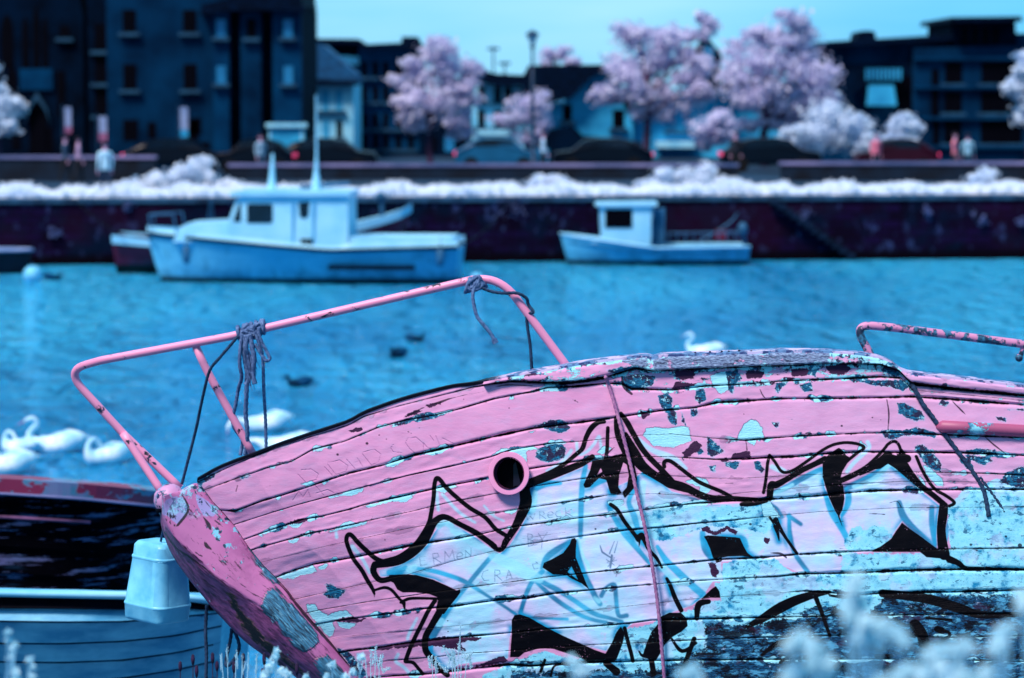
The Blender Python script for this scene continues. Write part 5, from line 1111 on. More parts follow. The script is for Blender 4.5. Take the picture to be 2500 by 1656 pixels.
# pencilled words WRECK / BY / ERMEN / CRA
lettering(PEN, [[(1284,1256),(1288,1270),(1295,1260),(1301,1269),(1306,1253)],
 [(1317,1249),(1318,1268)],[(1317,1250),(1327,1249),(1329,1255),(1326,1259),(1318,1259)],[(1322,1259),(1333,1267)],[(1338,1258),(1350,1256),(1348,1250),(1341,1250),(1337,1257),(1340,1264),(1350,1263)],[(1368,1246),(1360,1248),(1356,1255),(1360,1262),(1370,1261)],[(1380,1240),(1382,1262)],[(1396,1243),(1382,1252),(1398,1261)],
 [(1288,1304),(1290,1334)],[(1288,1304),(1299,1306),(1299,1314),(1290,1317),(1302,1322),(1301,1331),(1290,1334)],[(1314,1302),(1324,1318)],[(1336,1300),(1324,1318),(1322,1340)],
 [(1040,1358),(1024,1361),(1027,1382),(1043,1378)],[(1026,1370),(1038,1368)],[(1056,1352),(1060,1378)],[(1056,1352),(1069,1351),(1071,1359),(1058,1364)],[(1062,1364),(1077,1374)],[(1086,1372),(1086,1346),(1097,1362),(1105,1343),(1110,1368)],[(1117,1360),(1129,1357),(1127,1350),(1119,1351),(1115,1359),(1119,1366),(1130,1364)],[(1137,1362),(1136,1344),(1150,1358),(1150,1338)],
 [(1192,1392),(1180,1396),(1176,1408),(1182,1418),(1194,1417)],[(1208,1420),(1208,1392),(1220,1393),(1221,1401),(1209,1406)],[(1213,1406),(1226,1418)],[(1236,1414),(1242,1392),(1250,1412)],[(1239,1405),(1248,1404)],[(1300,1378),(1314,1376),(1308,1372)],[(1300,1378),(1304,1390),(1314,1388)]], 0.9)
lettering(PEN, [[(1465,1332,1.2),(1470,1348,2.4),(1482,1356,2),(1492,1362,1.6)],[(1500,1322,1),(1488,1352,1.8)],[(1508,1322,1),(1500,1350,1.6)],[(1494,1356,2.5),(1490,1386,2.5)],[(1482,1374,1.2),(1506,1368,1.2)],[(1484,1384,1.2),(1500,1362,1.2)],[(1480,1366,1),(1500,1380,1)],[(1512,1380,1.4),(1504,1408,1)],[(1504,1388,1.2),(1522,1380,1)]], 1.2)
# letters scratched into the pink paint
lettering(SCR, [[(727,1158),(748,1180)],[(735,1148),(760,1146),(778,1158),(772,1172),(756,1176)],[(792,1140),(812,1162)],[(800,1134),(820,1160)],[(800,1130),(830,1124),(850,1138),(845,1152),(820,1160)],[(846,1122),(868,1146)],[(872,1118),(886,1140)],[(866,1130),(880,1126)],[(884,1108),(908,1138)],[(886,1104),(915,1098),(930,1110),(925,1128),(908,1136)],[(962,1084),(954,1094),(960,1104),(980,1106)],[(996,1070),(990,1082),(1000,1096),(1014,1108)],[(996,1070),(1016,1068),(1034,1084),(1034,1098)],[(1034,1082),(1044,1094),(1062,1098),(1074,1088),(1064,1064)],[(1050,1064),(1060,1078)],[(1080,1070),(1108,1084)],
 [(715,1222),(730,1200),(740,1215),(752,1196),(758,1214)],[(772,1205),(800,1196),(815,1204)],[(765,1180),(790,1210)]], 0.9)
MIS = field()      # stray cracks across the planks
for s in [[(2165,975,1),(2170,1010,2),(2168,1050,1.2)],[(2325,980,1),(2345,1000,2),(2357,1012,1)],[(2402,1064,1),(2425,1085,2),(2455,1108,1)],[(580,1186,1.6),(576,1200,1.4)],[(902,1275,1),(910,1262,1)],[(1518,920,2),(1524,945,4),(1542,962,3)],[(1821,1077,1),(1824,1100,1.6)],[(985,1020,1),(1010,1008,2.5),(1045,990,1),(1075,982,3),(1110,970,1.2),(1160,960,1),(1200,950,1)],[(1210,945,1),(1240,940,2),(1300,942,1)],[(1855,950,1),(1862,965,1.6),(1868,972,1)],[(1380,1300,.6),(1250,1318,.4)],[(2030,1280,.8),(2060,1272,1)],[(2100,1340,.6),(2050,1340,.6)],[(2172,1228,1),(2190,1224,1),(2200,1238,1.4)],[(2120,1254,1),(2160,1256,1.6)],[(2262,1240,1.4),(2300,1238,1)],[(895,1410,.6),(880,1412,.8)],[(1480,1110,3),(1500,1092,1)],[(1600,1128,1),(1640,1135,.5)],[(1880,1350,1),(1905,1352,3),(1920,1362,2)],[(1750,1180,.8),(1790,1180,.8)]]: stroke(MIS, s, None)
for (x, y, r) in [(896,1083,3.4),(997,1055,2),(1004,1058,1.8),(1132,975,1.4),(1243,997,1.8),(824,1110,3),(926,1063,2),(943,1072,1.6),(1024,1045,1.4),(1404,978,2),(1398,975,1.4),(1410,982,1.4),(940,1318,2),(1610,1205,2.4),(1454,1292,2.2),(1486,1294,2),(1832,1280,3),(1816,1011,1.6),(2130,1020,2),(2150,1026,1.4),(659,1186,1),(769,1184,1.2),(1093,1516,1.6),(1094,1542,1.6),(978,1508,1.2),(2055,1040,2.6),(2078,1060,2.6),(2252,1052,3),(2245,1060,2),(1975,1060,2.5),(1640,1010,1),(1860,1500,1.5),(2456,1310,2.4),(2420,1330,2.2),(2370,1330,3),(2490,1332,5)]: stroke(MIS, [(x - .5, y, r), (x + .5, y, r)], None)
me = bpy.data.meshes.new('hull')
nv = allco.reshape(-1, 3).shape[0]
HULL_T = thing('wooden_boat', 'large wrecked pink wooden boat covered in black and white graffiti, in the foreground', 'boat', W(1400, 1900, 14.2))
HOFF = np.array(HULL_T.location)
me.vertices.add(nv); me.vertices.foreach_set('co', (allco.reshape(-1, 3) - HOFF).astype(np.float32).ravel())
nq = len(quads); me.loops.add(nq * 4); me.polygons.add(nq)
me.loops.foreach_set('vertex_index', quads.astype(np.int32).ravel())
me.polygons.foreach_set('loop_start', np.arange(0, nq * 4, 4, dtype=np.int32)); me.polygons.foreach_set('loop_total', np.full(nq, 4, np.int32))
me.update(calc_edges=True); me.validate(); me.polygons.foreach_set('use_smooth', [True] * nq)
pad = (NR - nr) * nc
def setattr_(me, name, arr, fill=FAR, pad_=pad):
    a = me.attributes.new(name, 'FLOAT', 'POINT'); a.data.foreach_set('value', np.concatenate([np.asarray(arr, np.float32).ravel(), np.full(pad_, fill, np.float32)]))
for nm, F, fl in (('blk', BLK, FAR), ('wht', WHT, FAR), ('tea', TEA, FAR), ('cya', CYA, FAR), ('pal', PAL, FAR), ('tep', TEP, FAR), ('mar', MAR, FAR), ('wod', WOD, FAR), ('low', LOW, -FAR), ('drk', DRK, -FAR), ('pen', PEN, FAR), ('scr', SCR, FAR), ('mis', MIS, FAR),
                  ('seam', (dist - wj), 20), ('sstr', ws, 1), ('hx', px_ * 0.01, 0), ('hy', py_ * 0.01, 20), ('vv', VV, NS)): setattr_(me, nm, F, fl)
# -- material
PINK = lin('#f29cc8'); 
m, g, b = newmat('peeling_pink_paint')
A = g.attr
cx = g.node('ShaderNodeCombineXYZ'); g.put(cx.inputs[0], A('hx')); g.put(cx.inputs[1], A('hy'))
uv = cx.outputs[0]                                    # 1 unit = 100 photo px, about 0.2 m on the hull
gr = g.maps(uv, (1.0, 5.0, 1), (0, 0, R(6)))          # wood grain along the planks
nA = g.noise(uv, 3.0, 6, 0.65); nB = g.noise(uv, 12.0, 5, 0.7); nC = g.noise(uv, 0.9, 3, 0.5); nG = g.noise(gr, 9.0, 6, 0.65); nF = g.noise(uv, 30.0, 3, 0.6)
def sgn(x): return g.m('SUBTRACT', x, 0.5)
ed = g.m('ADD', g.m('MULTIPLY', sgn(nB), 15.0), g.m('MULTIPLY', sgn(nA), 12.0))       # ragged paint edges, px
nE = g.noise(uv, 1.6, 3, 0.5, 0.8)
ed = g.m('ADD', ed, g.m('MULTIPLY', sgn(nE), 14.0))
def mask(name, soft, wob=0.0, bias=0.0):
    d = A(name)
    if wob: d = g.m('ADD', d, g.m('MULTIPLY', ed, wob))
    if bias: d = g.m('ADD', d, bias)
    return g.ss(d, soft, -soft)
dirt = g.ss(g.noise(g.maps(uv, (1.2, 3.2, 1)), 1.6, 5, 0.65), 0.42, 0.72)
pink = g.mix(nC, lin('#d48aba'), lin('#e6a8d0'))
pink = g.mix(g.m('MULTIPLY', dirt, 0.7), pink, lin('#d0a2cc')); pink = g.mix(g.m('MULTIPLY', g.ss(g.noise(g.maps(uv, (.6, 4.0, 1)), 2.3, 6, .7), .55, .68), .4), pink, lin('#c47cae'))
pink = g.mix(g.m('MULTIPLY', g.ss(nF, 0.60, 0.72), 0.35), pink, lin('#b878b0'))
rightp = g.ss(A('hx'), 15.0, 21.0)
pink = g.mix(g.m('MULTIPLY', rightp, 0.35), pink, lin('#cfaace'))
wood = g.mix(g.ss(nG, 0.35, 0.66), lin('#2a2a58'), lin('#a8c4e4')); wood = g.mix(g.m('MULTIPLY', nF, 0.35), wood, lin('#5c70a4')); wood = g.mix(g.m('MULTIPLY', g.ss(g.noise(g.maps(uv, (.8, 4, 1)), 2.2, 5, .7), .56, .62), .8), wood, lin('#141434'))
teal = g.mix(g.ss(nG, 0.38, 0.62), lin('#0b2c50'), lin('#1c7ca4')); teal = g.mix(g.m('MULTIPLY', g.ss(g.noise(uv, 4.2, 5, .7), 0.50, 0.54), 0.9), teal, lin('#2a1a3c')); teal = g.mix(g.m('MULTIPLY', g.ss(g.noise(uv, 6.5, 6, .75), 0.57, 0.61), 0.9), teal, lin('#a4e6f8'))
pale = g.mix(nC, lin('#86def4'), lin('#b4f0fb')); pale = g.mix(g.m('MULTIPLY', g.ss(nB, 0.58, 0.7), 0.5), pale, lin('#5cb8dc'))
maro = g.mix(nG, lin('#2a1434'), lin('#4c2a4e'))
lo = g.mix(g.ss(nA, 0.34, 0.50), lin('#1484b4'), lin('#92e2f6')); lo = g.mix(g.m('MULTIPLY', g.ss(nB, 0.48, 0.66), 0.45), lo, lin('#45bbe4'))
lo = g.mix(g.m('MULTIPLY', g.ss(g.noise(g.maps(uv, (1, 1.8, 1)), 3.2, 7, 0.75, 0.4), 0.57, 0.60), 0.85), lo, lin('#0a5078'))
lo = g.mix(g.m('MULTIPLY', g.ss(g.noise(uv, 1.3, 4, 0.6), 0.52, 0.6), 0.5), lo, lin('#b9d4f4'))
dk = g.mix(g.ss(nG, 0.38, 0.60), lin('#060410'), lin('#1c5c88')); dk = g.mix(g.m('MULTIPLY', g.ss(g.noise(g.maps(uv, (1, 2.6, 1)), 2.4, 7, 0.75), 0.50, 0.58), 0.85), dk, lin('#5cb4dc')); dk = g.mix(g.m('MULTIPLY', g.ss(g.noise(g.maps(uv, (1, 2.0, 1)), 1.7, 6, 0.75, .4), 0.50, 0.56), 0.92), dk, lin('#07030e')); dk = g.mix(g.m('MULTIPLY', g.ss(g.noise(g.maps(uv, (1, 2.0, 1)), 1.1, 5, 0.7), 0.56, 0.64), 0.6), dk, lin('#3c1630')); dk = g.mix(g.m('MULTIPLY', g.ss(g.noise(uv, 4.5, 6, 0.75), 0.62, 0.66), 0.8), dk, lin('#a8c8ec'))
white = g.mix(g.ss(nC, .35, .65), lin('#a8e4fc'), lin('#d4ccf2')); white = g.mix(g.m('MULTIPLY', g.ss(nA, 0.56, 0.68), 0.55), white, lin('#dfbfec')); white = g.mix(g.m('MULTIPLY', dirt, 0.3), white, lin('#a8c4ec'))
col = pink
# letters scratched in
col = g.mix(g.m('MULTIPLY', mask('scr', 1.6), 0.6), col, lin('#8a4a86'))
col = g.mix(g.ss(A('wht'), 2.2, -2.2), col, white)
team = mask('tea', 3.0)
col = g.mix(g.m('MULTIPLY', team, g.m('ADD', 0.78, g.m('MULTIPLY', nC, 0.3))), col, g.mix(g.ss(g.noise(uv, 0.7, 2), 0.42, 0.58), lin('#0878a4'), lin('#28b4e0')))
# soft blue overspray just outside the black line, only on white
halo = g.m('MULTIPLY', g.ss(A('blk'), 17.0, 1.0), g.ss(A('wht'), 1.0, -3.0))
col = g.mix(g.m('MULTIPLY', halo, g.m('MULTIPLY', g.ss(g.noise(uv, 1.1, 2), 0.38, 0.52), 1.0)), col, lin('#1c9ccc'))
col = g.mix(g.m('MULTIPLY', mask('cya', 3.2), 0.7), col, lin('#9aeafc'))
col = g.mix(g.m('MULTIPLY', mask('pen', 1.6), 0.8), col, lin('#2c5880'))
lowm = mask('low', 1.4, 1.0)
col = g.mix(lowm, col, lo)
drkm = mask('drk', 2.0, 2.0); col = g.mix(drkm, col, dk)
# black spray line; chips where the paint has gone
chipn = g.noise(uv, 17.0, 5, 0.75); zone = g.ss(g.noise(uv, 1.5, 3, 0.5), 0.56, 0.64)
near = g.m('MULTIPLY', g.ss(A('seam'), 6.0, 0.0), .8)
chip = g.m('MULTIPLY', g.ss(chipn, 0.60, 0.63), g.m('MAXIMUM', g.m('MULTIPLY', zone, 0.9), near))
chip = g.m('MULTIPLY', chip, g.ss(A('hx'), 11.5, 13.0))
bm = g.m('MULTIPLY', g.ss(g.m('ADD', A('blk'), g.m('MULTIPLY', sgn(nB), 1.6)), 1.1, -1.1), g.m('SUBTRACT', 1.0, chip))
# peeled patches
# extra random flaking: hugging the seams everywhere, stronger toward the right and under the gunwale
rnd = g.noise(g.maps(uv, (1.0, 1.9, 1)), 2.6, 6, 0.72)
gun = g.ss(A('vv'), 3.0, 1.2); gun = g.m('MAXIMUM', g.m('MULTIPLY', gun, g.ss(A('hx'), 14.2, 15.6)), g.m('MULTIPLY', g.ss(A('vv'), 1.1, 0.9), g.ss(A('hx'), 12.0, 12.6))); gun = g.m('MULTIPLY', gun, g.ss(A('hx'), 22.6, 21.6))
th = g.m('SUBTRACT', 0.755, g.m('ADD', g.m('MULTIPLY', g.ss(A('seam'), 11.0, 0.0), 0.115), g.m('MULTIPLY', gun, 0.19)))
th = g.m('SUBTRACT', th, g.m('ADD', 0.012, g.m('MULTIPLY', rightp, 0.05)))
fl = g.ss(g.m('SUBTRACT', rnd, th), -0.004, 0.006)
fl = g.m('MULTIPLY', fl, g.ss(A('wht'), 0.0, 3.0))
flcol = g.mix(g.ss(nA, 0.44, 0.5), g.mix(g.ss(g.noise(uv, 2.0, 2), 0.46, 0.54), teal, maro), pale)
halo2 = g.m('MULTIPLY', g.ss(g.m('SUBTRACT', rnd, th), -0.03, 0.0), g.m('SUBTRACT', 1.0, fl))
col = g.mix(fl, col, flcol)
frn = g.noise(g.maps(uv, (1.0, 1.0, 1)), 1.5, 4, 0.6); fw = g.m('MULTIPLY', g.ss(frn, 0.50, 0.66), 9.0)
frm = g.ss(g.m('SUBTRACT', g.m('ADD', A('seam'), g.m('MULTIPLY', sgn(nB), 9.0)), fw), 0.6, -0.6); frm = g.m('MULTIPLY', frm, g.m('MULTIPLY', g.ss(A('sstr'), 0.8, 1.6), g.ss(frn, 0.50, 0.52)))
frc = g.mix(g.ss(g.noise(uv, 2.7, 3), 0.47, 0.53), teal, pale)
col = g.mix(g.m('MULTIPLY', g.ss(g.m('SUBTRACT', g.m('ADD', A('seam'), g.m('MULTIPLY', sgn(nB), 9.0)), fw), 2.4, 0.3), g.m('MULTIPLY', g.ss(frn, 0.50, 0.52), .35)), col, lin('#3c3060'))
col = g.mix(frm, col, frc)
pm = mask('pal', 0.9, 0.55); tm_ = mask('tep', 0.9, 0.75); mm = mask('mar', 0.9, 0.75); wm = mask('wod', 1.2, 1.2)
wm = g.m('MULTIPLY', wm, g.ss(g.noise(uv, 2.4, 5, 0.7), 0.62, 0.56))
rim = g.m('MULTIPLY', g.ss(g.m('ADD', A('pal'), g.m('MULTIPLY', ed, 0.55)), 3.2, 0.6), 1.0)
col = g.mix(g.m('MULTIPLY', rim, 0.45), col, lin('#173c5c'))  # dark rim paints the shadow of lifted paint edges round pale patches
col = g.mix(pm, col, pale); 
rimt = g.ss(g.m('ADD', A('tep'), g.m('MULTIPLY', ed, 0.75)), 3.0, 0.6); col = g.mix(g.m('MULTIPLY', rimt, 0.35), col, lin('#7fd0ec'))  # pale rim paints the light caught on curled edges round teal patches
col = g.mix(tm_, col, teal); col = g.mix(mm, col, maro); col = g.mix(wm, col, wood)
col = g.mix(bm, col, lin('#030108'))
mis = g.ss(g.m('ADD', A('mis'), g.m('MULTIPLY', sgn(nB), 2.0)), 0.8, -0.8); col = g.mix(g.m('MULTIPLY', mis, 0.9), col, lin('#150a22'))
# open seams between the planks, with torn edges
sm_ = g.ss(g.m('ADD', A('seam'), g.m('MULTIPLY', sgn(nB), 3.4)), 0.9, -0.9)
col = g.mix(g.m('MULTIPLY', sm_, g.ss(A('sstr'), 0.15, 1.2)), col, lin('#06040e'))
ins = g.ss(A('hy'), 25.0, 24.0)
g.put(b.inputs['Base Color'], col)
g.put(b.inputs['Roughness'], g.m('ADD', 0.55, g.m('MULTIPLY', bm, -0.05))); b.inputs['Specular IOR Level'].default_value = 0.12
paint = g.m('MAXIMUM', g.m('MAXIMUM', pm, tm_), g.m('MAXIMUM', mm, g.m('MAXIMUM', wm, g.m('MAXIMUM', fl, frm))))
hgt = g.m('SUBTRACT', 1.0, g.m('MULTIPLY', paint, 0.6)); hgt = g.m('ADD', hgt, g.m('MULTIPLY', nG, g.m('ADD', 0.10, g.m('MULTIPLY', g.m('MAXIMUM', paint, drkm), 0.6))))
hgt = g.m('SUBTRACT', hgt, g.m('MULTIPLY', sm_, 1.6)); hgt = g.m('ADD', hgt, g.m('MULTIPLY', g.noise(g.maps(uv, (1, 2.0, 1)), 1.8, 3), 0.5)); hgt = g.m('SUBTRACT', hgt, g.m('MULTIPLY', mask('scr', 1.4), 0.35))
bn = g.node('ShaderNodeBump'); bn.inputs['Distance'].default_value = 0.0065; g.l.new(hgt, bn.inputs['Height']); g.l.new(bn.outputs[0], b.inputs['Normal'])
M_HULL = m
me.materials.append(m); ho = bpy.data.objects.new('hull', me); COL.objects.link(ho); ho.parent = HULL_T

# plain weathered version for parts that carry no drawing
def peelmat(name, base1, base2, under1, under2, thr=0.58, scale=9.0, stretch=(1, 1, 1), rough=0.5, bump=0.002, dark=None, dthr=0.66):
    m, g, b = newmat(name); tc = g.node('ShaderNodeTexCoord').outputs['Object']; v = g.maps(tc, stretch)
    n = g.noise(v, scale, 6, 0.68); n2 = g.noise(v, scale * 3.1, 4, 0.6); c = g.mix(g.noise(tc, 2.5, 3), base1, base2)
    u = g.mix(g.ss(n2, 0.4, 0.6), under1, under2); f = g.ss(n, thr, thr + 0.012); c = g.mix(f, c, u)
    if dark:
        n3 = g.noise(v, scale * 1.7, 5, 0.7); c = g.mix(g.ss(n3, dthr, dthr + 0.012), c, dark)
    g.put(b.inputs['Base Color'], c); b.inputs['Roughness'].default_value = rough
    bn = g.node('ShaderNodeBump'); bn.inputs['Distance'].default_value = bump; g.l.new(g.m('SUBTRACT', g.m('MULTIPLY', n2, .3), f), bn.inputs['Height']); g.l.new(bn.outputs[0], b.inputs['Normal'])
    return m
M_rail = peelmat('chipped_pink_rail', lin('#ee9abe'), lin('#e48cb4'), lin('#080c1c'), lin('#142c4c'), 0.60, 13, rough=0.4, bump=0.001)
M_railr = peelmat('badly_chipped_pink_rail', lin('#d88fb4'), lin('#c880ac'), lin('#0c2440'), lin('#2f7496'), 0.50, 14, rough=0.5, bump=0.0015)
M_cap2 = peelmat('weathered_cap', lin('#b58fc0'), lin('#d090b8'), lin('#1f2c58'), lin('#7aa8d0'), 0.52, 7, dark=lin('#180c24'), dthr=0.62)
M_deck = peelmat('worn_deck', lin('#4d8fb8'), lin('#3a6f9c'), lin('#16284c'), lin('#6aa8cc'), 0.5, 3, stretch=(.3, 2, 1))

# far side, deck and transom, so that the boat is a whole boat
gun = co[0]; n_ = nc; sel = list(range(0, n_, 22)) + [n_ - 1]
g0 = [Vector(gun[i]) for i in sel]; ax0, axN = g0[0], g0[-1]
far = []
for i, p in enumerate(g0):
    q = i / (len(g0) - 1)
    wd = 3.0 * (min(1, (p.x - ax0.x) / 3.4) ** 0.6 if p.x > ax0.x else 0) * (1 - 0.25 * max(0, q - .7) / .3)
    far.append(p + Vector((0, wd, -wd * 0.2)))
mb = MB(); vs = []
for a_, f_ in zip(g0, far): vs += [a_ + Vector((0, .03, -.10)), a_.lerp(f_, .5) + Vector((0, 0, -.02)), f_ + Vector((0, -.03, -.10))]
mb.add(vs, [(3 * i + k, 3 * i + 1 + k, 3 * i + 4 + k, 3 * i + 3 + k) for i in range(len(g0) - 1) for k in (0, 1)]); mb.build('deck', M_deck, HULL_T)
kl = [Vector(allco[-1][i]) for i in sel]; mb = MB(); vs = []
for a_, k_ in zip(far, kl): vs += [a_, a_.lerp(k_, .4) + Vector((0, .35, -.1)), a_.lerp(k_, .75) + Vector((0, .3, -.15)), k_]
mb.add(vs, [(4 * i + k, 4 * i + 1 + k, 4 * i + 5 + k, 4 * i + 4 + k) for i in range(len(g0) - 1) for k in range(3)]); mb.build('far_planking', M_cap2, HULL_T, smooth=True)
mb = MB(); col_ = [Vector(allco[i][-1]) for i in range(0, NR, 6)] + [Vector(allco[-1][-1])]; ring = col_ + [far[-1].lerp(kl[-1], .75) + Vector((0, .3, -.15)), far[-1].lerp(kl[-1], .4) + Vector((0, .35, -.1)), far[-1]]
mb.add(ring, [tuple(range(len(ring)))]); mb.build('transom', M_cap2, HULL_T)
kb = MB(); kb.box(((kl[3].x + kl[-1].x) / 2, 15.1, 1.54), (kl[-1].x - kl[3].x, .16, .16)); kb.build('keel', M_black, HULL_T)
# gunwale capping: real thickness behind the near edge
mb = MB(); cp_ = [Vector(gun[i]) for i in range(0, n_, 8)]; rings = []
for p in cp_:
    q = (p.x - ax0.x); th_ = .012 + .02 * min(1, max(0, q - 1.0))
    bk = .03 + .07 * min(1, max(0, (q - 1.35) / .3)); rings.append([p + Vector((0, -.008, -.006)), p + Vector((0, -.006, .002 + th_ * .25)), p + Vector((0, bk, .004 + bk * .08)), p + Vector((0, bk, -.03))])
mb.loft(rings, close=True)
M_gun = peelmat('capping_paint', lin('#b8c8e8'), lin('#d0a0c8'), lin('#3a4878'), lin('#6c94c0'), .48, 12); g = NG(M_gun); b = M_gun.node_tree.nodes['Principled BSDF']; src = b.inputs['Base Color'].links[0].from_socket
tc = g.node('ShaderNodeTexCoord').outputs['Object']; sp = g.node('ShaderNodeSeparateXYZ'); g.l.new(tc, sp.inputs[0]); xw = g.m('ADD', sp.outputs[0], g.m('MULTIPLY', g.noise(tc, 5, 4), .3)); x12 = W(1200, 930, 13.9).x - HULL_T.location.x
b.inputs['Specular IOR Level'].default_value = .05
g.put(b.inputs['Base Color'], g.mix(g.ss(xw, x12 + .05, x12 + .25), lin('#060818'), src)); mb.build('gunwale', M_gun, HULL_T, smooth=False)

# -- stem post
ST_L = [(392,1215),(391,1245),(392,1275),(398,1300),(410,1335),(428,1368),(450,1400),(475,1432),(500,1462),(515,1482),(540,1508),(566,1536),(600,1568),(640,1598),(690,1632),(740,1668),(860,1770),(1010,1900),(1180,2060)]
ST_R = [(400,1210),(402,1245),(410,1280),(428,1312),(458,1345),(490,1372),(520,1400),(560,1428),(600,1455),(640,1480),(672,1510),(700,1540),(730,1570),(765,1605),(800,1640),(850,1690),(960,1790),(1100,1910),(1260,2070)]
ST_B = [(440,1198),(478,1180),(500,1200),(522,1228),(548,1256),(576,1288),(607,1335),(643,1380),(670,1408),(705,1446),(730,1478),(761,1516),(790,1548),(820,1582),(848,1620),(885,1668),(1000,1812),(1150,1988),(1290,2142)]
def resamp(P, n):
    c = csm(P, 8); d = np.concatenate([[0], np.cumsum(np.hypot(*np.diff(c, axis=0).T))]); return c
N1 = 8; L_, Rr_, B_ = csm(ST_L, N1), csm(ST_R, N1), csm(ST_B, N1); nt_ = len(L_)
NU = 30; rows = []; pxs = []
for i in range(nt_):
    Lp, Rp, Bp = L_[i], Rr_[i], B_[i]; yb = float(Ytop(437)) - 0.24 * (Bp[1] - 870) / 780 - 0.05 * math.sin(min(max((Bp[1] - 870) / 780, 0), 1.2) * 2.6)
    for u in range(NU + 1):
        q = u / NU
        if q < 0.6:       # right, rounded face from rabbet to ridge
            f = q / 0.6; p = Bp * (1 - f) + Rp * f; Yd = yb + .006 * (f < .02) - 0.085 * math.sin(f * math.pi / 2) ** .8
            if 0.12 < f < 0.16: Yd += .004
        else:             # under face from ridge to leading edge
            f = (q - .6) / .4; p = Rp * (1 - f) + Lp * f; Yd = yb - 0.085 + 0.20 * f ** 1.4
        Yd += 0.006 * (float(vnoise(np.array([p[0] / 9.0 - p[1] / 11.0]), np.array([(p[0] + p[1]) / 60.0]), 31)[0]) - .5) * (2.2 if q > .6 else .6)
        rows.append(tuple(W(p[0], p[1], Yd))); pxs.append((p[0], p[1]))
    for u in range(1, 7):  # back side
        f = u / 6; a_ = W(Lp[0], Lp[1], yb + .115); bb_ = W(Bp[0] + 4, Bp[1], yb + .30); rows.append(tuple(Vector(a_).lerp(bb_, f) + Vector((0, .10 * math.sin(f * math.pi), 0)))); pxs.append((Lp[0], Lp[1] - 500))
RW = NU + 1 + 6
fs = [(i * RW + k, (i + 1) * RW + k, (i + 1) * RW + (k + 1) % RW, i * RW + (k + 1) % RW) for i in range(nt_ - 1) for k in range(RW)]
fs.append(tuple(range(RW)))
sm = bpy.data.meshes.new('stem_post'); sm.from_pydata([tuple(Vector(v) - HULL_T.location) for v in rows], [], fs); sm.update(); sm.polygons.foreach_set('use_smooth', [True] * len(sm.polygons))
PS = np.array(pxs, np.float32); SB = np.full(len(PS), FAR, np.float32); SDK = SB.copy(); SRG = SB.copy(); SLI = SB.copy(); SCK = SB.copy()
poly(SB, [(640,1470),(650,1448),(665,1438),(680,1442),(690,1458),(700,1470),(712,1475),(735,1500),(760,1530),(775,1550),(778,1568),(760,1585),(742,1592),(720,1580),(700,1555),(672,1520),(650,1500),(635,1480)], P=PS)
poly(SB, [(766,1610),(800,1600),(830,1630),(860,1668),(800,1680),(775,1640)], P=PS)
poly(SB, [(643,1385),(655,1388),(672,1404),(682,1422),(668,1424),(650,1410),(640,1395)], P=PS); poly(SB, [(604,1338),(612,1335),(640,1375),(648,1388),(630,1380)], P=PS)
poly(SDK, [(560,1444),(572,1455),(590,1495),(615,1520),(640,1555),(680,1592),(720,1622),(745,1650),(720,1640),(670,1600),(625,1570),(600,1540),(580,1505),(566,1475)], P=PS)
poly(SRG, [(380,1200),(402,1285),(430,1318),(470,1352),(520,1402),(560,1430),(600,1458),(640,1484),(672,1514),(700,1545),(760,1605),(830,1680),(1300,2200),(300,2200),(300,1200)], P=PS)
poly(SLI, [(396,1240),(400,1225),(425,1212),(445,1215),(460,1238),(455,1255),(446,1268),(430,1280),(412,1262),(398,1256)], P=PS)
poly(SLI, [(478,1205),(520,1232),(530,1255),(515,1262),(495,1260),(485,1235)], P=PS)
for s in ([(443,1208,1.6),(458,1232,2.6),(458,1250,3),(440,1275,3.4),(428,1284,2.5),(404,1268,1.5)], [(495,1262,1.5),(508,1280,5),(514,1292,3)], [(498,1318,1),(506,1335,5),(518,1342,1)], [(402,1300,2),(430,1338,2),(470,1365,2.4),(520,1402,1.6),(560,1436,1.4)], [(512,1232,1),(560,1285,1.4),(600,1335,1)], [(470,1195,1.5),(520,1245,1),(565,1300,.8)], [(850,1620,3),(805,1570,3),(760,1520,3.5),(722,1475,3),(700,1445,2.4),(670,1412,1.4)], [(700,1500,1.2),(760,1560,1.2)], [(405,1252,2.5),(420,1262,4),(430,1260,2)]): stroke(SCK, s, None, P=PS)
SGU = np.array([k / 30.0 if k <= 30 else 1.2 for i in range(nt_) for k in range(RW)], np.float32); SGT = np.array([i * 0.055 for i in range(nt_) for k in range(RW)], np.float32)
for nm, F in (('gu', SGU), ('gt', SGT), ('bare', SB), ('split', SDK), ('under', SRG), ('lilac', SLI), ('crack', SCK)): setattr_(sm, nm, F, FAR, 0)
m, g, b = newmat('stem_paint'); A = g.attr; tc = g.node('ShaderNodeTexCoord').outputs['Object']
cg = g.node('ShaderNodeCombineXYZ'); g.put(cg.inputs[0], g.m('MULTIPLY', A('gt'), .55)); g.put(cg.inputs[1], g.m('MULTIPLY', A('gu'), 5.0)); gr = cg.outputs[0]; nG = g.noise(gr, 4.5, 6, .68); nB = g.noise(tc, 26, 5, .7); nA = g.noise(tc, 5, 4)
ed = g.m('ADD', g.m('MULTIPLY', g.m('SUBTRACT', nB, .5), 18.0), g.m('MULTIPLY', g.m('SUBTRACT', nG, .5), 40.0))
c = g.mix(nA, lin('#b0609a'), lin('#c87cb0')); c = g.mix(g.m('MULTIPLY', g.ss(nB, .58, .7), .35), c, lin('#a85c94'))
und = g.mix(g.ss(nG, .36, .62), lin('#4c1c48'), lin('#924c82')); und = g.mix(g.m('MULTIPLY', g.ss(g.noise(gr, 3.1, 7, .75), .57, .60), .9), und, lin('#1c061e'))  # weathered wood, with shade of the down-facing side mixed into its colour
c = g.mix(g.ss(g.m('ADD', A('under'), ed), 3, -3), c, und)
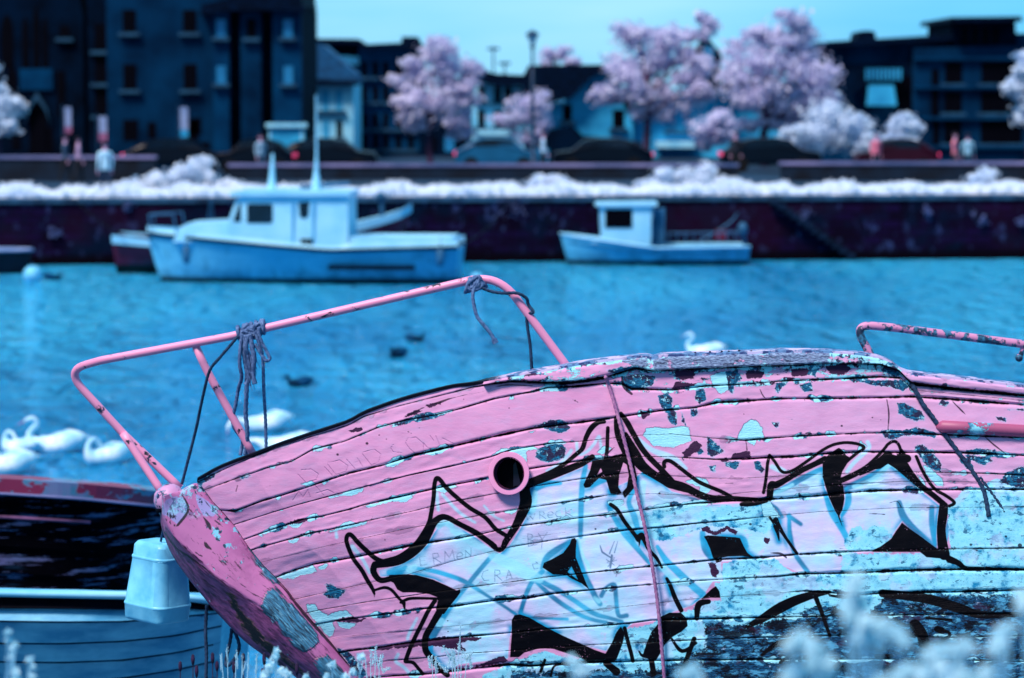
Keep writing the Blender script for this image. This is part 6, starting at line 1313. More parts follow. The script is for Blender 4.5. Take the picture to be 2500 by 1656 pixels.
li = g.mix(nA, lin('#a8a4d8'), lin('#8c84c4')); c = g.mix(g.ss(g.m('ADD', A('lilac'), g.m('MULTIPLY', ed, .35)), 1, -1), c, li)
bw = g.mix(g.ss(nG, .34, .64), lin('#0a2038'), lin('#3d86aa')); bw = g.mix(g.m('MULTIPLY', g.ss(g.noise(gr, 6, 6, .7), .55, .62), .8), bw, lin('#7cc0dc')); bw = g.mix(g.m('MULTIPLY', g.ss(g.noise(gr, 8, 6, .7), .56, .6), .9), bw, lin('#04101e'))
headz = g.ss(g.noise(tc, 14, 5, .7), .52, .54)
sp = g.node('ShaderNodeSeparateXYZ'); g.l.new(tc, sp.inputs[0])
hz = g.ss(sp.outputs[2], W(1250, 1262, 14.3).z - HULL_T.location.z, W(1250, 1235, 14.3).z - HULL_T.location.z)
c = g.mix(g.m('MULTIPLY', headz, g.m('MULTIPLY', hz, .8)), c, g.mix(g.ss(nB, .45, .55), lin('#285c84'), lin('#8cd0e8')))
strip = g.m('MULTIPLY', g.ss(A('gu'), .36, .22), g.ss(A('gt'), 3.4, 2.0)); chipm = g.ss(g.m('SUBTRACT', g.noise(tc, 17, 6, .72), g.m('SUBTRACT', .645, g.m('MULTIPLY', strip, .085))), -.004, .006)
c = g.mix(chipm, c, g.mix(g.ss(g.noise(tc, 30, 4), .46, .54), lin('#123450'), lin('#7cc8e4')))
crk = g.ss(g.noise(gr, 2.3, 7, .72), .590, .602); c = g.mix(g.m('MULTIPLY', crk, .85), c, lin('#1a0620'))
c = g.mix(g.m('MULTIPLY', g.ss(g.noise(tc, 3.2, 5, .7), .46, .66), .45), c, lin('#7c3c70'))
rimb = g.ss(g.m('ADD', A('bare'), ed), 6.0, 1.0); c = g.mix(g.m('MULTIPLY', rimb, .5), c, lin('#2a0a2c'))
c = g.mix(g.ss(g.m('ADD', A('bare'), ed), 1.2, -1.2), c, bw)
c = g.mix(g.ss(g.m('ADD', A('split'), ed), 1.5, -1.5), c, lin('#0a0210'))
c = g.mix(g.m('MULTIPLY', g.ss(g.m('ADD', A('crack'), g.m('MULTIPLY', ed, .08)), 1, -1), .95), c, lin('#0e0618'))
g.put(b.inputs['Base Color'], c); b.inputs['Roughness'].default_value = .55
bn = g.node('ShaderNodeBump'); bn.inputs['Distance'].default_value = .008
hh = g.m('SUBTRACT', g.m('MULTIPLY', nG, g.m('ADD', .12, g.m('MULTIPLY', g.ss(A('under'), 3, -3), .7))), g.m('MULTIPLY', g.ss(g.m('ADD', A('split'), ed), 3, -3), 2.0)); hh = g.m('SUBTRACT', hh, g.m('MULTIPLY', g.ss(A('bare'), 2, -2), .5))
g.l.new(hh, bn.inputs['Height']); g.l.new(bn.outputs[0], b.inputs['Normal'])
sm.materials.append(m); stem = bpy.data.objects.new('stem_post', sm); COL.objects.link(stem); stem.parent = HULL_T
# stem head: squat rounded cap behind a worn iron band
a_ = W(397, 1222, 14.33); bq = W(442, 1190, 14.42)
mb = MB(); ax_ = (W(425, 1262, 14.3) - W(408, 1205, 14.3)).normalized()
top = W(410, 1206, 14.34); mb.tube([top + ax_ * .09, top + ax_ * .04, top + ax_ * .015, top - ax_ * .02, top - ax_ * .04, top - ax_ * .05], [.070, .080, .080, .066, .044, .015], 18); mb.build('stem_head', M_cap2, HULL_T, smooth=True)
mb = MB(); mb.tube([top + ax_ * .075, top + ax_ * .055], [.084, .084], 20); mb.build('iron_band', M_black, HULL_T, smooth=True)

# porthole
def hullpt(px, py, off=0.0):
    x0 = float(xrab(py)); vis_ = (py - 870) / 780
    Yd = float(Ytop(437 + (px - x0))) - .24 * vis_ - .05 * math.sin(min(max(vis_, 0), 1.2) * 2.6)
    return W(px, py, Yd - off)
pc = hullpt(*PO); e1 = (hullpt(PO[0] + 40, PO[1]) - hullpt(PO[0] - 40, PO[1])).normalized(); e2 = (hullpt(PO[0], PO[1] - 40) - hullpt(PO[0], PO[1] + 40)).normalized(); en = e1.cross(e2).normalized()
if en.y > 0: en = -en
sc_ = 13.8 / FPX
def ringm(prof, n=48, ex=1.0, ey=1.04):
    """prof: (radius px, outward metres)"""
    rings = []
    for k in range(n):
        a = 2 * math.pi * k / n
        rings.append([pc + e1 * (math.cos(a) * r * sc_ * ex) + e2 * (math.sin(a) * r * sc_ * ey) + en * o_ for r, o_ in prof])
    rings.append(rings[0]); return rings
po = bpy.data.objects.new('porthole', None)
mb = MB(); mb.loft(ringm([(51, -.004), (51, .003), (50.3, .0058), (49.5, .006), (45, .0062), (39, .006), (39.2, .0056), (38.0, .003), (37.0, -.012)]), close=False, cap=False); 
pring = mb.build('porthole', peelmat('porthole_rim_paint', lin('#ee9cc8'), lin('#e490c0'), lin('#2c7ca4'), lin('#8cdcf0'), .62, 12), HULL_T, smooth=False)
mb = MB(); mb.loft(ringm([(36.5, .012), (36, -.03), (35.5, -.10)]), close=False, cap=False); q_ = mb.build('porthole_sleeve', pmat('sleeve_iron', lin('#7a3c68'), lin('#24102c'), 8, .5), None, smooth=True, origin=HULL_T.location); q_.parent = pring; q_.location = (0, 0, 0)
mb = MB(); disc = [pc + e1 * (math.cos(2 * math.pi * k / 32) * 36 * sc_) + e2 * (math.sin(2 * math.pi * k / 32) * 38 * sc_) - en * .07 for k in range(32)]; mb.add(disc, [tuple(range(32))])
q_ = mb.build('porthole_glass', M_glass, None, origin=HULL_T.location); q_.parent = pring; q_.location = (0, 0, 0)
mb = MB(); mb.add([pc + e1 * (6 * sc_) + e2 * (22 * sc_) - en * .06, pc + e1 * (12 * sc_) + e2 * (30 * sc_) - en * .06, pc + e1 * (24 * sc_) - e2 * (26 * sc_) - en * .06, pc + e1 * (6 * sc_) - e2 * (32 * sc_) - en * .06], [(0, 1, 2, 3)])
q_ = mb.build('broken_pane', pmat('dusty_pane', lin('#141432'), lin('#0a0a20'), 9, .4), None, origin=HULL_T.location); q_.parent = pring; q_.location = (0, 0, 0)

# rails
def railtube(name, pts, r, corner, mat, n=16):
    P = [W(*p) for p in pts]; return MB().tube(dense(fillet(P, corner, 10), .05), r, n).build(name, mat, HULL_T, smooth=True)
RT = .0205
railtube('bow_rail', [(440, 1192, 14.40), (302, 1060, 14.42), (160, 905, 14.42), (247, 880, 14.32), (560, 822, 14.18), (1150, 684, 14.0), (1215, 668, 13.98), (1392, 905, 13.93)], RT, [.02, .13, .02, .02, .02, .15], M_rail)
railtube('rail_strut', [(300, 1058, 14.40), (398, 1206, 14.33)], RT, [], M_rail)
railtube('rail_strut', [(478, 846, 14.23), (505, 905, 14.24), (617, 1108, 14.24)], RT, [.05], M_rail)
railtube('side_rail', [(2135, 885, 13.95), (2085, 792, 13.98), (2180, 800, 13.98), (2510, 842, 14.0), (3300, 930, 14.1), (3330, 1020, 14.1)], .0205, [.09, .02, .02, .08], M_railr)
q_ = W(2498, 850, 14.0); MB().tube([q_, W(2490, 872, 14.0)], .012, 8).build('rail_bracket', M_railr, HULL_T); MB().sphere(tuple(W(2488, 874, 13.99)), .02, 10, 7).build('rail_bolt', M_railr, HULL_T)
# half round rubbing strake on the right
pts = [hullpt(2288, 1040, .004)] + [hullpt(x, 1041 + (x - 2290) * .055, .022) for x in range(2300, 3600, 60)]
MB().tube(pts, [.014] + [.030] * (len(pts) - 1), 12).build('rubbing_strake', peelmat('strake_paint', lin('#b0587e'), lin('#a04a72'), lin('#1c6c90'), lin('#8cdcf0'), .53, 5, stretch=(1, 1, 1)), HULL_T, smooth=True)
# nail heads along the bare capping
nh = MB()
for x, y in [(1698, 866), (1734, 864), (1763, 863), (1780, 863), (1805, 861), (1835, 862)]:
    p = hullpt(x, y); nh.sphere(tuple(p + Vector((0, .02, .006))), .006, 6, 5)
nh.build('nail_heads', M_black, HULL_T)

# ---------------------------------------------------------------- ropes
def ropemat(n, c1, c2): return pmat(n, c1, c2, 60, .9, .001, 200)
M_rope = ropemat('grey_rope', lin('#6480ac'), lin('#36507c')); M_roped = ropemat('dark_rope', lin('#284668'), lin('#10243e')); M_ropep = ropemat('pinkish_rope', lin('#b880a8'), lin('#8c588c'))
def ropeshape(mb, P, r=.009): return mb.tube(dense(catmull(P, 6), r * 0.55), r * 1.08, 12, lobes=3, pitch=r * 9)
def rope(label, P, r, mat, group=None):
    mb = MB(); ropeshape(mb, P, r); o = mb.build('rope', mat, None, smooth=True, origin=P[0]); return tag(o, label, 'rope', group)
rope('pinkish rope hanging down over the graffiti from the gunwale near the middle of the hull', [W(1478, 920, 13.74)] + [hullpt(x, y, .016) for x, y in ((1484, 934), (1500, 985), (1520, 1060), (1543, 1150), (1556, 1210), (1575, 1290), (1592, 1380), (1604, 1460), (1612, 1540), (1622, 1656), (1630, 1760))], .0085, M_ropep)
rope('dark rope running down the right part of the hull from the gunwale step', [W(2214, 922, 13.78)] + [hullpt(x, y, .014) for x, y in ((2232, 948), (2252, 985), (2278, 1020), (2300, 1052), (2340, 1105), (2372, 1148), (2398, 1190), (2408, 1225), (2414, 1262))], .0105, M_roped)
rope('short frayed dark rope end lying beside the longer dark one at right', [hullpt(x, y, .012) for x, y in ((2392, 1165), (2412, 1192), (2434, 1222), (2452, 1250))], .0085, M_roped)
# knot on the left part of the rail with its hanging lines
c0 = W(612, 806, 14.17)
kt = thing('knotted_rope', 'tangle of grey rope knotted round the pink rail above the strut', 'rope', c0, 'ropes tied round the pink rail')
rd = (W(640, 800, 14.16) - W(585, 813, 14.18)).normalized(); rng = random.Random(4); mb = MB()
for j, off in enumerate((-.065, -.045, -.02, .005, .03, .05, .066)):
    P = []; cc = c0 + rd * off; tilt = rng.uniform(-.5, .5)
    for k in range(14):
        a = 2 * math.pi * k / 12; rr = .031 + .004 * rng.random()
        P.append(cc + Vector((0, 1, 0)) * math.cos(a) * rr + Vector((0, 0, 1)) * math.sin(a) * rr + rd * (tilt * .02 * math.sin(a) + .004 * k / 12))
    ropeshape(mb, P, .0095)
for j in range(5):
    P = [c0 + rd * rng.uniform(-.05, .05) + Vector((0, -.03 - rng.random() * .012, rng.uniform(-.04, .03))) for _ in range(5)]
    ropeshape(mb, P, .0095)
mb.build('knot', M_rope, kt, smooth=True)
def hang(pts, r=.009, mat=M_rope, nm='hanging_end', par=None):
    m2 = MB(); ropeshape(m2, [W(*p) for p in pts], r); return m2.build(nm, mat, par or kt, smooth=True)
hang([(592, 815, 14.12), (587, 850, 14.12), (585, 890, 14.13), (590, 920, 14.15), (582, 950, 14.2), (575, 990, 14.22), (568, 1020, 14.24), (572, 1045, 14.24), (590, 1070, 14.28), (592, 1085, 14.3), (586, 1112, 14.3)])
hang([(598, 818, 14.12), (596, 860, 14.13), (603, 910, 14.15), (602, 960, 14.17), (600, 1010, 14.2), (604, 1060, 14.22), (600, 1110, 14.26)], .011)
hang([(606, 818, 14.1), (600, 850, 14.1), (610, 880, 14.12), (606, 925, 14.12), (600, 940, 14.12)], .012)
hang([(622, 810, 14.1), (636, 850, 14.1), (642, 880, 14.12), (644, 950, 14.16), (648, 1020, 14.2), (650, 1100, 14.22)], .008)
hang([(630, 812, 14.1), (640, 838, 14.1), (656, 868, 14.1), (658, 878, 14.1), (648, 880, 14.1), (636, 862, 14.11), (622, 840, 14.11)], .008)
hang([(610, 815, 14.1), (616, 850, 14.1), (620, 880, 14.1), (618, 915, 14.11), (622, 938, 14.11)], .012, M_rope, 'frayed_end')
fb = MB(); rng = random.Random(9)
for j in range(26):
    x = 612 + rng.uniform(-10, 12); y = 850 + rng.uniform(0, 60); fb.tube([W(x, y, 14.1), W(x + rng.uniform(-4, 6), y + 25, 14.1), W(x + rng.uniform(-8, 12), y + rng.uniform(35, 60), 14.11)], .0016, 5)
fb.build('frayed_strands', M_rope, kt)
rope('taut dark rope running from the knot on the rail down to the bow', [W(580, 822, 14.13), W(560, 846, 14.13), W(536, 874, 14.14), W(512, 905, 14.17), W(496, 965, 14.22), W(478, 1050, 14.3), W(460, 1120, 14.33), W(444, 1182, 14.36)], .0072, M_roped)
# second knot
c1 = W(1160, 692, 13.98); k2 = thing('knotted_rope', 'smaller rope knot at the top bend of the pink rail with one loose hanging end', 'rope', c1, 'ropes tied round the pink rail')
rd2 = (W(1185, 684, 13.98) - W(1135, 698, 13.98)).normalized(); mb = MB(); rng = random.Random(6)
for j, off in enumerate((-.038, -.02, -.002, .016, .036)):
    P = []; cc = c1 + rd2 * off; tilt = rng.uniform(-.9, .9)
    for k in range(14):
        a = 2 * math.pi * k / 12; P.append(cc + Vector((0, 1, 0)) * math.cos(a) * .031 + Vector((0, 0, 1)) * math.sin(a) * .031 + rd2 * (tilt * .022 * math.sin(a)))
    ropeshape(mb, P, .009)
for j in range(4): ropeshape(mb, [c1 + rd2 * rng.uniform(-.04, .04) + Vector((0, -.032 - rng.random() * .01, rng.uniform(-.035, .035))) for _ in range(4)], .009)
mb.build('knot', M_rope, k2, smooth=True)
hang([(1158, 700, 13.94), (1154, 722, 13.93), (1158, 750, 13.93), (1166, 775, 13.93), (1182, 795, 13.93), (1198, 815, 13.93), (1208, 832, 13.93)], .0085, M_rope, 'hanging_end', k2)
hang([(1206, 828, 13.93), (1211, 838, 13.93)], .014, M_rope, 'end_knot', k2)
hang([(1170, 700, 13.94), (1200, 712, 13.94), (1230, 716, 13.93), (1262, 716, 13.93), (1285, 728, 13.94), (1290, 745, 13.95), (1302, 762, 13.94), (1287, 770, 13.95), (1288, 800, 13.96), (1294, 840, 13.97), (1297, 880, 13.97), (1299, 912, 13.98)], .0075, M_roped, 'trailing_line', k2)
rope('thin rope hanging below the white can toward the grass', [W(505, 1478, 14.5), W(502, 1540, 14.5), W(504, 1600, 14.5), W(502, 1700, 14.5), W(503, 1800, 14.5)], .0085, M_roped, 'rope ends under the bow')
rope('looped rope end hanging beneath the stem, right of the thin rope', [W(566, 1535, 14.5), W(562, 1565, 14.5), W(554, 1600, 14.5), W(552, 1625, 14.48), W(566, 1618, 14.46), W(582, 1590, 14.46), W(583, 1570, 14.46), W(572, 1540, 14.48)], .0085, M_roped, 'rope ends under the bow')

# ---------------------------------------------------------------- white can hanging behind the stem
M_can = pmat('scuffed_white_plastic', lin('#7cd4f6'), lin('#58b4de'), 7, .42, .0006, 40, spec=.4)
cx0, cy0 = 388, 1410; Yc = 14.62; cc = W(cx0, cy0, Yc); s = ppm(Yc)
can = thing('plastic_can', 'white plastic can hanging upside down behind the pink bow', 'plastic can', W(388, 1517, Yc))
def rr_ring(hw, hd, r, z, c, tilt=0.0, n=6):
    out = []
    for qx, qy, a0 in ((1, 1, 0), (-1, 1, 90), (-1, -1, 180), (1, -1, 270)):
        for k in range(n):
            a = R(a0 + 90 * k / (n - 1)); out.append((qx * (hw - r) + r * math.cos(a), qy * (hd - r) + r * math.sin(a), z))
    rot = Matrix.Rotation(R(-38), 3, 'Z'); rt = Matrix.Rotation(R(3.5), 3, 'Y')
    return [c + rt @ (rot @ Vector(p)) for p in out]
prf = [(-.222, .118, .02), (-.215, .132, .04), (-.20, .142, .065), (-.145, .146, .068), (-.140, .149, .068), (-.132, .149, .068), (-.127, .145, .068), (.10, .122, .058), (.105, .125, .058), (.113, .125, .058), (.118, .120, .058), (.170, .112, .04), (.188, .098, .035), (.192, .090, .032), (.186, .075, .03)]
rings = [rr_ring(w_, w_ * .92, r_, z_, cc) for z_, w_, r_ in prf]
mb = MB(); mb.loft(rings); co_ = mb.build('can_body', M_can, can, smooth=True)
bv = co_.modifiers.new('edge', 'BEVEL'); bv.width = .004; bv.segments = 2; bv.limit_method = 'ANGLE'; bv.angle_limit = R(35)
tp = cc + Vector((.012, 0, .17))
mb = MB(); ropeshape(mb, [tp + Vector((0, 0, .02)), tp + Vector((.04, -.1, .16)), W(418, 1222, 14.50)], .006); mb.build('can_lanyard', M_roped, can, smooth=True)

# ---------------------------------------------------------------- white clinker dinghy behind the bow
def clinker():
    Y0 = 17.3; t = thing('clinker_dinghy', 'white clinker dinghy with a pale rim, lower left behind the pink bow', 'boat', G(150, Y0, 1.52))
    # strake edges in the photograph, from the gunwale down; x from left to transom
    ed_ = [[(-700, 1452), (-200, 1446), (0, 1452), (150, 1455), (300, 1458), (430, 1462), (480, 1466), (545, 1476)],
           [(-700, 1480), (-200, 1478), (0, 1482), (150, 1483), (300, 1485), (430, 1480), (545, 1490)],
           [(-700, 1500), (-200, 1506), (0, 1513), (150, 1515), (300, 1514), (430, 1503), (545, 1492)],
           [(-700, 1548), (-200, 1558), (0, 1567), (150, 1568), (300, 1562), (430, 1548), (542, 1524)],
           [(-700, 1590), (-200, 1604), (0, 1612), (150, 1614), (300, 1608), (430, 1590), (538, 1566)],
           [(-700, 1640), (-200, 1652), (0, 1660), (150, 1662), (300, 1652), (430, 1632), (534, 1608)],
           [(-700, 1690), (-200, 1704), (0, 1712), (150, 1712), (300, 1700), (430, 1678), (530, 1650)],
           [(-700, 1740), (-200, 1760), (0, 1768), (150, 1765), (300, 1750), (430, 1725), (526, 1694)],
           [(-700, 1790), (-200, 1815), (0, 1820), (150, 1815), (300, 1800), (430, 1775), (522, 1740)]]
    M1 = pmat('dinghy_paint', lin('#78c8e8'), lin('#4298c4'), 2.8, .5, .001, 30, stretch=(1, 1, 3)); M2 = pmat('dinghy_rim', lin('#9adcf6'), lin('#6cc0e4'), 3, .45)
    M_lap = pmat('lap_shade', lin('#0a3a5c'), lin('#041c34'), 4, .9, spec=.03)
    def E(k, x): return float(np.interp(x, [p[0] for p in ed_[k]], [p[1] for p in ed_[k]]))
    xe = [545, 545, 545, 542, 538, 534, 530, 526, 522]
    def Yd(x, k): return Y0 + .1 + .55 * max(0, (x - 150) / 395) ** 2 + .35 * max(0, (-x) / 700) ** 2 + .10 * max(0, k - 2)
    for k in range(len(ed_) - 1):
        mb = MB(); vs = []; n = 40
        for i in range(n + 1):
            x = -700 + (xe[k] + 700) * i / n; x2 = -700 + (xe[k + 1] + 700) * i / n
            vs += [W(x, E(k, x), Yd(x, k) + .02), W(x2, E(k + 1, x2) + 2, Yd(x2, k + 1) - .024), W(x2, E(k + 1, x2) + 5, Yd(x2, k + 1) + .03)]
        mb.add(vs, [(3 * i + q, 3 * i + 1 + q, 3 * i + 4 + q, 3 * i + 3 + q) for i in range(n) for q in (0, 1)])
        mb.build('strake' if k else 'sheer_strake', M1 if k else M_black, t, smooth=False)
        if k: MB().tube([W(x, E(k + 1, x) + 4, Yd(x, k + 1) - .014) for x in range(-700, int(xe[k + 1]), 20)], .0065, 6).build('lap_shade_line', M_lap, t, smooth=True)  # dark tube added for the shadow under each plank lap
    P = [W(x, E(0, x) - 4, Yd(x, 0) - .02) for x in range(-700, 560, 30)]
    MB().tube(P, .030, 10, sq=(1.3, .8)).build('gunwale', M2, t, smooth=True)
    # transom, inside and far side
    tr = [W(xe[k], E(k, xe[k]), Yd(xe[k], k) + .02) for k in range(len(ed_))]; back = [p + Vector((.12, .9, 0)) for p in tr]
    mb = MB(); mb.add(tr + back, [(i, i + 1, len(tr) + i + 1, len(tr) + i) for i in range(len(tr) - 1)]); mb.build('transom', M1, t)
    mb = MB(); vs = []
    for x in range(-700, 560, 60): a = W(x, E(0, x), Yd(x, 0)); vs += [a + Vector((0, 0, -.1)), a + Vector((.05, 1.0, -.14)), a + Vector((.05, 1.05, -.7))]
    mb.add(vs, [(3 * i + q, 3 * i + 1 + q, 3 * i + 4 + q, 3 * i + 3 + q) for i in range(len(vs) // 3 - 1) for q in (0, 1)]); mb.build('far_side', M1, t)
clinker()
# pale upturned planks / hull seen between dinghy and stem are open water in the photograph: the water plane itself

# ---------------------------------------------------------------- dark hull with the red rail
def darkboat():
    Y0 = 22.0; t = thing('dark_boat', 'dark peeling wooden boat with a weathered red rail, behind the white dinghy', 'boat', G(100, Y0, 0))
    m, g, b = newmat('peeling_black_hull'); tc = g.node('ShaderNodeTexCoord').outputs['Object']; v = g.maps(tc, (1, 1, 11)); n = g.noise(v, 2.1, 6, .72)
    n2 = g.noise(g.maps(tc, (.5, 1, 6)), 1.3, 4, .6); c = g.mix(g.ss(n, .56, .60), lin('#010106'), g.mix(g.noise(tc, 3, 3), lin('#6c4a78'), lin('#2f6c90')))
    c = g.mix(g.m('MULTIPLY', g.ss(n2, .6, .66), .6), c, lin('#1c3c58')); g.put(b.inputs['Base Color'], c); b.inputs['Roughness'].default_value = .8; b.inputs['Specular IOR Level'].default_value = .03
    def top(x): return float(np.interp(x, [-900, 0, 200, 395, 480], [1150, 1168, 1181, 1200, 1212]))
    def Yd(x, q): return Y0 + 1.1 * max(0, (x - 100) / 400) ** 2 + .35 * (1 - q) * .3
    xr = [(1200, 486), (1260, 484), (1350, 480), (1450, 470), (1560, 452), (1700, 420), (1900, 380)]
    mb = MB(); vs = []; n = 44; rows = [0, 22, 40, 58, 130, 134, 195, 199, 262, 266, 330, 334, 400, 404, 470, 560, 700]
    for j, dy in enumerate(rows):
        xe_ = float(np.interp(1200 + dy, [p[0] for p in xr], [p[1] for p in xr]))
        for i in range(n + 1):
            x = -900 + (xe_ + 900) * i / n; vs.append(W(x, top(x) + 34 + dy, Yd(x, 1) + .03 * (j % 2) + .0006 * dy))
    mb.add(vs, [(j * (n + 1) + i, (j + 1) * (n + 1) + i, (j + 1) * (n + 1) + i + 1, j * (n + 1) + i + 1) for j in range(len(rows) - 1) for i in range(n)]); mb.build('hull', m, t)
    Mr = peelmat('weathered_red_rail', lin('#8c2450'), lin('#641a40'), lin('#6474a0'), lin('#3a7c9c'), .53, 2.4, stretch=(1, 1, 1.5))
    rings = []
    for i in range(n + 1):
        x = -900 + 1388 * i / n; a = W(x, top(x), Yd(x, 1) - .06); z = W(x, top(x) + 36, Yd(x, 1) - .06)
        rings.append([a, z, z + Vector((0, .22, 0)), a + Vector((0, .22, 0))])
    mb = MB(); mb.loft(rings); mb.build('rail', Mr, t)
    P = [W(x, top(x) + 37, Yd(x, 1) - .07) for x in range(-900, 500, 40)]; MB().tube(P, .012, 6).build('rail_moulding', M_cap, t)
    P = [W(x, 1262 + (x * .06), Yd(x, 1) - .0) for x in range(-500, 260, 40)]; MB().tube(P, .014, 6).build('batten', pmat('batten', lin('#8c5c8c'), lin('#060410'), 2.5, .8), t)
    vs = []
    for i in range(n + 1): x = -900 + 1386 * i / n; a = W(x, top(x) + 10, Yd(x, 1) + .14); wd = 2.6 * min(1, (486 - x) / 500) ** .6 if x < 486 else 0; vs += [a, a + Vector((0, wd, -.22 * wd)), a + Vector((0, wd, -2.2))]
    mb = MB(); mb.add(vs, [(3 * i + q, 3 * i + 1 + q, 3 * i + 4 + q, 3 * i + 3 + q) for i in range(n) for q in (0, 1)]); mb.build('deck', M_lowwall, t)
darkboat()

# ---------------------------------------------------------------- plants near the camera and under the bow
M_flo = leafmat('pale_florets', lin('#f0fdff'), lin('#c0f2ff'), .5); M_stalk = pmat('pale_stalk', lin('#8ccce8'), lin('#5a9cc4'), 8, .7); M_plant = pmat('plantain_head', lin('#3a2248'), lin('#1c1430'), 30, .9)
def groundz(y): return float(np.interp(y, [p[0] for p in prof], [p[1] for p in prof]))
def flowering(label, spots, Y, fs=.012, dens=1.0, seed=1, grp='pale flowering plants close to the camera'):
    """spots: (photo x, y, radius px) of floret clusters"""
    rng = random.Random(seed); cx_ = sum(s_[0] for s_ in spots) / len(spots); base = G(cx_, Y, 0); base.z = groundz(Y); t = thing('flowering_plant', label, 'plant', base, grp)
    sm2 = MB()
    for (x, y, r) in spots:
        fm = MB()
        yy = Y + rng.uniform(-.12, .12); c = W(x, y, yy); rr = r / ppm(Y); st0 = base + Vector((rng.uniform(-.05, .05), rng.uniform(-.05, .05), 0))
        sm2.tube(catmull([st0, st0.lerp(c, .5) + Vector((rng.uniform(-.03, .03), 0, .03)), c], 4), .0028, 6)
        for k in range(3): 
            l = st0.lerp(c, rng.uniform(.3, .8)); a = rng.uniform(0, 6.28); d = Vector((math.cos(a), math.sin(a), .6)) * .07; o_ = d.cross(Vector((0, 0, 1))).normalized() * .012
            fm.add([l, l + d * .5 + o_, l + d, l + d * .5 - o_], [(0, 1, 2, 3)])
        leafcloud(fm, c, (rr * .6, rr * .6, rr * .65), int(13 * dens + (r / 20) ** 2 * 9 * dens), fs * 1.5, rng); fm.build('flower_spray', M_flo, t)
    sm2.build('stalk', M_stalk, t); return t
flowering('pale flower spray in front of the hull, highest of those at lower right', [(2090, 1415, 22), (2085, 1440, 26), (2100, 1470, 20), (2075, 1500, 18), (2110, 1520, 24), (2150, 1530, 24), (2185, 1545, 22), (2100, 1560, 24), (2140, 1560, 20), (2065, 1480, 14), (2205, 1565, 14)], 5.2, seed=41)
flowering('pale flower spray at lower right, left of the highest one', [(1950, 1560, 18), (1930, 1580, 14), (1975, 1575, 20), (2000, 1590, 22), (1990, 1620, 24), (1960, 1645, 24), (2025, 1630, 18), (1925, 1650, 18), (2010, 1665, 26)], 5.0, seed=42)
flowering('pale flower spray at lower right, between the highest and the corner', [(2270, 1600, 18), (2300, 1590, 16), (2330, 1585, 16), (2360, 1575, 14), (2290, 1630, 22), (2260, 1650, 22), (2220, 1640, 18), (2190, 1655, 20), (2330, 1615, 12), (2150, 1665, 20)], 5.0, seed=43)
flowering('pale flower head before the lowest planks near the right edge', [(2440, 1565, 17), (2430, 1590, 16), (2450, 1545, 14), (2465, 1535, 10)], 5.3, seed=44)
flowering('pale flower head cut by the right edge of the view', [(2498, 1470, 18), (2505, 1500, 16), (2495, 1455, 10)], 5.3, seed=45)
flowering('pale flowers at the bottom edge below the right end of the hull', [(2350, 1652, 20), (2385, 1660, 18), (2410, 1645, 8), (2310, 1665, 20)], 4.9, seed=46)
flowering('single pale flower spike before the lower black lettering', [(1405, 1620, 11), (1410, 1645, 14), (1390, 1608, 7), (1425, 1635, 10)], 6.6, seed=47, fs=.01)
flowering('pale flower spike right of the single one, at the bottom edge', [(1690, 1640, 20), (1705, 1655, 16), (1672, 1650, 14)], 5.8, seed=48)
flowering('slender pale flower spike at the lower left corner', [(18, 1545, 10), (22, 1565, 12), (28, 1588, 12), (38, 1575, 8), (24, 1604, 8)], 8.0, seed=49, fs=.008)
flowering('slender pale flower spike right of the one in the lower left corner', [(72, 1612, 9), (78, 1630, 9), (38, 1640, 14), (80, 1652, 12), (40, 1655, 14)], 8.0, seed=50, fs=.008)
flowering('pale leafy tuft in front of the foot of the stem post', [(672, 1605, 16), (660, 1630, 20), (690, 1640, 16), (645, 1650, 16), (705, 1650, 12), (675, 1590, 7)], 10.5, seed=51, fs=.011, grp='pale plants at the foot of the pink boat')
flowering('pale tuft right of the leafy one at the foot of the stem post', [(812, 1625, 11), (800, 1650, 12), (880, 1608, 11), (862, 1640, 12), (845, 1655, 12), (748, 1655, 12)], 10.5, seed=52, fs=.010, grp='pale plants at the foot of the pink boat')
def frond(label, stems, Y, seed, grp='feathery fronds against the pink planks', ls=1.0):
    rng = random.Random(seed); cx_ = sum(s_[0][0] for s_ in stems) / len(stems); base = G(cx_, Y, 0); base.z = groundz(Y); t = thing('feathery_plant', label, 'plant', base, grp); sm2 = MB(); fm = MB()
    for pts in stems:
        P = catmull([base + Vector((rng.uniform(-.04, .04), 0, 0))] + [W(x, y, Y) for x, y in pts], 10); sm2.tube(P, .0018, 5)
        for i, p in enumerate(P[8:]):
            for q in range(5):
                a = rng.uniform(0, 6.28); L = ls * rng.uniform(.005, .015) * (1 - .6 * i / len(P)); d = Vector((math.cos(a) * L, math.sin(a) * L, L * rng.uniform(.3, 1.1))); pp = p + Vector((rng.uniform(-.004, .004), 0, rng.uniform(-.01, .01))); o_ = d.cross(Vector((0, 1, 0))).normalized() * .0022 * ls
                fm.add([pp - o_, pp + o_, pp + d], [(0, 1, 2)])
    sm2.build('stalk', M_flo, t); fm.build('leaflets', M_flo, t)
frond('feathery pale plant standing against the white graffiti at the bottom', [[(1118, 1640), (1122, 1590), (1124, 1525)], [(1110, 1650), (1098, 1610), (1082, 1578)], [(1125, 1650), (1140, 1610), (1156, 1590)], [(1105, 1656), (1090, 1640), (1070, 1620)], [(1135, 1656), (1150, 1630), (1146, 1600)], [(1112, 1650), (1108, 1620), (1104, 1590)]], 13.2, 61)
frond('feathery pale plant against the pink planks near the stem foot', [[(905, 1650), (912, 1620), (918, 1578)], [(895, 1656), (880, 1640), (874, 1620)], [(925, 1656), (935, 1640), (952, 1632)], [(915, 1656), (925, 1630), (936, 1600)]], 13.1, 62)
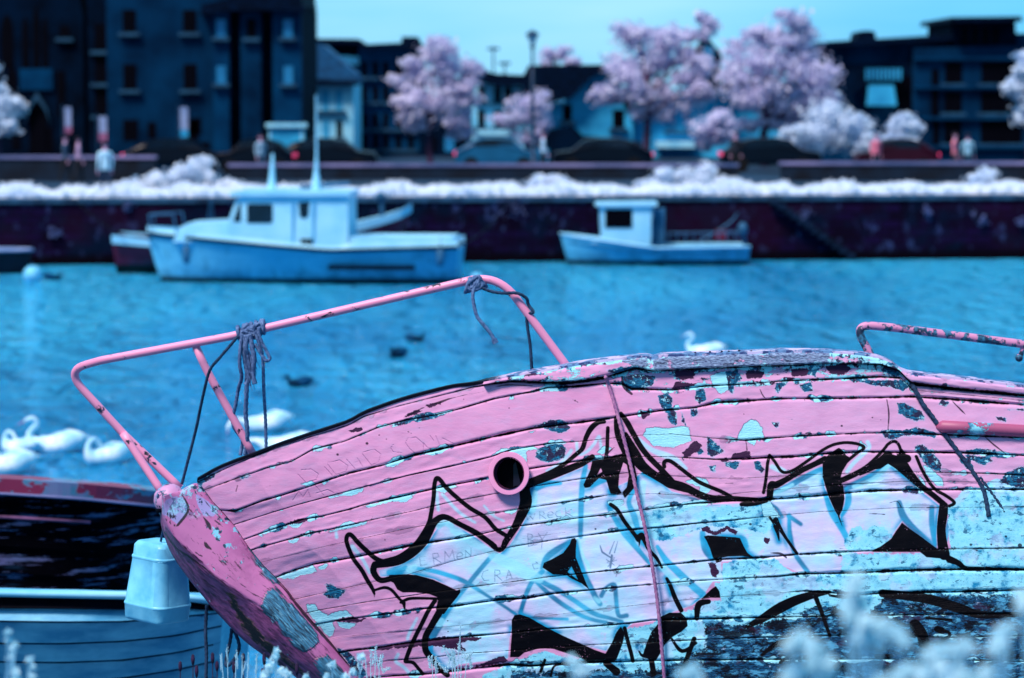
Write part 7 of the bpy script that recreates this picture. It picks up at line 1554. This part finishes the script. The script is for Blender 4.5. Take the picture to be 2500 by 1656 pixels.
frond('feathery pale plant left of the lower black letter', [[(1056, 1656), (1050, 1630), (1046, 1606)], [(1064, 1656), (1066, 1640), (1062, 1620)]], 13.2, 63)
frond('fine pale grass tuft below the looped rope end', [[(556, 1640), (556, 1620), (552, 1588)], [(575, 1650), (580, 1630), (574, 1600)], [(604, 1656), (606, 1635), (606, 1625)], [(545, 1656), (540, 1636), (538, 1600)], [(590, 1656), (592, 1645), (600, 1618)], [(625, 1656), (624, 1645), (626, 1632)]], 12.6, 64, ls=.5)
GP = 'dark plantain heads below the bow'
for i, (x, y, h_, lb) in enumerate([(440, 1628, 22, 'leftmost'), (471, 1612, 24, 'second from the left'), (480, 1640, 26, 'third from the left, lower than its neighbours'), (519, 1608, 24, 'directly left of the looped rope'), (530, 1628, 22, 'beneath the looped rope, on its left'), (571, 1630, 26, 'beneath the looped rope, on its right'), (594, 1608, 22, 'standing right of the looped rope'), (645, 1610, 28, 'in front of the stem post'), (641, 1645, 22, 'lowest in front of the stem post'), (725, 1635, 28, 'rightmost, on the purple stem')]):
    Y = 12.7; p = W(x, y, Y); base = G(x, Y, 0); base.z = groundz(Y); t = thing('plantain', 'dark plantain seed head, ' + lb, 'plant', base, GP); s_ = ppm(Y)
    MB().tube([base, base.lerp(p, .5) + Vector((.01, 0, 0)), p], .0022, 5).build('stalk', M_plant, t)
    MB().tube([p - Vector((0, 0, h_ / s_ / 2)), p, p + Vector((0, 0, h_ / s_ / 2)), p + Vector((0, 0, h_ / s_ / 2 + .006))], [.005, .009, .007, .001], 8).build('seed_head', M_plant, t, smooth=True)
# low ground cover on the near bank
rng = random.Random(77); gm = MB()
for i in range(26000):
    y = rng.uniform(2.5, 18.6); x = rng.uniform(-1, 1) * (1.2 + y * .32); z = groundz(y); hgt = rng.uniform(.06, .2); p = Vector((x, y, z)); a = rng.uniform(0, 6.28)
    ln = Vector((rng.uniform(-.06, .06), rng.uniform(-.06, .06), hgt)); sv = Vector((math.cos(a), math.sin(a), 0)) * .006
    gm.add([p - sv, p + sv, p + ln], [(0, 1, 2)])
tag(gm.build('bank_grass', M_flo), 'pale grass covering the near bank under the boats', 'grass', kind='stuff')
